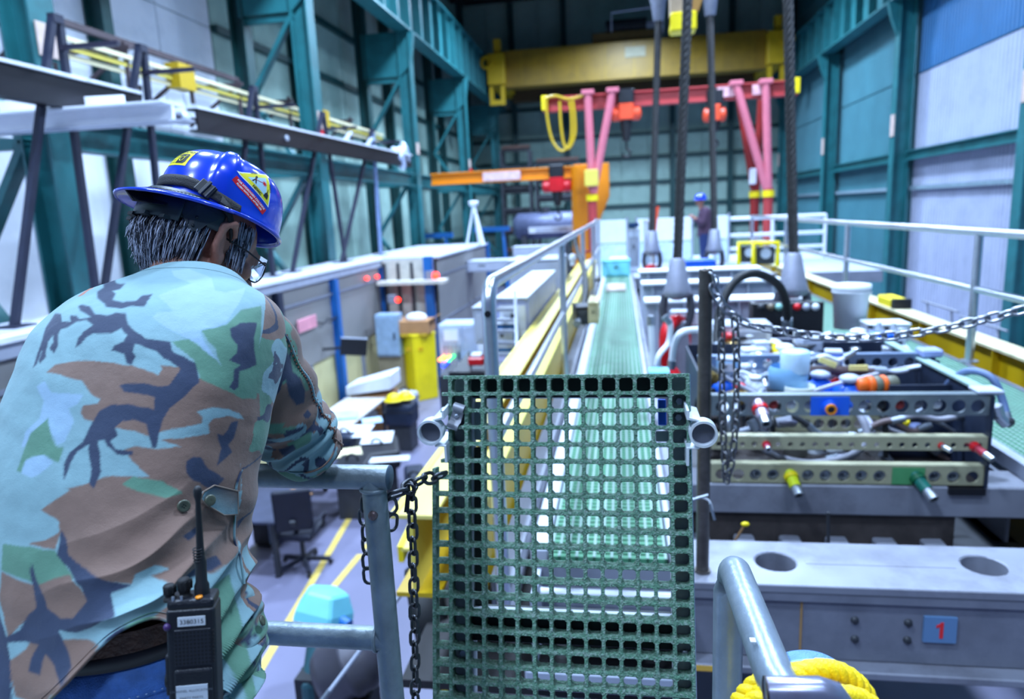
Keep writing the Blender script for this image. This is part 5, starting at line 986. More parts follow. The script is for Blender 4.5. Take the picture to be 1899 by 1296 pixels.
for k, (px, py, l) in enumerate([(935, 545, 'aluminium stair ladder behind the left handrail'),]):
    g = thing('stair_ladder', l, 'ladder', at(930, 640, Y=6.4)); a0, a1 = at(912, 690, Y=6.4), at(918, 545, Y=7.2); b0_, b1_ = at(960, 690, Y=6.4), at(955, 545, Y=7.2)
    obj('stringer', MB().beam(a0, a1, 0.03, 0.1), alum, g); obj('stringer', MB().beam(b0_, b1_, 0.03, 0.1), alum, g)
    for i in range(7): f = (i+0.5)/7; obj('step', MB().beam(a0.lerp(a1, f), b0_.lerp(b1_, f), 0.1, 0.025), alum, g)
c = at(880, 672, Y=8.5); g = thing('laptop', 'open black laptop behind the top left corner of the gate', 'laptop', c)
obj('base', MB().poly([at(832, 690, Y=8.2), at(905, 690, Y=8.2), at(905, 684, Y=8.8), at(845, 684, Y=8.8)], (0, 0, -0.05)), blackp, g); obj('screen', MB().poly([at(838, 690, Y=8.3), at(868, 652, Y=8.6), at(872, 690, Y=8.3)], (0.02, 0.02, 0)), blackp, g); obj('table', MB().cbox(c+V(0, 0.3, -0.4), (0.9, 0.8, 0.5)), dgrey, g)
c = at(885, 668, Y=8.5); g = thing('red_case', 'small red case with a white lid beside the laptop', 'case', c); obj('tub', MB().cbox(c, (0.2, 0.2, 0.1)), red, g, 0.015); obj('lid', MB().cbox(c+V(0, 0, 0.07), (0.14, 0.14, 0.05)), white, g, 0.015)
# ================================================================== FOREGROUND
plat = thing('platform', 'grey steel platform floor below the near railing', 'platform', (-0.6, 0.2, -1.5))
obj('deck_plate', MB().box(-2.6, 1.6, -1.6, 1.30, -1.53, -1.5), M('deck_grey', (96, 104, 108), 0.6), plat); obj('edge_beam', MB().channel((-2.6, 1.33, -1.6), (1.6, 1.33, -1.6), 0.06, 0.2, 0.012), grey, plat)
for x in (-2.4, 1.4): obj('leg', MB().box(x-0.08, x+0.08, 1.0, 1.16, -4.3, -1.53), grey, plat)
pipe_m = M('weathered_pipe', (132, 144, 150), 0.42, 0.25, 0.22, 16, bump=0.15, bscale=90, dirt=0.45, dcol=(96, 108, 120), dscale=9)
R1 = 0.0242
e = at(722, 885, Y=1.24); px_ = -0.485
t = thing('near_railing', 'weathered grey pipe railing the man leans on', 'railing', (px_, 1.24, -1.5))
zt_ = e.z
obj('top_rail', MB().tube([(-2.4, 1.24, zt_), (e.x, 1.24, zt_)], R1, 28), pipe_m, t)
obj('end_cap', MB().lathe([(R1*0.98, 0), (R1*0.98, 0.0012), (0, 0.0014)], (e.x, 1.24, zt_), (1, 0, 0), 28), M('cap_dark', (74, 92, 108), 0.5, 0.3), t)
pm = at(716, 1180, Y=1.24)
obj('post', MB().tube([(px_, 1.24, zt_), (px_, 1.24, -1.5)], R1, 28), pipe_m, t)
obj('mid_rail', MB().tube([(-2.4, 1.24, -0.845), (px_, 1.24, -0.845)], R1, 28), pipe_m, t)
obj('weld_bead', MB().tube(arc((px_, 1.24, zt_-0.022), R1*1.06, 0, 2*PI, 20, (1, 0, 0), (0, 1, 0))[:-1], 0.004, 8, closed=True), pipe_m, t)
obj('weld_bead', MB().tube(arc((px_-0.022, 1.24, -0.845), R1*1.04, 0, 2*PI, 20, (0, 0, 1), (0, 1, 0))[:-1], 0.004, 8, closed=True), pipe_m, t)
c = at(692, 955, Y=1.218); obj('rivet', MB().lathe([(0.0095, -0.003), (0.0095, 0.003), (0.007, 0.006), (0, 0.007)], (px_+0.002, 1.24-R1, c.z), (0, -1, 0), 16), M('rivet_brown', (120, 100, 100), 0.4, 0.5), t)
obj('base_flange', MB().cyl((px_, 1.24, -1.5), (px_, 1.24, -1.488), 0.06), pipe_m, t)
obj('post', MB().tube([(-1.9, 1.24, zt_), (-1.9, 1.24, -1.5)], R1, 20), pipe_m, t)
# ---- chains
chain_m = M('dark_chain', (74, 76, 80), 0.35, 0.8, 0.2, 40); chain_l = M('zinc_chain', (158, 160, 168), 0.28, 0.9, 0.15, 40)
def link_mesh(L_, W_, r, mt):
    a = (L_-W_)/2; pts = [V(W_/2*math.sin(x), 0, a+W_/2*math.cos(x)) for x in np.linspace(-PI/2, PI/2, 7)]+[V(W_/2*math.sin(x), 0, -a+W_/2*math.cos(x)) for x in np.linspace(PI/2, 3*PI/2, 7)]
    return MB().tube(pts, r, 7, closed=True)
def chain(label, runs, L_, W_, r, mt, cat='chain'):
    g = thing('chain', label, cat, runs[0][0]); base = None; off = OFF[g.name]; pitch = L_-2*r*1.05
    for pts in runs:
        P_ = smoothpath(pts, 10); s_ = [0.0]
        for i in range(1, len(P_)): s_.append(s_[-1]+(P_[i]-P_[i-1]).length)
        n = int(s_[-1]/pitch)
        for k in range(n):
            d = (k+0.5)*s_[-1]/n; i = max(j for j in range(len(s_)) if s_[j] <= d); i = min(i, len(P_)-2)
            p = P_[i].lerp(P_[i+1], (d-s_[i])/max(1e-6, s_[i+1]-s_[i])); tg = (P_[i+1]-P_[i]).normalized()
            if base is None: o = base = obj('link', link_mesh(L_, W_, r, mt), mt, None); o.parent = g
            else: o = inst(base, g, 'link')
            o.rotation_mode = 'QUATERNION'; o.rotation_quaternion = tg.to_track_quat('Z', 'Y') @ Matrix.Rotation((PI/4 if k % 2 else -PI/4)+0.15*math.sin(k*2.3), 3, 'Z').to_quaternion()
            o.location = p-off
    return g
h0 = at(735, 905, Y=1.27); g0 = at(824, 880, Y=1.40)
chain('short dark chain linking the rail post to the gate', [[at(722, 918, Y=1.26), at(745, 912, Y=1.27), at(775, 893, Y=1.32), g0]], 0.040, 0.024, 0.0041, chain_m)
chain('dark chain hanging straight down beside the rail post', [[at(762, 898, Y=1.29), at(764, 960, Y=1.29), at(768, 1100, Y=1.29), at(771, 1330, Y=1.29)]], 0.037, 0.020, 0.0036, chain_m)
chain('dark chain wrapped behind the rail post', [[at(674, 920, Y=1.262), at(675, 960, Y=1.268), at(681, 1030, Y=1.272), at(686, 1080, Y=1.272)], [at(722, 925, Y=1.26), at(728, 950, Y=1.27), at(726, 985, Y=1.27)]], 0.036, 0.022, 0.0035, chain_m)
g = thing('spring_hook', 'small black strap hanging from the chain beside the post', 'strap', at(757, 920, Y=1.28)); obj('strap', MB().poly([at(753, 915, Y=1.278), at(760, 915, Y=1.278), at(758, 950, Y=1.278), at(749, 950, Y=1.278)], (0, 0.004, 0)), blackp, g); obj('ring', MB().tube(arc(at(760, 908, Y=1.28), 0.012, 0, 2*PI, 14, (1, 0, 0), (0, 0, 1))[:-1], 0.0022, 7, closed=True), chain_m, g)
# ---- grating gate (leans, its top away from the camera)
grit = M('green_grp_grating', (100, 146, 120), 0.8, 0, 0.4, 160, bump=1.0, bscale=260, dirt=0.8, dcol=(190, 206, 198), dscale=130)
Pg = 0.0381; vdn = V(0, -0.2425, -0.970).normalized(); nrm = V(0, -0.970, 0.2425).normalized()
o0 = at(834, 700, Y=1.53); NB, NR = 15, 25
G = thing('grating_gate', 'green square mesh grating gate panel in a grey frame', 'gate', o0+vdn*(Pg*NR/2))
def gp(i, j, dpt=0.0): return o0+V(1, 0, 0)*(i*Pg)+vdn*(j*Pg)-nrm*dpt
def bar(name, a, b, w0, w1, dp, side, mt, par):
    """tapered bar: front width w0, back width w1, depth dp"""
    a, b = Vector(a), Vector(b); s_ = Vector(side).normalized(); bk = -nrm*dp
    v = []
    for p in (a, b): v += [p-s_*w0/2, p+s_*w0/2, p+s_*w1/2+bk, p-s_*w1/2+bk]
    m = MB().add(v, [(3, 2, 1, 0), (4, 5, 6, 7), (0, 1, 5, 4), (1, 2, 6, 5), (2, 3, 7, 6), (3, 0, 4, 7)])
    return obj(name, m, mt, par, 0.0012)
for i in range(-1, NB): 
    j0 = 5.45 if i == -1 else -0.1
    bar('upright_bar', gp(i, j0), gp(i, NR+0.1), 0.0085, 0.006, 0.038, (1, 0, 0), grit, G)
for j in range(0, NR+1):
    i0 = -1.05 if j > 5 else -0.42-0.25*((j*7) % 3)/3
    bar('cross_bar', gp(i0, j, -0.0003), gp(NB-1+0.08, j, -0.0003), 0.0085, 0.006, 0.0385, vdn, grit, G)
# corner fillets between the bars (moulded)
fm = MB()
for i in range(NB-1):
    for j in range(NR):
        for (ci, cj, sx, sy) in ((i, j, 1, 1), (i+1, j, -1, 1), (i, j+1, 1, -1), (i+1, j+1, -1, -1)):
            c = gp(ci, cj)+V(1, 0, 0)*(sx*0.0040)+vdn*(sy*0.0040); a = c+V(1, 0, 0)*(sx*0.0045); b = c+vdn*(sy*0.0045); bk = -nrm*0.037
            f = nrm*-0.0006; fm.add([c+f, a+f, b+f, c+bk, a+bk*0.95, b+bk*0.95], [(0, 1, 2), (3, 5, 4), (1, 2, 5, 4)])
obj('corner_fillets', fm, grit, G, kind='stuff')
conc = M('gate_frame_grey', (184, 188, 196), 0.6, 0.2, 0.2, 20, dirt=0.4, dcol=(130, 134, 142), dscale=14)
dkf = M('gate_frame_dark', (44, 52, 54), 0.6, 0.1, 0.2, 20)
def fr(i0, j0, i1, j1, dp0, dp1, mt, nm):
    m = MB(); v = []
    for d in (dp0, dp1):
        for (i, j) in ((i0, j0), (i1, j0), (i1, j1), (i0, j1)): v.append(gp(i, j, d))
    m.add(v, [(0, 1, 2, 3), (7, 6, 5, 4), (0, 4, 5, 1), (1, 5, 6, 2), (2, 6, 7, 3), (3, 7, 4, 0)]); return obj(nm, m, mt, G, 0.002)
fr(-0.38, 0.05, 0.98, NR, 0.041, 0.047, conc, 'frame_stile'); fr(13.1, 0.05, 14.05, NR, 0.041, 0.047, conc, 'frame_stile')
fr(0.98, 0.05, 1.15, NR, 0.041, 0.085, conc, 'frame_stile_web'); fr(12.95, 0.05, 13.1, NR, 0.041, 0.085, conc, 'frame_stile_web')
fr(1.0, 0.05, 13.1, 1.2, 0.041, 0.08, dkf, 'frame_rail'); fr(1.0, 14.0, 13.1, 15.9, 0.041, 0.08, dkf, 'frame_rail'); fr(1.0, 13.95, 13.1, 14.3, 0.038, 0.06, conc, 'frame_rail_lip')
fr(14.02, -0.1, 14.16, NR, 0.006, 0.05, alum, 'edge_flat')
fr(1.0, 1.2, 13.1, 1.32, 0.05, 0.09, alum, 'rail_edge')
fr(1.05, 4.3, 1.9, 15.9, 0.06, 0.064, M('guard_plate', (58, 56, 56), 0.6), 'inner_plate'); fr(1.1, 1.5, 1.8, 3.9, 0.07, 0.075, lgrey, 'hinge_plate')
fr(12.2, 3.3, 13.0, 3.95, 0.07, 0.08, lgrey, 'hinge_plate'); fr(12.4, 1.4, 12.9, 3.0, 0.09, 0.1, blue_b, 'blue_tab')
def nut(i, j, dp, r, mt=galv, rot=0.0):
    p = gp(i, j, dp); m = MB().lathe([(r, 0), (r, 0.006), (r*0.8, 0.007), (0, 0.007)], p, nrm, 6, False); obj('nut', m, mt, G)
for i, j in ((13.55, 1.5), (13.5, 2.45), (0.55, 16.6), (13.6, 16.0)): nut(i, j, 0.036, 0.0095)
# saddle clip over two bars
cc = gp(0.42, 2.35, -0.002); R_ = Matrix.Rotation(-0.32, 3, nrm); u_ = R_ @ V(1, 0, 0); d_ = R_ @ vdn; clip = MB(); prof = [(-0.031, 0.0), (-0.026, 0.009), (-0.016, 0.010), (-0.011, -0.004), (0.011, -0.004), (0.016, 0.010), (0.026, 0.009), (0.031, 0.0)]
rows = []
for s_ in (-0.013, 0.013): rows.append([cc+u_*s_+d_*a+nrm*b for a, b in prof])
clip.grid(rows); clip.grid([[q+nrm*0.0025 for q in r_] for r_ in rows]); o = obj('saddle_clip', clip, M('clip_steel', (168, 170, 178), 0.4, 0.4), G); obj('clip_bolt', MB().lathe([(0.006, 0), (0.006, 0.005), (0.0035, 0.006), (0, 0.006)], cc-nrm*0.004, nrm, 6, False), galv, o)
# round tube ends at both sides with white bracket edges
tubem = M('tube_white_edge', (226, 232, 240), 0.3, 0.3, 0.04)
for k, (px, py, s_, l) in enumerate(((797, 803, -1, 'open round tube end on the left of the gate'), (1305, 806, 1, 'open round tube end on the right of the gate'))):
    c = at(px, py, Y=1.46); g = thing('tube_socket', l, 'tube', c, 'tube sockets at the gate sides')
    obj('tube', MB().pipe(c, c+V(0, 0.03, 0), 0.0295, 0.0242, 40), tubem, g); obj('plug', MB().lathe([(0.0244, 0.016), (0.012, 0.018), (0, 0.018)], c, (0, 1, 0), 30), M('plug_grey', (88, 90, 102), 0.5, 0.2), g)
    xs = c.x-s_*0.029
    obj('bracket', MB().poly([(c.x-s_*0.004, c.y+0.004, c.z+0.030), (xs, c.y+0.004, c.z+0.037), (xs, c.y+0.004, c.z+0.052), (xs-s_*0.006, c.y+0.004, c.z+0.052), (xs-s_*0.006, c.y+0.004, c.z+0.031), (c.x-s_*0.004, c.y+0.004, c.z+0.026)], (0, 0.1, 0)), tubem, g, 0.001)
    obj('bracket', MB().poly([(c.x-s_*0.008, c.y+0.004, c.z-0.034), (xs, c.y+0.004, c.z-0.034), (xs, c.y+0.004, c.z-0.072), (xs-s_*0.006, c.y+0.004, c.z-0.072), (xs-s_*0.006, c.y+0.004, c.z-0.030), (c.x-s_*0.008, c.y+0.004, c.z-0.030)], (0, 0.1, 0)), tubem, g, 0.001)
# ---- dark post and zinc chain
t = thing('stanchion', 'dark metal post with a chain at its top standing on the numbered beam', 'post', (0.315, 2.77, -1.5)); bz = M('bronze_steel', (86, 80, 76), 0.35, 0.6, 0.2, 18, dirt=0.4, dcol=(130, 124, 120), dscale=10)
obj('shaft', MB().cyl((0.315, 2.77, -1.5), (0.32, 2.77, -0.25), 0.0262, seg=24), bz, t); obj('cap', MB().lathe([(0.0262, 0), (0.024, 0.006), (0, 0.009)], (0.32, 2.77, -0.25), (0, 0, 1), 24), bz, t); obj('foot_ring', MB().cyl((0.315, 2.77, -1.5), (0.315, 2.77, -1.49), 0.034), bz, t); obj('eye_bolt', MB().tube(arc((0.345, 2.755, -0.29), 0.02, 0, 2*PI, 14, (1, 0, 0), (0, 0, 1))[:-1], 0.005, 7, closed=True), galv, t)
t = thing('stanchion', 'dark metal post at the far end of the zinc chain', 'post', (2.1, 2.75, -1.5)); obj('shaft', MB().cyl((2.1, 2.75, -1.5), (2.1, 2.75, -0.2), 0.0262, seg=24), bz, t); obj('cap', MB().lathe([(0.0262, 0), (0.024, 0.006), (0, 0.009)], (2.1, 2.75, -0.2), (0, 0, 1), 24), bz, t)
Yq = 2.75
run = [at(x, y, Y=Yq) for x, y in ((1314, 508), (1335, 560), (1380, 598), (1440, 612), (1500, 622), (1560, 626), (1640, 624), (1720, 614), (1800, 598), (1899, 574))]+[V(2.08, 2.75, -0.25)]
chain('long zinc chain sagging from the dark post across the manifold', [run], 0.056, 0.031, 0.0058, chain_l)
chain('zinc chain end hanging in two strands beside the dark post', [[at(1337, 570, Y=Yq), at(1338, 650, Y=Yq), at(1340, 760, Y=Yq), at(1344, 860, Y=Yq), at(1348, 895, Y=Yq)], [at(1362, 590, Y=Yq), at(1366, 660, Y=Yq), at(1364, 780, Y=Yq), at(1358, 850, Y=Yq), at(1349, 888, Y=Yq)]], 0.05, 0.026, 0.005, M('chain_mid', (112, 112, 116), 0.35, 0.85, 0.2, 40))
hose('thin white cable loop beside the dark post base', [at(1290, 925, Y=2.6), at(1300, 922, Y=2.6), at(1316, 930, Y=2.6), at(1323, 955, Y=2.6)], 0.004, white, cat='cable')
# ---- near right railing with rope
nz = -0.575
t = thing('corner_railing', 'grey pipe railing corner at the lower right carrying the yellow rope', 'railing', (0.185, 1.12, -1.5))
pr = M('right_pipe', (140, 152, 164), 0.35, 0.5, 0.15, 16, bump=0.1, bscale=80, dirt=0.3, dcol=(110, 122, 136), dscale=9)
a_ = at(1366, 1045, Z=nz); b_ = at(1440, 1262, Z=nz)
pts = [V(a_.x-0.012, a_.y, -1.5), V(a_.x-0.012, a_.y, nz-0.05)]+arc((a_.x-0.006, a_.y-0.035, nz-0.038), 0.038, 0, PI/2, 6, (0, 1, 0), (0, 0, 1))+[b_, b_+V(0.01, -0.06, 0)]
obj('rail_bend', MB().tube(pts, 0.0242, 24), pr, t)
obj('base_flange', MB().cyl((a_.x-0.012, a_.y, -1.5), (a_.x-0.012, a_.y, -1.488), 0.06), pr, t)
c = at(1396, 1188, Z=nz+0.024); obj('sticker', MB().cbox(c+V(0, 0, 0.001), (0.007, 0.009, 0.001)), M('sticker_pale', (196, 200, 206), 0.5), t)
c = at(1420, 1284, Y=0.70); c2 = at(1520, 1284, Y=0.70)
stub = [c, c2, c2+V(0.013, 0, -0.004), c2+V(0.02, 0, -0.014), c2+V(0.022, 0, -0.05), V(c2.x+0.022, 0.70, -1.5)]
obj('stub_bend', MB().tube(stub, 0.0165, 24), M('stub_steel', (150, 152, 176), 0.25, 0.7, 0.1, 16, dirt=0.4, dcol=(110, 80, 90), dscale=16), t)
obj('stub_rim', MB().pipe(c-V(0.001, 0, 0), c+V(0.001, 0, 0), 0.0168, 0.0135, 24), M('rim_dark', (52, 44, 46), 0.5, 0.4), t)
# twisted yellow rope coil hanging over the rail
rope_y = M('yellow_rope', (248, 212, 16), 0.5, 0, 0.1, 60, bump=0.3, bscale=300)
def twisted(path, R_, pitch, closed=False):
    m = MB(); P_ = [Vector(p) for p in path]; n = len(P_); s_ = [0.0]
    for i in range(1, n): s_.append(s_[-1]+(P_[i]-P_[i-1]).length)
    for k in range(3):
        q = []; u = None
        for i in range(n):
            tg = (P_[min(i+1, n-1)]-P_[max(i-1, 0)]).normalized()
            if u is None: u = frame_of(tg)[0]
            u = (u-tg*u.dot(tg)).normalized(); w_ = tg.cross(u); a = 2*PI*(s_[i]/pitch+k/3)
            q.append(P_[i]+(u*math.cos(a)+w_*math.sin(a))*R_*0.5)
        m.tube(q, R_*0.56, 9)
    return m
g = thing('rope_coil', 'coil of twisted yellow rope hung over the railing corner', 'rope', at(1515, 1340, Y=0.78))
cc = at(1458, 1372, Y=0.80); ux, uz = V(1, 0.12, 0), V(0, -0.05, 1)
for k, (dx, r, dy, sx) in enumerate(((0.0, 0.068, 0.0, 1.0), (0.030, 0.074, 0.020, 1.12), (-0.006, 0.060, 0.036, 0.9), (0.045, 0.066, -0.018, 1.1))):
    pth = [cc+ux*(dx+sx*r*math.cos(a))+uz*(r*1.15*math.sin(a)-(0.05 if math.sin(a) < 0 else 0)*abs(math.sin(a))*3)+V(0, dy+0.01*math.sin(a*2), 0) for a in np.linspace(0, 2*PI, 120)]
    obj('rope_turn', twisted(pth, 0.0125, 0.042), rope_y, g)
g = thing('blue_strap', 'light blue webbing strap behind the yellow rope', 'strap', at(1450, 1240, Y=0.84))
cs = at(1490, 1356, Y=0.86); rows = []
for dy, rr in ((0.0, 0.094), (0.022, 0.094)): rows.append([cs+V(1, 0.1, 0)*(rr*0.9*math.cos(a))+V(0, 0, 1)*(rr*1.12*math.sin(a))+V(0, dy, 0) for a in np.linspace(-0.4, PI+0.4, 60)])
m = MB().grid(rows); m.grid([[q+V(0, 0, -0.003) for q in r_] for r_ in rows]); o = obj('webbing', m, M('strap_blue', (104, 148, 206), 0.7, 0, 0.12, 60, bump=0.5, bscale=400), g)
obj('stitch_edge', MB().tube(rows[0], 0.0016, 6), M('strap_edge', (150, 186, 220), 0.7), o)
# ================================================================== THE MAN AT THE RAIL
def vnoise(P, seed=0):
    """smooth value noise for an (n,3) array, about -1..1"""
    P = np.asarray(P, float); I = np.floor(P).astype(np.int64); F = P-I; F = F*F*(3-2*F); out = np.zeros(len(P))
    for dx in (0, 1):
        for dy in (0, 1):
            for dz in (0, 1):
                h = (I[:, 0]+dx)*374761393+(I[:, 1]+dy)*668265263+(I[:, 2]+dz)*2147483647+seed*974711
                h = (h ^ (h >> 13))*1274126177; h = (h ^ (h >> 16)) & 0xffff
                wx = F[:, 0] if dx else 1-F[:, 0]; wy = F[:, 1] if dy else 1-F[:, 1]; wz = F[:, 2] if dz else 1-F[:, 2]
                out += wx*wy*wz*(h/32767.5-1)
    return out
def fbm(P, seed=0, o=3):
    s_, a, t_ = 0, 1.0, 0
    for k in range(o): s_ = s_+a*vnoise(np.asarray(P)*(2**k), seed+k); t_ += a; a *= 0.5
    return s_/t_
def inpoly(X, Y, poly):
    n = len(poly); r = np.zeros(len(X), bool); j = n-1
    for i in range(n):
        xi, yi = poly[i]; xj, yj = poly[j]
        c = ((yi > Y) != (yj > Y)) & (X < (xj-xi)*(Y-yi)/((yj-yi) or 1e-9)+xi); r ^= c; j = i
    return r
# print layout of the cloth: drawing coordinates (u to the wearer's right, v down, in mm on the back)
VB = Vector((-0.62, 0.785, 0)).normalized(); RB = Vector((VB.y, -VB.x, 0)); CB = Vector((-0.755, 0.95, -0.35))
def to_uv(p):
    """drawing unit of the cloth seen square from behind"""
    return None
def px_uv(x, y):
    d = RC @ Vector(((x-IW/2)/FPX, -(y-IH/2)/FPX, -1.0)); n = VB; t_ = n.dot(CB-n*0.14)/n.dot(d); q = d*t_-CB
    return (q.dot(RB), q.z)
ZA = lambda pts: [px_uv(x/2.817, 440+y/2.817) for x, y in pts]
ZC = lambda pts: [px_uv(x/2.842, 840+y/2.842) for x, y in pts]
LIGHT, GREEN, BROWN, NAVY, PALE = 0, 1, 2, 3, 4
PRINT = [
 (PALE, ZA([(950,205),(1050,195),(1170,240),(1170,300),(1230,310),(1350,290),(1300,350),(1200,460),(1050,510),(1150,670),(1100,620),(1040,560),(900,500),(810,450),(840,420),(930,410),(850,340),(950,300),(1050,270),(960,240)])),
 (PALE, ZA([(150,870),(200,830),(240,880),(330,870),(430,860),(400,910),(350,940),(380,1000),(330,1100),(290,1120),(240,1050),(230,1000),(180,1080),(120,1160),(80,1180),(100,1100),(180,1020),(200,930)])),
 (PALE, ZA([(90,1290),(110,1230),(200,1180),(260,1160),(265,1210),(200,1270),(150,1300)])),
 (GREEN, ZA([(1060,500),(1200,470),(1290,400),(1420,380),(1380,560),(1345,870),(1260,840),(1190,800),(1130,770),(1040,730),(1010,640),(960,600),(900,560),(1000,540),(1130,640),(1150,670),(1130,590)])),
 (GREEN, ZA([(130,1100),(230,1010),(260,1100),(300,1130),(330,1120),(300,1200),(220,1180),(150,1200),(110,1230),(90,1290),(60,1290)])),
 (GREEN, ZC([(0,520),(150,480),(300,450),(400,520),(370,600),(300,640),(160,620),(0,635)])),
 (BROWN, ZA([(205,790),(260,740),(400,700),(560,685),(700,690),(830,720),(850,690),(840,672),(930,680),(1040,730),(1130,770),(1190,800),(1260,840),(1345,850),(1355,960),(1285,1000),(1255,1080),(1245,1300),(350,1300),(430,1265),(560,1205),(650,1190),(770,1185),(690,1130),(640,1080),(700,1055),(800,1060),(930,1045),(820,1015),(700,990),(600,985),(440,975),(415,950),(430,910),(510,890),(520,870),(470,850),(420,800),(300,785)])),
 (BROWN, ZC([(500,110),(380,170),(300,230),(215,300),(320,320),(320,370),(250,420),(145,470),(300,445),(330,360),(370,440),(440,475),(560,495),(680,495),(700,450),(790,415),(860,435),(770,460),(900,490),(1100,495),(1235,470),(1240,330),(1245,60),(900,60)])),
 (BROWN, ZC([(700,630),(850,570),(1020,545),(1060,560),(1020,600),(860,660),(840,650),(900,600)])),
 (BROWN, ZC([(0,640),(200,630),(300,560),(380,520),(480,600),(430,700),(320,720),(240,700),(180,760),(60,900),(0,760)])),
 (BROWN, ZC([(230,790),(330,800),(470,750),(640,730),(655,760),(560,800),(500,900),(300,1000),(260,1080),(120,1100),(60,1000),(160,910)])),
 (LIGHT, ZA([(810,985),(900,965),(1040,940),(1045,910),(1015,880),(1100,865),(1180,880),(1245,910),(1270,945),(1180,915),(1100,920),(1070,950),(1080,990),(960,1005),(880,1010),(820,1020)])),
 (GREEN, ZA([(640,1225),(700,1190),(830,1200),(930,1250),(850,1265),(700,1250)])),
 (GREEN, ZC([(640,100),(700,60),(790,80),(940,130),(850,140),(700,120)])),
 (GREEN, ZC([(140,1250),(300,1170),(480,1060),(640,920),(850,780),(850,900),(650,1030),(430,1180),(250,1296),(150,1296)])),
 (GREEN, ZC([(1040,570),(1180,560),(1240,800),(1300,1080),(1290,1240),(1200,1000),(1120,900),(1060,700)])),
 (NAVY, ZA([(770,212),(700,238),(640,240),(570,245),(525,280),(540,320),(498,345),(500,375),(545,395),(555,415),(640,418),(700,400),(770,395),(825,330),(760,345),(730,370),(640,385),(590,378),(610,350),(590,335),(640,320),(670,290),(620,290),(610,270),(680,255),(745,230)])),
 (NAVY, ZA([(115,785),(160,640),(175,570),(230,490),(270,485),(285,520),(345,510),(335,480),(375,478),(400,490),(440,480),(470,470),(400,450),(380,430),(400,420),(460,420),(490,455),(560,458),(610,440),(665,440),(680,490),(715,520),(770,550),(895,560),(905,600),(960,625),(1020,660),(1035,745),(1000,770),(950,820),(880,870),(840,930),(805,1055),(785,1055),(765,980),(760,950),(700,940),(640,950),(600,985),(615,1020),(575,1050),(600,1080),(690,1080),(685,1100),(610,1105),(560,1075),(545,1050),(510,1060),(520,1110),(528,1190),(495,1265),(470,1255),(480,1190),(460,1110),(465,1080),(400,1130),(370,1180),(335,1270),(330,1200),(360,1140),(430,1080),(470,1000),(520,920),(580,885),(660,870),(740,875),(800,885),(805,825),(740,815),(650,815),(622,790),(660,775),(760,765),(830,775),(880,765),(940,690),(920,670),(860,640),(820,610),(740,585),(712,580),(700,620),(715,640),(690,688),(668,680),(650,635),(600,630),(580,632),(600,600),(650,575),(670,545),(640,510),(590,540),(530,550),(480,555),(440,580),(410,615),(375,642),(390,590),(430,545),(480,510),(440,490),(380,505),(320,545),(280,560),(265,590),(270,640),(250,685),(215,665),(240,630),(235,595),(200,640),(165,690),(140,760)])),
 (NAVY, ZA([(600,130),(625,118),(628,150),(600,160),(580,150)])), (NAVY, ZA([(440,215),(455,205),(430,250),(400,255)])),
 (NAVY, ZA([(180,640),(205,625),(195,690),(200,710),(160,755),(150,740),(170,690)])),
 (NAVY, ZA([(1215,490),(1280,460),(1375,465),(1345,540),(1345,600),(1350,680),(1300,690),(1250,700),(1240,780),(1215,795),(1190,775),(1215,740),(1220,690),(1260,670),(1200,640),(1240,610),(1250,570),(1220,530)])),
 (NAVY, ZA([(1120,995),(1150,1010),(1180,980),(1195,950),(1235,945),(1230,980),(1210,1030),(1180,1060),(1200,1100),(1150,1130),(1110,1150),(1140,1070),(1125,1030)])),
 (NAVY, ZA([(955,1110),(990,1092),(1030,1100),(1060,1150),(1130,1200),(1145,1225),(1100,1250),(1040,1225),(980,1200),(950,1165)])),
 (NAVY, ZC([(960,0),(1030,10),(1160,90),(1100,140),(960,40)])), (NAVY, ZC([(930,310),(1000,290),(1040,310),(960,335)])), (NAVY, ZC([(870,490),(1050,435),(1110,440),(1130,480),(1000,495)])),
 (NAVY, ZC([(330,355),(355,385),(370,440),(440,475),(560,495),(680,500),(580,545),(600,600),(540,640),(490,690),(420,740),(330,760),(400,860),(350,940),(310,900),(260,890),(240,970),(180,980),(190,930),(230,860),(160,880),(60,920),(80,1000),(100,1120),(120,1230),(180,1296),(0,1296),(0,820),(50,900),(120,850),(170,760),(210,720),(190,640),(165,580),(178,540),(210,610),(250,650),(270,700),(340,715),(400,690),(440,640),(470,600),(440,560),(380,500),(310,465),(320,420)])),
]
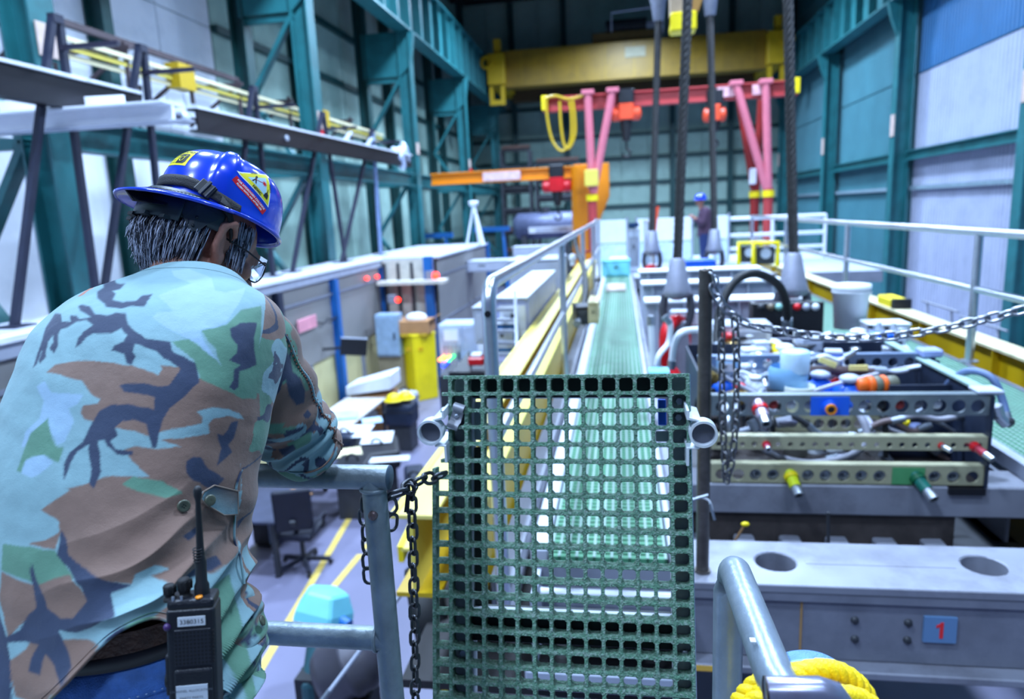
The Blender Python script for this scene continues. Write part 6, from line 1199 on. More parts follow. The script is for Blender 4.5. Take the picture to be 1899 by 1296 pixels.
SLEEVE = [
 (LIGHT, ZA([(1360,560),(1400,380),(1470,360),(1500,450),(1530,600),(1520,740),(1450,850),(1400,890),(1380,800),(1390,700)])),
 (BROWN, ZA([(1400,590),(1470,570),(1480,610),(1420,680),(1430,750),(1390,770)])), (GREEN, ZA([(1440,290),(1500,320),(1530,370),(1470,360),(1430,350)])),
 (NAVY, ZA([(1510,500),(1540,490),(1560,540),(1590,560),(1610,640),(1600,680),(1610,760),(1650,790),(1690,880),(1695,950),(1640,960),(1590,900),(1560,800),(1530,700)])),
 (NAVY, ZA([(1495,770),(1530,700),(1545,740),(1520,775)])),
 (GREEN, ZA([(1600,690),(1640,660),(1690,800),(1720,880),(1695,880),(1660,800),(1610,760)])), (GREEN, ZA([(1560,600),(1600,590),(1620,640),(1580,665)])), (GREEN, ZA([(1560,500),(1590,490),(1610,560),(1580,540)])),
 (GREEN, ZA([(1370,1110),(1480,1070),(1580,1060),(1560,1090),(1640,1080),(1640,1120),(1440,1140)])), (NAVY, ZA([(1570,1110),(1640,1095),(1700,1080),(1650,1140),(1600,1140)])),
 (NAVY, ZA([(1380,1150),(1450,1145),(1560,1180),(1480,1220),(1560,1260),(1380,1260)])), (LIGHT, ZA([(1470,1180),(1580,1150),(1700,1100),(1680,1150),(1560,1190)])), (GREEN, ZA([(1600,1200),(1740,1120),(1740,1200),(1640,1260)])),
 (NAVY, ZA([(1560,1250),(1640,1200),(1660,1240),(1600,1290)])),
]
CAMO = np.array([rgb(126, 160, 166)[:3], rgb(88, 132, 110)[:3], rgb(124, 98, 86)[:3], rgb(42, 54, 80)[:3], rgb(142, 172, 194)[:3]])
def camo(P, prints, base_noise=True, default=LIGHT, seed=0, nz=1.0):
    """cloth colour per point, averaged over a few threads around it"""
    P = np.asarray(P); Q = P-np.array(CB); U = Q @ np.array(RB); W = Q[:, 2]; k0 = np.full(len(P), default); out = np.zeros((len(P), 3))
    if base_noise:
        S = P*np.array([9.0, 9.0, 13.0])*max(nz, 0.1); n1 = fbm(S, 11+seed); n2 = fbm(S+7.7, 23+seed); n3 = fbm(S*1.2+3.1, 37+seed); n4 = fbm(S*0.9+1.7, 51+seed)
        k0[n1 > 0.05] = GREEN; k0[n2 > 0.10] = BROWN; k0[n4 > 0.22] = LIGHT; k0[np.abs(n3) < 0.06] = NAVY
    wob = 0.0012*fbm(np.stack([U*90, W*90, 0*U], 1), 5)
    for du, dw in ((-1, -1), (1, -1), (-1, 1), (1, 1), (0, 0)):
        k = k0.copy()
        for c, poly in prints: k[inpoly(U+wob+du*0.0008, W+wob+dw*0.0008, poly)] = c
        out += CAMO[k]
    return out/5
def camo_mat():
    m = bpy.data.materials.new('camouflage_cotton'); m.use_nodes = True; nt = m.node_tree; N = nt.nodes; L = nt.links; b = N['Principled BSDF']
    a = N.new('ShaderNodeAttribute'); a.attribute_name = 'print'; tc = N.new('ShaderNodeTexCoord')
    n = N.new('ShaderNodeTexNoise'); n.inputs['Scale'].default_value = 35; n.inputs['Detail'].default_value = 6; L.new(tc.outputs['Object'], n.inputs['Vector'])
    hs = N.new('ShaderNodeMix'); hs.data_type = 'RGBA'; hs.blend_type = 'MULTIPLY'; hs.inputs[0].default_value = 1.0
    r = N.new('ShaderNodeValToRGB'); r.color_ramp.elements[0].color = (0.86, 0.86, 0.86, 1); r.color_ramp.elements[1].color = (1.1, 1.1, 1.1, 1); L.new(n.outputs['Fac'], r.inputs['Fac'])
    L.new(a.outputs['Color'], hs.inputs[6]); L.new(r.outputs['Color'], hs.inputs[7]); L.new(hs.outputs[2], b.inputs['Base Color'])
    b.inputs['Roughness'].default_value = 0.85; b.inputs['Sheen Weight'].default_value = 0.15
    wv = N.new('ShaderNodeTexNoise'); wv.inputs['Scale'].default_value = 900; L.new(tc.outputs['Object'], wv.inputs['Vector'])
    n2 = N.new('ShaderNodeTexNoise'); n2.inputs['Scale'].default_value = 55; n2.inputs['Detail'].default_value = 3; L.new(tc.outputs['Object'], n2.inputs['Vector'])
    ad = N.new('ShaderNodeMath'); ad.operation = 'MULTIPLY_ADD'; ad.inputs[1].default_value = 3.0; L.new(n2.outputs['Fac'], ad.inputs[0]); L.new(wv.outputs['Fac'], ad.inputs[2])
    bp = N.new('ShaderNodeBump'); bp.inputs['Strength'].default_value = 0.25; bp.inputs['Distance'].default_value = 0.002; L.new(ad.outputs[0], bp.inputs['Height']); L.new(bp.outputs['Normal'], b.inputs['Normal'])
    return m
CM = camo_mat()
def np_grid_obj(name, P, mat, parent, closed_u=True, solid=0.0, flip=False, colk=None):
    """P (n,m,3) numpy grid -> smooth mesh object in world coordinates under parent"""
    n, m = P.shape[:2]; off = np.array(OFF[parent.name]); V_ = (P.reshape(-1, 3)-off)
    i = np.arange(n-1)[:, None]; j = np.arange(m if closed_u else m-1)[None, :]; jn = (j+1) % m
    F = np.stack([i*m+j+0*jn, i*m+jn, (i+1)*m+jn, (i+1)*m+j], -1).reshape(-1, 4)
    if flip: F = F[:, ::-1]
    me = bpy.data.meshes.new(name); me.vertices.add(len(V_)); me.vertices.foreach_set('co', V_.ravel()); me.loops.add(F.size); me.loops.foreach_set('vertex_index', F.ravel().astype(np.int32))
    me.polygons.add(len(F)); me.polygons.foreach_set('loop_start', np.arange(0, F.size, 4, dtype=np.int32)); me.polygons.foreach_set('loop_total', np.full(len(F), 4, np.int32)); me.update(calc_edges=True); me.validate()
    me.polygons.foreach_set('use_smooth', np.ones(len(F), bool)); me.materials.append(mat)
    if colk is not None:
        at_ = me.color_attributes.new('print', 'FLOAT_COLOR', 'POINT'); c = np.ones((len(V_), 4)); c[:, :3] = colk; at_.data.foreach_set('color', c.ravel())
    o = bpy.data.objects.new(name, me); link(o, parent); OFF[o.name] = Vector(off)
    if solid: s_ = o.modifiers.new('solid', 'SOLIDIFY'); s_.thickness = solid; s_.offset = -1
    return o
def interp(t, ts, vs_):
    vs_ = np.asarray(vs_, float)
    if vs_.ndim == 1: vs_ = vs_[:, None]
    # smooth (monotone-ish) catmull interpolation
    out = np.zeros((len(t), vs_.shape[1]))
    for c in range(vs_.shape[1]):
        v = vs_[:, c]; d = np.gradient(v, ts); i = np.clip(np.searchsorted(ts, t, 'right')-1, 0, len(ts)-2); h = np.asarray(ts)[i+1]-np.asarray(ts)[i]; s_ = (t-np.asarray(ts)[i])/h
        h00 = 2*s_**3-3*s_**2+1; h10 = s_**3-2*s_**2+s_; h01 = -2*s_**3+3*s_**2; h11 = s_**3-s_**2
        out[:, c] = h00*v[i]+h10*h*d[i]+h01*v[i+1]+h11*h*d[i+1]
    return out if out.shape[1] > 1 else out[:, 0]
man = thing('person', 'man in camouflage shirt and blue hard hat leaning on the near railing', 'person', (-0.77, 0.80, -1.5))
# ---------------- torso shirt
ts = [0, .14, .30, .48, .64, .78, .88, .95, 1.0]
cen = [(-.765, .805, -.680), (-.762, .832, -.600), (-.762, .870, -.490), (-.760, .925, -.365), (-.752, .985, -.250), (-.748, 1.040, -.172), (-.738, 1.085, -.126), (-.730, 1.112, -.105), (-.725, 1.128, -.097)]
ha = [.205, .200, .196, .202, .210, .207, .168, .105, .075]
hb = [.155, .150, .145, .142, .135, .122, .098, .080, .072]
ROT = [0.02, 0.0, -0.02, -0.04, -0.05, -0.05, -0.03, 0.05, 0.15]
NU, NV = 640, 440
tv = np.linspace(0, 1, NV); C = interp(tv, ts, cen); A_h = interp(tv, ts, ha); B_h = interp(tv, ts, hb); RO = interp(tv, ts, ROT)
Tn = np.gradient(C, axis=0); Tn /= np.linalg.norm(Tn, axis=1)[:, None]
Up = Tn*0.55+np.array([0, 0, 1.0])*0.45; Up /= np.linalg.norm(Up, axis=1)[:, None]
Xd = np.stack([np.cos(RO), np.sin(RO), 0*RO], 1); Yd = np.cross(Up, Xd); Yd /= np.linalg.norm(Yd, axis=1)[:, None]
th = np.linspace(0, 2*PI, NU, endpoint=False); ct, st = np.cos(th), np.sin(th); ex = 0.86
cx = np.sign(ct)*np.abs(ct)**ex; sy = np.sign(st)*np.abs(st)**ex
S_ = C[:, None, :]+A_h[:, None, None]*cx[None, :, None]*Xd[:, None, :]+B_h[:, None, None]*sy[None, :, None]*Yd[:, None, :]
# shoulder caps push up a little, collar roll; hem pulled up towards the wearer's right back
Nn = (cx[None, :, None]*Xd[:, None, :]/A_h[:, None, None]+sy[None, :, None]*Yd[:, None, :]/B_h[:, None, None]); Nn /= np.linalg.norm(Nn, axis=2)[:, :, None]
TT, TH = np.meshgrid(tv, th, indexing='ij')
# hem: t=0 rows lifted: lift peaks at right rear (theta about -0.6 rad)
lift = 0.190*np.exp(-((np.angle(np.exp(1j*(TH+0.60))))/0.85)**2)-0.015*np.exp(-((np.angle(np.exp(1j*(TH+2.4))))/0.7)**2)-0.13*np.exp(-((np.angle(np.exp(1j*(TH-0.05))))/0.30)**2)
S_[:, :, 2] += lift*(1-TT)**2.2
# folds
Pf = S_.reshape(-1, 3); back = (Nn.reshape(-1, 3) @ np.array([0.55, -0.83, 0])).reshape(NV, NU)
uu = (S_-np.array(CB)) @ np.array(RB); zz_ = S_[:, :, 2]
low = np.clip((0.42-TT)/0.3, 0, 1)
ph = (zz_+0.62)*1.0-0.34*(uu-0.10)+0.25*(uu-0.10)**2
f1 = np.sin(ph*62+1.2*fbm(Pf*np.array([5, 5, 6]), 3).reshape(NV, NU)*2.0)
amp = 0.0135*low*np.clip((uu+0.16)/0.22, 0, 1)
f2 = fbm(np.stack([(uu*5).ravel(), (zz_*13+uu*4).ravel(), (Pf[:, 1]*4)], 1), 9).reshape(NV, NU)
f3 = fbm(Pf*np.array([16, 16, 9]), 19).reshape(NV, NU)
disp = amp*(1-np.abs(f1))*2.0+0.009*f2*(0.45+low)+0.0022*f3
# drape folds running from the armpit to the waist on the right back
dg = np.sin(((uu-0.02)*0.9+(zz_+0.3)*0.75)*58); disp += 0.0042*dg*np.exp(-((zz_+0.43)/0.09)**2)*np.clip((uu-0.0)/0.1, 0, 1)
disp *= np.clip((1-TT)/0.1, 0.0, 1)
S_ = S_+Nn*disp[:, :, None]
kk = camo(S_.reshape(-1, 3), PRINT, True, BROWN); bk_ = (back.reshape(-1) > -0.05) & (uu.ravel() < np.interp(-zz_.ravel(), [0.10, 0.20, 0.25, 0.38, 0.43, 0.7], [px_uv(525, 540)[0], px_uv(472, 600)[0], px_uv(440, 700)[0], px_uv(436, 860)[0], px_uv(428, 900)[0], px_uv(424, 1100)[0]]))
k2 = camo(S_.reshape(-1, 3), PRINT, False); kk = np.where(bk_[:, None], k2, kk)
shirt = np_grid_obj('shirt', S_, CM, man, True, 0.0025, flip=False, colk=kk); shirt['label'] = 'woodland camouflage work shirt'
def surf(t_, thv): # point and normal on the shirt
    i = int(round(t_*(NV-1))); j = int(round((thv % (2*PI))/(2*PI)*NU)) % NU; return Vector(S_[i, j]), Vector(Nn[i, j])
def on_shirt(px, py, lift_=0.004):
    d = np.array(RC @ Vector(((px-IW/2)/FPX, -(py-IH/2)/FPX, -1.0))); d /= np.linalg.norm(d)
    Q = S_.reshape(-1, 3); tt = Q @ d; ds = np.linalg.norm(Q-tt[:, None]*d, axis=1)+np.where(tt > 0, 0, 9); cand = np.where(ds < ds.min()+0.004)[0]; i = cand[np.argmin(tt[cand])]
    n = Nn.reshape(-1, 3)[i]; return Vector(Q[i]+n*lift_), Vector(n)
# hem band and collar
hem = [Vector(S_[2, j]+Nn[2, j]*0.001) for j in range(0, NU, 5)]
def tinted(name, mb, parent, seed=0, prints=None, default=LIGHT, nz=1.0):
    o = obj(name, mb, CM, parent); me = o.data; P = np.array(mb.v); k = camo(P, prints or [], nz > 0, default, seed, nz)
    at_ = me.color_attributes.new('print', 'FLOAT_COLOR', 'POINT'); c = np.ones((len(P), 4)); c[:, :3] = k; at_.data.foreach_set('color', c.ravel()); return o
tinted('hem_seam', MB().tube(hem, 0.0022, 6, closed=True), shirt, 0, PRINT)
row = [Vector(S_[15, j]+Nn[15, j]*0.0006) for j in range(0, NU, 5)]; tinted('hem_stitch', MB().tube(row, 0.0006, 5, closed=True), shirt, 0, PRINT)
cr = []
for (tt_, dz, dr) in ((0.955, 0.0, 0.0006), (0.985, 0.001, 0.0016), (1.0, 0.002, 0.002), (1.0, 0.004, 0.0), (1.0, -0.002, -0.006)):
    i = int(tt_*(NV-1)); cr.append([Vector(S_[i, j]+Nn[i, j]*dr+np.array([0, 0, dz])) for j in range(0, NU, 5)])
mbc = MB().grid(cr, closed_u=True); tinted('collar', mbc, shirt, 0, PRINT, LIGHT, 0)
# ---------------- sleeves
def sleeve(path, rad, ts_, nm, prints, seed, flat=None):
    n, m = 220, 170; t_ = np.linspace(0, 1, n); C_ = interp(t_, ts_, path); R_ = interp(t_, ts_, rad)
    T_ = np.gradient(C_, axis=0); T_ /= np.linalg.norm(T_, axis=1)[:, None]; u = np.zeros((n, 3)); u0 = np.cross(T_[0], [0, 1, 0.3]); u0 /= np.linalg.norm(u0)
    for i in range(n):
        u0 = u0-T_[i]*(u0 @ T_[i]); u0 /= np.linalg.norm(u0); u[i] = u0
    w_ = np.cross(T_, u); a = np.linspace(0, 2*PI, m, endpoint=False)
    N_ = np.cos(a)[None, :, None]*u[:, None, :]+np.sin(a)[None, :, None]*w_[:, None, :]
    P = C_[:, None, :]+R_[:, None, None]*N_
    bend = np.exp(-((t_-0.56)/0.13)**2)[:, None]; tt_, aa = np.meshgrid(t_, a, indexing='ij'); Q = P.reshape(-1, 3)
    d = 0.006*bend*np.sin(tt_*95+1.5*np.sin(aa*2)+2*fbm(Q*9, 3+seed).reshape(n, m))+0.006*fbm(Q*np.array([14, 14, 8]), 31+seed).reshape(n, m)+0.0035*np.sin(tt_*34+aa*3+seed)*np.exp(-((tt_-0.3)/0.25)**2)
    P = P+N_*(d*np.clip(tt_/0.05, 0.2, 1))[:, :, None]
    o = np_grid_obj(nm, P, CM, shirt, True, 0.002, colk=camo(P.reshape(-1, 3), prints, True, BROWN, seed)); return o, P, N_
zrail = -0.4705
rs_path = [(-.680, 1.035, -.155), (-.638, 1.060, -.185), (-.618, 1.105, -.270), (-.604, 1.165, -.370), (-.602, 1.205, -.418), (-.640, 1.238, -.425), (-.690, 1.262, -.425), (-.770, 1.280, -.425)]
rs_rad = [.062, .080, .080, .072, .064, .050, .044, .040]
rsl, RSP, RSN = sleeve(rs_path, rs_rad, [0, .1, .3, .5, .62, .72, .87, 1], 'sleeve', SLEEVE, 3)
ls_path = [(-.830, 1.035, -.155), (-.885, 1.060, -.195), (-.910, 1.105, -.280), (-.930, 1.165, -.370), (-.935, 1.205, -.418), (-.925, 1.240, -.425), (-.860, 1.270, -.425), (-.800, 1.295, -.422)]
lsl, LSP, LSN = sleeve(ls_path, rs_rad, [0, .1, .3, .5, .62, .72, .87, 1], 'sleeve', [], 8)
# armhole and long sleeve seams
ring = [Vector(RSP[26, j]+RSN[26, j]*0.001) for j in range(0, 170, 3)]; tinted('armhole_seam', MB().tube(ring, 0.0028, 6, closed=True), rsl, 1, PRINT)
js = 0
best = None
for j in range(170):
    q = RSP[70, j]; sc = q @ np.array(RB)*1.0-(q @ np.array(VB))*0.9
    if best is None or sc > best: best = sc; js = j
seam = [Vector(RSP[i, js]+RSN[i, js]*0.0012) for i in range(30, 140, 3)]; tinted('sleeve_seam', MB().tube(seam, 0.0026, 6), rsl, 2, SLEEVE)
st_ = MB()
for i in range(34, 138, 3): q = Vector(RSP[i, js-2]+RSN[i, js-2]*0.0016); q2 = Vector(RSP[i+1, js+2]+RSN[i+1, js+2]*0.0016); st_.tube([q, q2], 0.0012, 5)
obj('stitches', st_, M('stitch_rust', (112, 70, 56), 0.8), rsl)
cf = [Vector(RSP[128, j]+RSN[128, j]*0.0015) for j in range(0, 170, 3)]; tinted('elbow_patch_seam', MB().tube(cf, 0.0018, 6, closed=True), rsl, 2, SLEEVE)
# ---------------- body (one continuous skin surface)
def capsule(mb, a, b, r0, r1, seg=14):
    a, b = Vector(a), Vector(b); d = (b-a).normalized(); n = 6; pts, rr = [], []
    for i in range(n+1): t_ = PI/2*(1-i/n); pts.append(a-d*r0*math.sin(t_)); rr.append(max(r0*math.cos(t_), 1e-4))
    for i in range(n+1): t_ = PI/2*i/n; pts.append(b+d*r1*math.sin(t_)); rr.append(max(r1*math.cos(t_), 1e-4))
    mb.tube(pts, rr, seg)
def body_mesh(name, mb, parent, mat, vox, sm=3):
    o = obj(name, mb, mat, parent); r = o.modifiers.new('remesh', 'REMESH'); r.mode = 'VOXEL'; r.voxel_size = vox; r.use_smooth_shade = True
    s_ = o.modifiers.new('smooth', 'SMOOTH'); s_.factor = 0.5; s_.iterations = sm; return o
skin = M('skin', (178, 122, 104), 0.5, 0, 0.12, 30, bump=0.12, bscale=220, dirt=0.25, dcol=(150, 90, 78), dscale=14)
HC = Vector((-.758, 1.205, -.030))                              # head centre
hb_, hp_ = math.radians(26), math.radians(30)
HF = Vector((math.sin(hb_)*math.cos(hp_), math.cos(hb_)*math.cos(hp_), -math.sin(hp_))).normalized()
HL = Vector((0, 0, 1)).cross(HF).normalized(); HU = HF.cross(HL).normalized()      # HL = wearer's left
HR = Matrix((HF, HL, HU)).transposed()
def hd(f, l, u): return HC+HF*f+HL*l+HU*u
bm_ = MB()
bm_.sph(hd(-0.005, 0, 0.02), (0.098, 0.075, 0.095), 24, 16, HR)        # skull
bm_.sph(hd(0.028, 0, -0.035), (0.066, 0.062, 0.078), 20, 14, HR)       # face
bm_.sph(hd(0.055, 0, -0.085), (0.036, 0.042, 0.030), 16, 10, HR)       # chin
for s_ in (-1, 1):
    bm_.sph(hd(0.062, s_*0.036, -0.025), (0.024, 0.024, 0.022), 12, 8, HR)     # cheekbone
    capsule(bm_, hd(0.0, s_*0.052, -0.055), hd(0.05, s_*0.03, -0.092), 0.022, 0.018)
    # ear: rim, lobe, bowl
    for q0, q1, r0, r1 in (((-0.012, 0.074, -0.004), (-0.022, 0.090, 0.018), 0.007, 0.0075), ((-0.022, 0.090, 0.018), (-0.008, 0.092, 0.028), 0.0075, 0.007), ((-0.022, 0.090, 0.018), (-0.022, 0.086, -0.012), 0.0075, 0.007), ((-0.022, 0.086, -0.012), (-0.008, 0.076, -0.034), 0.007, 0.009), ((-0.008, 0.092, 0.028), (0.002, 0.080, 0.014), 0.006, 0.006), ((-0.005, 0.073, -0.02), (-0.008, 0.076, -0.034), 0.009, 0.009), ((-0.014, 0.078, 0.005), (-0.012, 0.076, -0.015), 0.009, 0.009)):
        capsule(bm_, hd(q0[0]*1.3, s_*(q0[1]+0.003), q0[2]*1.25-0.004), hd(q1[0]*1.3, s_*(q1[1]+0.003), q1[2]*1.25-0.004), r0, r1, 10)
    bm_.sph(hd(0.080, s_*0.030, 0.0), (0.012, 0.015, 0.010), 12, 8, HR)
capsule(bm_, hd(0.090, 0, 0.0), hd(0.108, 0, -0.038), 0.009, 0.014, 12)    # nose
bm_.sph(hd(0.098, 0, -0.042), (0.012, 0.017, 0.009), 12, 8, HR)
capsule(bm_, hd(0.086, -0.018, -0.066), hd(0.086, 0.018, -0.066), 0.007, 0.007); capsule(bm_, hd(0.084, -0.015, -0.076), hd(0.084, 0.015, -0.076), 0.007, 0.007)
capsule(bm_, hd(0.078, -0.035, 0.014), hd(0.078, 0.035, 0.014), 0.012, 0.012)
NB_ = Vector((-.730, 1.115, -.125)); capsule(bm_, NB_-V(0, .02, .04), hd(-0.03, 0, -0.035), 0.060, 0.056, 20)
def mid(a, b, f): return Vector(a).lerp(Vector(b), f)
capsule(bm_, (-.76, .85, -.60), (-.752, .985, -.27), 0.112, 0.115, 20); capsule(bm_, (-.83, 1.03, -.16), (-.66, 1.03, -.16), 0.075, 0.075, 18); capsule(bm_, (-.752, .985, -.27), NB_, 0.10, 0.06, 18)
capsule(bm_, (-.83, .84, -.66), (-.69, .84, -.66), 0.105, 0.105, 18)
for s_, pth in ((1, rs_path), (-1, ls_path)):
    for i in range(1, 7): capsule(bm_, pth[i], pth[i+1], rs_rad[i]*0.68, rs_rad[i+1]*0.68)
    hipx = -.76+s_*.09
    capsule(bm_, (hipx, .83, -.70), (hipx+s_*.01, .80, -1.05), 0.082, 0.055); capsule(bm_, (hipx+s_*.01, .80, -1.05), (hipx+s_*.015, .72, -1.42), 0.052, 0.036); capsule(bm_, (hipx+s_*.015, .70, -1.45), (hipx+s_*.02, .87, -1.465), 0.034, 0.028)
    # hands: palm, four fingers and a thumb, folded over each other on the rail
    wr_ = Vector(pth[7]); dirx = Vector((-s_*0.93, 0.30, 0.03)).normalized(); side = Vector((0.25*s_, 0.95, 0.0)).normalized(); upz = Vector((0, 0, 1)); lift_ = 0.0 if s_ > 0 else 0.012
    pc_ = wr_+dirx*0.06+upz*lift_; capsule(bm_, wr_, pc_, 0.027, 0.024); 
    for q in (-1, 1): capsule(bm_, wr_+dirx*0.02+side*0.012*q+upz*lift_, pc_+dirx*0.015+side*0.026*q+upz*lift_, 0.016, 0.014)
    for fi, (o_, ln) in enumerate(((-0.030, 0.072), (-0.010, 0.082), (0.010, 0.078), (0.030, 0.062))):
        k0 = pc_+dirx*0.018+side*o_; k1 = k0+dirx*ln*0.45+upz*0.006; k2 = k1+dirx*ln*0.32-upz*0.012; k3 = k2+dirx*ln*0.2-upz*0.016
        capsule(bm_, k0, k1, 0.0098, 0.0090, 10); capsule(bm_, k1, k2, 0.0090, 0.0082, 10); capsule(bm_, k2, k3, 0.0082, 0.0072, 10)
    t0 = wr_+dirx*0.02-side*0.028; t1 = t0+dirx*0.035-side*0.022; t2 = t1+dirx*0.030-side*0.004; capsule(bm_, t0, t1, 0.013, 0.0105, 10); capsule(bm_, t1, t2, 0.0105, 0.0085, 10)
body = body_mesh('body', bm_, man, skin, 0.0038, 2)
# eyes
for s_ in (-1, 1): obj('eye', MB().sph(hd(0.083, s_*0.031, -0.002), 0.0105, 12, 8), M('eye_white', (220, 220, 220), 0.2), man)
# ---------------- hair: many tapered strands below the hat
hair = MB(); rh = random.Random(4)
def hair_strand(az, el, ln, r, mi):
    # az measured from the back of the head (0) towards the wearer's left (+)
    f = -math.cos(az)*math.cos(el); l = math.sin(az)*math.cos(el); u = math.sin(el)
    p = hd(-0.005+f*0.1005, l*0.078, 0.02+u*0.097); n = (HF*f/0.098+HL*l/0.075+HU*u/0.095).normalized()
    dn_ = (-HU-n*(-HU).dot(n)).normalized(); dn_ = (dn_+HL*rh.uniform(-.25, .25)+HF*(0.15*abs(math.sin(az)))*-1).normalized(); pts, rr = [], []
    for k in range(5):
        f_ = k/4; q = p+dn_*ln*f_+n*(0.006+0.012*math.sin(f_*2.2)+0.004*rh.uniform(-1, 1)*f_)-Vector((0, 0, 0.004*f_*f_)); pts.append(q); rr.append(r*(1-0.85*f_**1.5))
    hair.cur = mi; hair.tube(pts, rr, 4, cap=False)
for k in range(2600):
    az = rh.uniform(-2.0, 2.0); el = rh.uniform(-0.80, 0.0)
    if abs(az) > 1.22: continue
    hair_strand(az, el, rh.uniform(0.03, 0.055), rh.uniform(0.0010, 0.0019), 1 if rh.random() < 0.46 else 0)
for k in range(420): # sideburns and temple in front of the ears
    for s_ in (-1, 1):
        p = hd(rh.uniform(0.005, 0.045), s_*(0.074-rh.uniform(0, 0.006)), rh.uniform(-0.02, 0.05)); hair.cur = 1 if rh.random() < 0.6 else 0
        hair.tube([p, p-HU*0.012+HF*0.002, p-HU*0.022+HF*0.003+HL*s_*0.001], [0.0011, 0.0009, 0.0003], 4, cap=False)
obj('hair', hair, [M('hair_dark', (38, 38, 50), 0.35, 0, 0.3, 40), M('hair_grey', (176, 180, 200), 0.35, 0, 0.2, 40)], man, kind='stuff')
# ---------------- glasses
gm = M('glasses_frame', (30, 30, 36), 0.3, 0.3); g = obj('glasses', MB().tube([hd(0.100, -0.016, 0.0), hd(0.106, 0, 0.004), hd(0.100, 0.016, 0.0)], 0.0016, 8), gm, man, label='wire framed safety glasses')
for s_ in (-1, 1):
    lens = [hd(0.100-0.010*abs(x)/0.028*0.6, s_*(0.040+x), -0.012+y) for x, y in [(0.026*math.cos(a), 0.021*math.sin(a)) for a in np.linspace(0, 2*PI, 28, endpoint=False)]]
    obj('rim', MB().tube(lens, 0.0014, 7, closed=True), gm, g); obj('lens', MB().poly(lens, HF*0.0015), GL('lens_glass'), g)
    obj('temple_arm', MB().tube([hd(0.090, s_*0.068, -0.002), hd(0.04, s_*0.080, 0.002), hd(-0.015, s_*0.081, 0.004), hd(-0.03, s_*0.078, -0.008)], 0.0017, 7), gm, g)
    obj('side_shield', MB().grid([[hd(0.092, s_*0.066, 0.010), hd(0.060, s_*0.077, 0.008)], [hd(0.092, s_*0.066, -0.026), hd(0.062, s_*0.077, -0.020)]]), GL('lens_glass'), g)
# ---------------- hard hat worn brim backwards
hblue = M('hardhat_blue', (14, 62, 206), 0.22, 0, 0.03, 5, coat=0.6)
HAT0 = hd(0.010, 0.0, 0.052)                                   # centre of the rim plane
TF = math.radians(4); HUh = (HU*math.cos(TF)-HF*math.sin(TF)).normalized(); HFh = HL.cross(HUh).normalized()
LA, LB, LH = 0.113, 0.101, 0.118
def hat_n(az, el): # az from the peak side (back of the wearer) towards the wearer's right
    return -math.cos(az)*math.cos(el), -math.sin(az)*math.cos(el), math.sin(el)
def step(x, e, w_): return 1/(1+math.exp(-(x-e)/w_))
def hat(az, el, off=0.0):
    f, l, u = hat_n(az, el); az_ = math.atan2(math.sin(az), math.cos(az))
    band = step(abs(az_), 0.80, 0.025)*(1-step(abs(az_), 1.16, 0.025)); rid = 0.006*band*min(1, max(0, (el-0.10)/0.35))*(1-step(el, 1.32, 0.06))
    e_ = max(el, 0.0); sq = 1/(abs(math.cos(e_))**3.0+abs(math.sin(e_))**3.0)**(1/3.0); r = sq+(rid+off)/0.12
    flare = 1+0.03*math.exp(-(el/0.09)**2)
    return HAT0+HFh*(f*LA*r*flare)+HL*(l*LB*r*flare)+HUh*(u*LH*r)
rows = []
for i in range(46):
    el = -0.02+(PI/2+0.02)*i/45; rows.append([hat(2*PI*j/160, el) for j in range(160)])
helmet = obj('hard_hat', MB().grid(rows, closed_u=True), hblue, man, label='glossy blue hard hat worn with its peak to the back'); s_ = helmet.modifiers.new('solid', 'SOLIDIFY'); s_.thickness = 0.003; s_.offset = -1
# rolled rim and peak
rim = [hat(2*PI*j/120, -0.02, 0.002) for j in range(120)]; obj('rim_lip', MB().tube(rim, 0.0036, 8, closed=True), hblue, helmet)
pk = []
for i in range(10):
    f_ = i/9; rw = []
    for j in range(61):
        az = -1.30+2.6*j/60; base = hat(az, 0.0, 0.001); o_ = (base-HAT0); o_ = (o_-HUh*o_.dot(HUh)).normalized(); w_ = max(0.0, math.cos(az/1.30*PI/2))**0.65
        rw.append(base+o_*(0.062*w_*f_)-HUh*(0.018*w_*f_*f_+0.002))
    pk.append(rw)
peak = obj('peak', MB().grid(pk), hblue, helmet); s_ = peak.modifiers.new('solid', 'SOLIDIFY'); s_.thickness = 0.0045
# strap band round the hat above the peak, dropping at the wearer's left side
bandm = M('black_webbing', (18, 18, 24), 0.7, 0, 0.2, 60, bump=0.3, bscale=500)
def bandpt(az, e, off): return hat(az, e, off)
rws = []
for e0 in (0.0, 0.33, 0.66, 1.0):
    rw = []
    for j in range(90):
        az = -1.30+2.65*j/89; lo = 0.13-0.20*max(0, az-0.45)**1.2; rw.append(bandpt(az, lo+0.165*e0*(1.0 if az < 0.7 else 0.9), 0.0022+0.006*step(az, 1.05, 0.05)*0))
    rws.append(rw)
sb = obj('goggle_strap', MB().grid(rws), bandm, helmet); s_ = sb.modifiers.new('solid', 'SOLIDIFY'); s_.thickness = 0.002; s_.offset = 1
bz_ = hat(0.80, 0.16, 0.005); bn = (bz_-HAT0).normalized(); bt = (hat(0.9, 0.12, 0.005)-bz_).normalized(); bs = bn.cross(bt).normalized(); Rk = Matrix((bt, bs, bn)).transposed()
obj('buckle', MB().cbox(bz_, (0.030, 0.026, 0.005), Rk), blackp, sb, 0.002, segs=2); obj('buckle_bar', MB().cbox(bz_+bn*0.004, (0.006, 0.030, 0.004), Rk), M('buckle_grey', (52, 52, 58), 0.35), sb, 0.001); obj('buckle_bar', MB().cbox(bz_+bn*0.003+bt*0.01, (0.004, 0.026, 0.004), Rk), M('buckle_grey', (52, 52, 58), 0.35), sb, 0.001)
tail = []
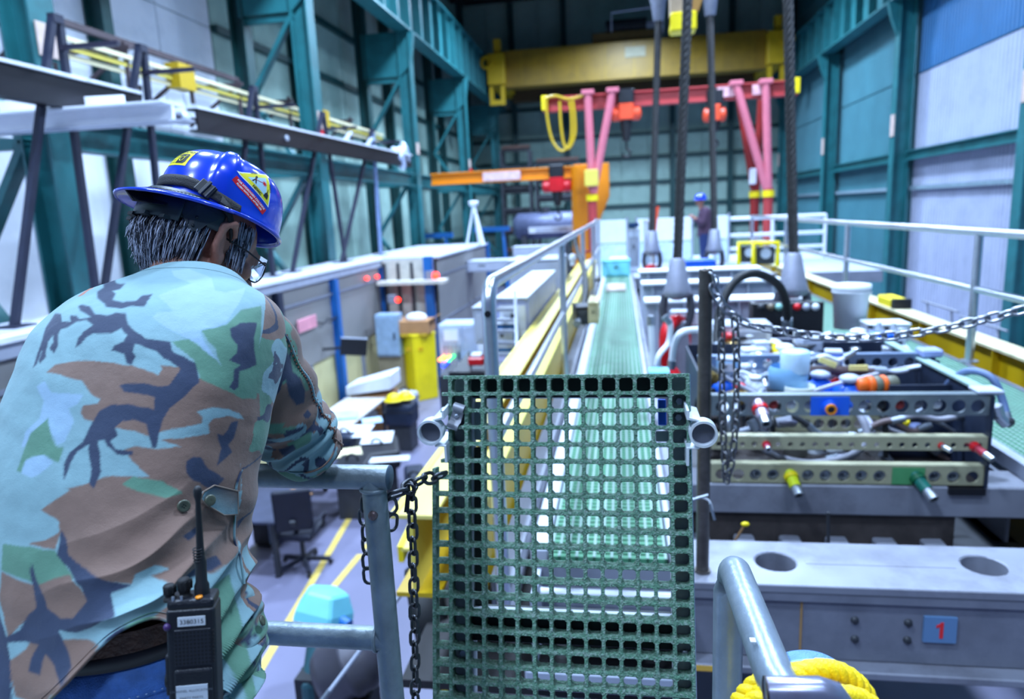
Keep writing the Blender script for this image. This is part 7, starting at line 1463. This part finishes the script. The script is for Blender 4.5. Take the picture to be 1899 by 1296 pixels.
for e0 in (-0.5, 0.5): tail.append([p+HUh*(0.020*e0)+HFh*0.0 for p in [hat(1.05, 0.06, 0.005), hat(1.2, -0.04, 0.006), hat(1.32, -0.17, 0.0)-HUh*0.006, hat(1.42, -0.25, -0.014)-HUh*0.016]])
o = obj('strap_tail', MB().grid(tail), bandm, sb); s_ = o.modifiers.new('solid', 'SOLIDIFY'); s_.thickness = 0.003
# suspension: head band, ratchet, side tabs
susm = M('suspension_grey', (44, 54, 62), 0.45, 0, 0.1, 20)
def sus(az, z, k=1.0, off=0.0): return hd(-0.005-math.cos(az)*(0.106+off)*k, -math.sin(az)*(0.085+off)*k, z)
rws = [[sus(az, 0.050-0.046*e0, 1.0, 0.007) for az in np.linspace(-1.35, 1.35, 80)] for e0 in (0, .33, .66, 1.0)]
sp = obj('suspension', MB().grid(rws), susm, helmet); s_ = sp.modifiers.new('solid', 'SOLIDIFY'); s_.thickness = 0.0035; s_.offset = 1
rws = [[sus(az, 0.034-0.040*e0, 1.0, 0.012) for az in np.linspace(-0.75, 0.75, 30)] for e0 in (0, .5, 1.0)]
o = obj('nape_pad', MB().grid(rws), susm, sp); s_ = o.modifiers.new('solid', 'SOLIDIFY'); s_.thickness = 0.005; s_.offset = 1
for az in (-0.55, -0.2, 0.2, 0.55): obj('nape_slot', MB().cbox(sus(az, -0.006, 1.0, 0.016), (0.012, 0.016, 0.006), HR), M('susp_dark', (24, 30, 36), 0.5), o)
tabs = [(0.62, 0.030), (0.9, 0.036), (1.30, 0.030), (1.14, 0.010), (1.04, -0.010), (0.96, -0.014), (0.88, -0.010), (0.78, 0.004)]
for s_2 in (-1, 1):
    m = MB().poly([sus(s_2*a, z, 1.0, 0.011) for a, z in tabs], HL*(-0.003*s_2)); o = obj('side_tab', m, susm, sp)
    for a, z in ((0.97, 0.012), (0.96, -0.004)): obj('rivet', MB().sph(sus(s_2*a, z, 1.0, 0.0135), 0.0028, 10, 6), M('susp_dark', (24, 30, 36), 0.5), o)
rws = [[sus(az, 0.046-0.010*e0, 0.95, 0.0) for az in np.linspace(-1.2, 1.2, 40)] for e0 in (-1.2, 0, 1.0)]
obj('inner_webbing', MB().grid(rws), M('susp_dark', (24, 30, 36), 0.5), sp)
# chin strap loop under the peak
o = obj('peak_strap', MB().poly([hat(-0.15, 0.0)-HUh*0.008, hat(0.35, 0.0)-HUh*0.008, sus(0.55, 0.012, 1.05, 0.02), sus(0.2, 0.002, 1.1, 0.03), sus(0.05, 0.02, 1.1, 0.04)], HL*0.004), bandm, sp)
# stickers: flat prints wrapped on the shell; local drawing (x right, y up) in metres around an anchor
def wrap(az, el, rot, x, y, off):
    c, s_ = math.cos(rot), math.sin(rot); X, Y_ = x*c-y*s_, x*s_+y*c
    return hat(az+X/(0.125*math.cos(el)), el+Y_/0.124, off)
def sticker(name, az, el, rot, poly, mat, off, par, n=10):
    # fan-subdivided polygon wrapped on the hat
    cx_ = sum(p[0] for p in poly)/len(poly); cy_ = sum(p[1] for p in poly)/len(poly); pts = []
    for i in range(len(poly)):
        a, b = poly[i], poly[(i+1) % len(poly)]
        for k in range(n): f_ = k/n; pts.append((a[0]+(b[0]-a[0])*f_, a[1]+(b[1]-a[1])*f_))
    rws = [[wrap(az, el, rot, cx_+(p[0]-cx_)*q, cy_+(p[1]-cy_)*q, off) for p in pts] for q in (0.02, 0.2, 0.4, 0.6, 0.8, 1.0)]
    o = obj(name, MB().grid(rws, closed_u=True), mat, par); return o
def stext(txt, size, az, el, rot, x, y, mat, off, par, r2=0.0, align='CENTER', bold=0.0):
    vs_, fs_ = textmesh(txt, size, align, bold); c, s_ = math.cos(r2), math.sin(r2)
    obj('lettering', MB().add([wrap(az, el, rot, x+v[0]*c-v[1]*s_, y+v[0]*s_+v[1]*c, off) for v in vs_], fs_), mat, par)
yel = M('sticker_yellow', (236, 226, 40), 0.35, 0, 0.03); blk = M('print_black', (16, 18, 22), 0.5); wht = M('print_white', (232, 238, 240), 0.4); redm = M('print_red', (216, 24, 40), 0.4)
# yellow eye protection sticker, upper left in view
ya_, ye_, yr_ = 0.02, 0.62, -0.05
s1 = sticker('sticker', ya_, ye_, yr_, [(-0.036, -0.019), (0.030, -0.019), (0.030, 0.020), (-0.036, 0.020)], yel, 0.0006, helmet); s1['label'] = 'yellow EYE PROTECTION REQUIRED sticker'
stext('EYE PROTECTION', 0.0085, ya_, ye_, yr_, -0.003, 0.0135, blk, 0.0010, s1, bold=0.0002); stext('REQUIRED', 0.0085, ya_, ye_, yr_, -0.016, 0.0055, blk, 0.0010, s1, bold=0.0002)
for k, tx in enumerate(('WHEN USING', 'EQUIPMENT', 'OR MACHINES')): stext(tx, 0.0050, ya_, ye_, yr_, -0.018, -0.001-0.0062*k, blk, 0.0010, s1)
sticker('pictogram', ya_, ye_, yr_, [(0.000, -0.015), (0.020, -0.015), (0.024, -0.011), (0.024, 0.004), (0.020, 0.008), (0.004, 0.008), (0.000, 0.004)], blk, 0.0010, s1)
rg_ = [wrap(ya_, ye_, yr_, 0.011+0.0052*math.cos(a), -0.005+0.0052*math.sin(a), 0.0013) for a in np.linspace(0.9, 2*PI+0.5, 20)]; obj('pictogram_line', MB().tube(rg_+[wrap(ya_, ye_, yr_, 0.0185, 0.0045, 0.0013)], 0.0006, 5), yel, s1)
# laser triangle and red strip on the right side in view
ta_, te_, tr_ = 1.62, 0.60, -0.30
tri = [(-0.046, -0.018), (0.032, -0.030), (0.012, 0.036)]
def inset(p, q): c0 = sum(a for a, b in p)/3; c1 = sum(b for a, b in p)/3; return [(c0+(a-c0)*q, c1+(b-c1)*q) for a, b in p]
s2 = sticker('sticker', ta_, te_, tr_, tri, wht, 0.0006, helmet); s2['label'] = 'yellow bordered triangular laser safety sticker'
sticker('yellow_border', ta_, te_, tr_, inset(tri, 0.92), yel, 0.0009, s2); sticker('picture_field', ta_, te_, tr_, inset(tri, 0.56), M('sticker_sky', (178, 214, 228), 0.4, 0, 0.05), 0.0012, s2)
star = []
for k in range(20): a = 2*PI*k/20; r = 0.0068 if k % 2 else 0.0026; star.append((0.006+r*math.cos(a), 0.002+r*math.sin(a)))
sticker('laser_burst', ta_, te_, tr_, star, redm, 0.0015, s2, 2)
obj('laser_beam', MB().tube([wrap(ta_, te_, tr_, x, -0.004+x*0.35+0.004, 0.0015) for x in np.linspace(-0.013, 0.006, 6)], 0.0004, 5), redm, s2)
sticker('silhouette', ta_, te_, tr_, [(-0.018, -0.012), (-0.015, -0.012), (-0.013, -0.006), (-0.010, -0.012), (-0.008, -0.012), (-0.011, -0.002), (-0.010, 0.003), (-0.013, 0.005), (-0.015, 0.001), (-0.014, -0.004)], blk, 0.0015, s2, 2)
sticker('silhouette', ta_, te_, tr_, [(0.012, -0.020), (0.022, -0.021), (0.021, -0.012), (0.018, -0.010), (0.0175, -0.002), (0.0165, -0.002), (0.016, -0.010), (0.013, -0.013)], blk, 0.0015, s2, 2)
stext('NSWC', 0.0068, ta_, te_, tr_, -0.002, -0.0205, blk, 0.0014, s2, -0.15, bold=0.0003); stext('LASER', 0.0058, ta_, te_, tr_, -0.0195, 0.0065, blk, 0.0014, s2, 0.76, bold=0.0002); stext('SAFETY', 0.0050, ta_, te_, tr_, 0.0205, 0.004, blk, 0.0014, s2, -1.28, bold=0.0002)
s3 = sticker('sticker', ta_, te_, tr_-0.15, [(-0.037, -0.031), (0.036, -0.032), (0.036, -0.045), (-0.037, -0.044)], redm, 0.0006, helmet); s3['label'] = 'red strip sticker with white lettering'
stext('FOR HYDROGEN CHLORIDE', 0.0050, ta_, te_, tr_-0.15, 0, -0.0350, wht, 0.0010, s3, -0.01, bold=0.00015); stext('FLUSH WITH AIR AFTER USE', 0.0046, ta_, te_, tr_-0.15, 0, -0.0410, wht, 0.0010, s3, -0.01, bold=0.00015)
# white lettering label on the peak
def pkpt(j, i): return pk[int(i)][int(j)]
lab = []
for i in (4.0, 6.0): lab.append([pk[int(i)][j]+HUh*0.0012 for j in range(33, 50)])
obj('peak_label', MB().grid(lab), M('peak_label', (190, 208, 236), 0.4), peak)
tick = MB()
for j in range(34, 49): tick.tube([pk[4][j]+HUh*0.0018, pk[5][j]+HUh*0.0018], 0.0007, 4)
obj('peak_print', tick, blk, peak)
# ---------------- belt and jeans
denim = M('blue_denim', (84, 134, 216), 0.8, 0, 0.3, 45, bump=0.5, bscale=500, dirt=0.3, dcol=(120, 160, 220), dscale=20); leather = M('dark_leather', (42, 36, 40), 0.45, 0, 0.2, 30); leather_b = M('brown_leather', (96, 60, 44), 0.5, 0, 0.3, 60, bump=0.4, bscale=150)
def pelvis(z, k=1.0, n=120):
    f_ = (z+0.60)/-0.28; cy = .845-0.02*f_; a, b = (.186+0.006*f_)*k, (.145+0.008*f_)*k; return [Vector((-.762+a*math.copysign(abs(math.cos(x))**0.85, math.cos(x)), cy+b*math.copysign(abs(math.sin(x))**0.85, math.sin(x)), z)) for x in np.linspace(0, 2*PI, n, endpoint=False)]
jeans = obj('jeans', MB().grid([pelvis(z) for z in np.linspace(-0.550, -0.82, 14)], closed_u=True), denim, man, label='blue denim jeans')
for s_ in (1, -1):
    hx = -.762+s_*.088; rws = []
    for z, cy, a, b in ((-0.76, .83, .096, .135), (-0.86, .825, .092, .115), (-1.0, .805, .078, .09), (-1.1, .79, .072, .08), (-1.25, .755, .070, .074), (-1.44, .735, .072, .076)): rws.append([Vector((hx+s_*0.01*(-0.76-z)+a*math.cos(x), cy+b*math.sin(x), z)) for x in np.linspace(0, 2*PI, 48, endpoint=False)])
    o = obj('trouser_leg', MB().grid(rws, closed_u=True), denim, jeans); sd = o.modifiers.new('sub', 'SUBSURF'); sd.levels = 1; sd.render_levels = 1
    bx_ = hx+s_*.02; bt_ = MB().sph((bx_, .80, -1.455), (.05, .14, .045), 18, 10).box(bx_-.045, bx_+.045, .66, .93, -1.5, -1.475); obj('boot', bt_, leather_b, man, 0.006)
obj('waistband', MB().grid([pelvis(z, k) for z, k in ((-0.560, 1.0), (-0.561, 1.02), (-0.600, 1.025), (-0.603, 1.0))], closed_u=True), denim, jeans)
wb_ = MB()
for j, p in enumerate(pelvis(-0.597, 1.028, 200)): 
    if j % 2 == 0: wb_.cbox(p, (0.0022, 0.0022, 0.001))
obj('waist_stitch', wb_, M('denim_stitch', (150, 176, 214), 0.8), jeans, kind='stuff')
belt = obj('belt', MB().grid([pelvis(z, k) for z, k in ((-0.534, 1.0), (-0.535, 1.03), (-0.557, 1.03), (-0.558, 1.0))], closed_u=True), leather, man, label='black leather belt')
obj('back_patch', MB().grid([[Vector(q)+(Vector(q)-Vector((-.762, .845, q[2]))).normalized()*0.004 for q in pelvis(z, 1.05, 120)[94:112]] for z in (-0.505, -0.533)]), leather_b, belt)
# ---------------- shirt details: buttons, strap, lower pocket
for (px, py, r_, nm) in ((345, 934, 0.0085, 'button'),):
    p, n = on_shirt(px, py, 0.003); b = obj('button', MB().lathe([(r_, 0), (r_, 0.0022), (r_*0.75, 0.003), (r_*0.5, 0.0018), (0, 0.0018)], p, n, 20), M('olive_button', (84, 88, 72), 0.4), shirt)
    u, w_, _ = frame_of(n)
    for a in range(4): obj('button_hole', MB().cyl(p+n*0.0016+u*0.002*math.cos(a*PI/2)+w_*0.002*math.sin(a*PI/2), p+n*0.0024+u*0.002*math.cos(a*PI/2)+w_*0.002*math.sin(a*PI/2), 0.0007, seg=8), blk, b)
quad = [on_shirt(*q, 0.006)[0] for q in ((378, 908), (396, 902), (437, 912), (437, 955), (412, 958), (383, 935), (372, 922))]; nq = on_shirt(405, 930)[1]
def flap(name, pts, nrm_, seed, th_=0.003, par=None):
    return tinted(name, MB().poly(pts, nrm_*th_), par or shirt, seed, [])
sf = flap('waist_tab', quad, nq, 5)
p, n = on_shirt(388, 925, 0.0095); obj('tab_button', MB().lathe([(0.008, 0), (0.008, 0.002), (0.006, 0.003), (0, 0.002)], p, n, 18), M('olive_button', (84, 88, 72), 0.4), sf)
obj('tab_edge', MB().tube([q+nq*0.003 for q in quad], 0.0014, 6, closed=True), M('tab_edge', (120, 104, 92), 0.8), sf)
sd_ = [on_shirt(px, py, 0.002)[0] for px, py in ((452, 868), (440, 905), (437, 955), (436, 1000), (447, 1030), (455, 1080))]; tinted('side_seam', MB().tube(smoothpath(sd_, 4), 0.002, 6), shirt, 4, [])
# ================================================================== RADIO
fr_ = on_shirt(352, 1110, 0.0)[0]
rb_ = M('radio_black', (20, 22, 30), 0.42, 0, 0.15, 40, bump=0.15, bscale=400); rc = at(362, 1192, Y=0.685)
vb = Vector((rc.x, rc.y, 0)).normalized(); ux = Vector((vb.y, -vb.x, 0)).normalized(); ang = 0.30
nf = (-vb*math.cos(ang)-ux*math.sin(ang)).normalized(); nf = (nf+V(0, 0, 0.10)).normalized(); rx = V(0, 0, 1).cross(nf).normalized(); rz_ = nf.cross(rx).normalized()
RM = Matrix((rx, -nf, rz_)).transposed()
RM = RM @ Matrix.Rotation(math.radians(4.0), 3, 'Y')
def rp(x, y, z): return rc+RM @ V(x, y, z)
W2, D2 = 0.027, 0.018
rad = thing('walkie_talkie', 'black two way radio with antenna clipped to the belt of the man', 'radio', rp(0, 0, -0.115))
def rbox(x0, x1, y0, y1, z0, z1): return MB().cbox(rp((x0+x1)/2, (y0+y1)/2, (z0+z1)/2), (x1-x0, y1-y0, z1-z0), RM)
obj('case', rbox(-W2, W2, -D2, D2, -0.115, 0.050), rb_, rad, 0.005, segs=3)
obj('top_cap', rbox(-W2*0.96, W2*0.96, -D2*0.95, D2*0.95, 0.048, 0.060), rb_, rad, 0.004, segs=2)
obj('front_step', rbox(-W2*0.72, W2*0.86, -D2-0.0035, -D2+0.002, -0.115, -0.022), rb_, rad, 0.003, segs=2)
obj('side_rib', rbox(-W2-0.003, -W2*0.78, -D2*0.9, D2*0.4, -0.055, -0.005), rb_, rad, 0.003, segs=2)
obj('talk_button', MB().lathe([(0.011, 0), (0.010, 0.003), (0, 0.0035)], rp(-W2-0.001, -D2*0.3, -0.038), RM @ V(-1, 0, 0), 16), M('radio_rubber', (12, 12, 16), 0.7), rad)
obj('purple_button', MB().sph(rp(-W2*0.93, -D2*0.95, 0.030), 0.0045, 12, 8), M('purple_btn', (70, 40, 96), 0.4), rad)
gr = MB()
for i in range(11):
    for j in range(9): gr.cbox(rp(-W2*0.60+i*0.0041, -D2-0.0003, 0.022-j*0.0046), (0.0024, 0.0012, 0.0024), RM)
obj('speaker_grille', gr, M('grille_dark', (4, 4, 8), 0.6), rad, kind='stuff')
obj('grille_frame', rbox(-W2*0.68, W2*0.84, -D2-0.0006, -D2+0.002, -0.019, 0.026), M('radio_mid', (30, 32, 42), 0.45), rad, 0.001)
lb = obj('serial_label', rbox(-W2*0.50, W2*0.62, -D2-0.0012, -D2, 0.030, 0.041), M('label_silver', (206, 210, 216), 0.4), rad, label='silver label reading 3380315')
mb = MB(); vs_, fs_ = textmesh('3380315', 0.0076, 'CENTER', 0.0); mb.add([rp(v[0]+W2*0.07, -D2-0.0018, v[1]+0.0352) for v in vs_], fs_); obj('lettering', mb, blk, lb)
ch = obj('channel_label', rbox(-W2*0.62, W2*0.66, -D2-0.0048, -D2-0.0034, -0.114, -0.040), M('label_paper', (196, 204, 214), 0.6), rad, label='pale paper label with channel list')
for k, (tx, s_, x) in enumerate((('CHANNEL ALLOCATION', 0.0036, 0), ('PARTY PARTS', 0.0036, 0), ('A13  LCC ALT', 0.0036, 0), ('A14  COMMON', 0.0036, 0), ('A15  CRANE OPS', 0.0036, 0), ('TRUNKED', 0.0034, 0), ('A12  MILL SUS', 0.0036, 0), ('A12  LCC CMD', 0.0036, 0), ('A13  LCC OPS', 0.0036, 0))):
    vs_, fs_ = textmesh(tx, s_*1.15, 'CENTER'); mb = MB().add([rp(v[0]+x, -D2-0.0053, v[1]-0.046-0.0066*k-(0.002 if k > 0 else 0)) for v in vs_], fs_); obj('lettering', mb, M('faded_print', (90, 96, 106), 0.6), ch)
obj('antenna', MB().lathe([(0.0085, 0), (0.0085, 0.012), (0.0066, 0.016), (0.0062, 0.04), (0.0050, 0.045), (0.0042, 0.06), (0.0030, 0.112), (0.0034, 0.115), (0.0048, 0.120), (0.0048, 0.127), (0.003, 0.131), (0, 0.132)], rp(0.009, 0.002, 0.058), rp(0.006, 0.004, 0.30)-rp(0.009, 0.002, 0.058), 18), rubber, rad)
for k in range(5): obj('antenna_rib', MB().tube(arc(rp(0.009-0.0022-k*0.0002, 0.0025, 0.100+k*0.0035), 0.0058, 0, 2*PI, 14, rx, -nf)[:-1], 0.0008, 5, closed=True), rubber, rad)
def knob(x, y, r, h, ridg):
    o = obj('knob', MB().lathe([(r*1.15, 0), (r*1.15, 0.003), (r*0.8, 0.004), (r*0.8, h*0.35), (r, h*0.45), (r, h*0.9), (r*0.8, h), (0, h)], rp(x, y, 0.056), rz_, 20), M('radio_rubber', (12, 12, 16), 0.7), rad)
    for i in range(ridg): a = 2*PI*i/ridg; obj('ridge', MB().cyl(rp(x+r*math.cos(a), y+r*math.sin(a), 0.056+h*0.5), rp(x+r*math.cos(a), y+r*math.sin(a), 0.056+h*0.9), 0.0009, seg=6), M('radio_rubber', (12, 12, 16), 0.7), o)
knob(-0.009, 0.0, 0.0075, 0.024, 10); knob(-0.025, -0.003, 0.0066, 0.019, 8)
obj('emergency_button', MB().lathe([(0.004, 0), (0.004, 0.0015), (0, 0.002)], rp(0.009, -0.012, 0.0605), rz_, 14), orange, rad)
for x in (-0.019, -0.010): obj('top_screw', MB().cyl(rp(x, -0.013, 0.059), rp(x, -0.013, 0.064), 0.0018, seg=10), alum, rad)
obj('belt_clip', rbox(-0.012, 0.012, D2, D2+0.012, -0.02, 0.03), blackp, rad, 0.002)
# lower shirt pocket with flap on the wearer's right side
pc0 = [on_shirt(px, py, 0.0)[0] for px, py in ((450, 1010), (470, 1040))]
hipR = Vector((-.565, .845, -.62))
pk_ = MB(); rws = []
PR = 56
for dz in np.linspace(0.10, -0.105, 46):
    f_ = (0.10-dz)/0.205; pr_ = math.sin(PI*min(1, f_*1.02))**0.55; w_ = 0.010+0.030*pr_; ox = 0.026*pr_; c = hipR+V(ox-0.050, 0.03, dz)
    rws.append([c+V((w_+0.004*math.sin(dz*190+a*2)+0.003*math.sin(a*5+dz*90))*math.cos(a), (0.030+0.050*pr_)*math.sin(a), 0.004*math.sin(a*3)) for a in np.linspace(0, 2*PI, PR, endpoint=False)])
m = MB().grid(rws, closed_u=True)
pocket = tinted('pocket', m, shirt, 14, [], GREEN, 2.2); sdv = pocket.modifiers.new('sub', 'SUBSURF'); sdv.levels = 1; sdv.render_levels = 1
p = hipR+V(0.018, 0.05, 0.03); obj('pocket_button', MB().lathe([(0.008, 0), (0.008, 0.002), (0.006, 0.003), (0, 0.002)], p, (0.9, 0.2, 0.3), 16), M('olive_button', (84, 88, 72), 0.4), pocket)
# ================================================================== DISTANT WORKER
Yw2 = 17.0; wc = at(1304, 395, Y=Yw2); zf_ = -1.56
wk2 = thing('person', 'distant worker in a dark shirt and blue hard hat beside the far ropes', 'person', (wc.x, Yw2, zf_))
hx, hy = wc.x, Yw2; H0 = at(1299, 372, Y=Yw2)
b2 = MB(); b2.sph((H0.x, hy, H0.z), (0.085, 0.10, 0.115), 16, 12); b2.sph((H0.x-0.06, hy, H0.z-0.03), (0.05, 0.06, 0.08), 12, 8); capsule(b2, (H0.x-0.1, hy, H0.z-0.02), (H0.x-0.105, hy, H0.z-0.03), 0.014, 0.016, 8)
capsule(b2, (H0.x+0.02, hy, H0.z-0.2), (H0.x, hy, H0.z-0.05), 0.055, 0.05); capsule(b2, (hx+0.03, hy, -0.62), (hx+0.04, hy, -0.22), 0.13, 0.14); capsule(b2, (hx+0.04, hy-0.13, -0.13), (hx+0.04, hy+0.13, -0.13), 0.06, 0.06)
for s_ in (-1, 1):
    capsule(b2, (hx+0.03, hy+s_*0.09, -0.66), (hx+0.03, hy+s_*0.1, -1.1), 0.085, 0.06); capsule(b2, (hx+0.03, hy+s_*0.1, -1.1), (hx+0.05, hy+s_*0.1, zf_+0.06), 0.055, 0.04); capsule(b2, (hx+0.06, hy+s_*0.1, zf_+0.04), (hx-0.12, hy+s_*0.1, zf_+0.03), 0.035, 0.03)
    capsule(b2, (hx+0.04, hy+s_*0.2, -0.14), (hx-0.02, hy+s_*0.24, -0.42), 0.05, 0.042); capsule(b2, (hx-0.02, hy+s_*0.24, -0.42), (hx-0.22, hy+s_*0.18, -0.30), 0.04, 0.03); capsule(b2, (hx-0.22, hy+s_*0.18, -0.30), (hx-0.28, hy+s_*0.16, -0.26), 0.035, 0.03)
    for f_ in range(4): capsule(b2, (hx-0.28, hy+s_*0.16+(f_-1.5)*0.018, -0.26), (hx-0.34, hy+s_*0.15+(f_-1.5)*0.018, -0.28), 0.010, 0.009, 6)
    capsule(b2, (hx-0.26, hy+s_*0.13, -0.26), (hx-0.31, hy+s_*0.11, -0.235), 0.011, 0.010, 6)
body_mesh('body', b2, wk2, skin, 0.012, 2)
maroon = M('maroon_shirt', (74, 50, 74), 0.8, 0, 0.15, 20); dnavy = M('dark_jeans', (24, 44, 96), 0.8, 0, 0.15, 20)
rws = []
for z, a, b_, ox in ((-0.74, .165, .20, 0.03), (-0.6, .16, .20, 0.03), (-0.4, .165, .215, 0.04), (-0.22, .16, .225, 0.045), (-0.12, .12, .20, 0.04), (-0.07, .07, .08, 0.03)): rws.append([Vector((hx+ox+a*math.cos(x), hy+b_*math.sin(x), z)) for x in np.linspace(0, 2*PI, 40, endpoint=False)])
sh = obj('shirt', MB().grid(rws, closed_u=True), maroon, wk2)
for s_ in (-1, 1):
    obj('sleeve', MB().tube(smoothpath([(hx+0.04, hy+s_*0.16, -0.13), (hx+0.03, hy+s_*0.22, -0.2), (hx-0.02, hy+s_*0.245, -0.42), (hx-0.08, hy+s_*0.23, -0.40), (hx-0.16, hy+s_*0.2, -0.34)], 4), 0.068, 14), maroon, sh)
    rws = []
    for z, cy, r_ in ((-0.68, 0.09, .125), (-0.9, 0.095, .105), (-1.15, 0.1, .085), (-1.48, 0.1, .075)): rws.append([Vector((hx+0.03+r_*math.cos(x), hy+s_*cy+r_*math.sin(x), z)) for x in np.linspace(0, 2*PI, 28, endpoint=False)])
    obj('trouser_leg', MB().grid(rws, closed_u=True), dnavy, wk2)
    obj('boot', MB().sph((hx-0.03, hy+s_*0.1, zf_+0.05), (0.15, 0.055, 0.055), 14, 8), leather, wk2)
hh = obj('hard_hat', MB().lathe([(0.135, 0), (0.132, 0.05), (0.115, 0.10), (0.07, 0.135), (0, 0.145)], (H0.x, hy, H0.z+0.02), (0, 0, 1), 24), hblue, wk2); obj('brim', MB().lathe([(0.12, 0.004), (0.165, -0.006), (0.165, 0.004), (0.13, 0.014)], (H0.x-0.01, hy, H0.z+0.02), (0, 0, 1), 24), hblue, hh)
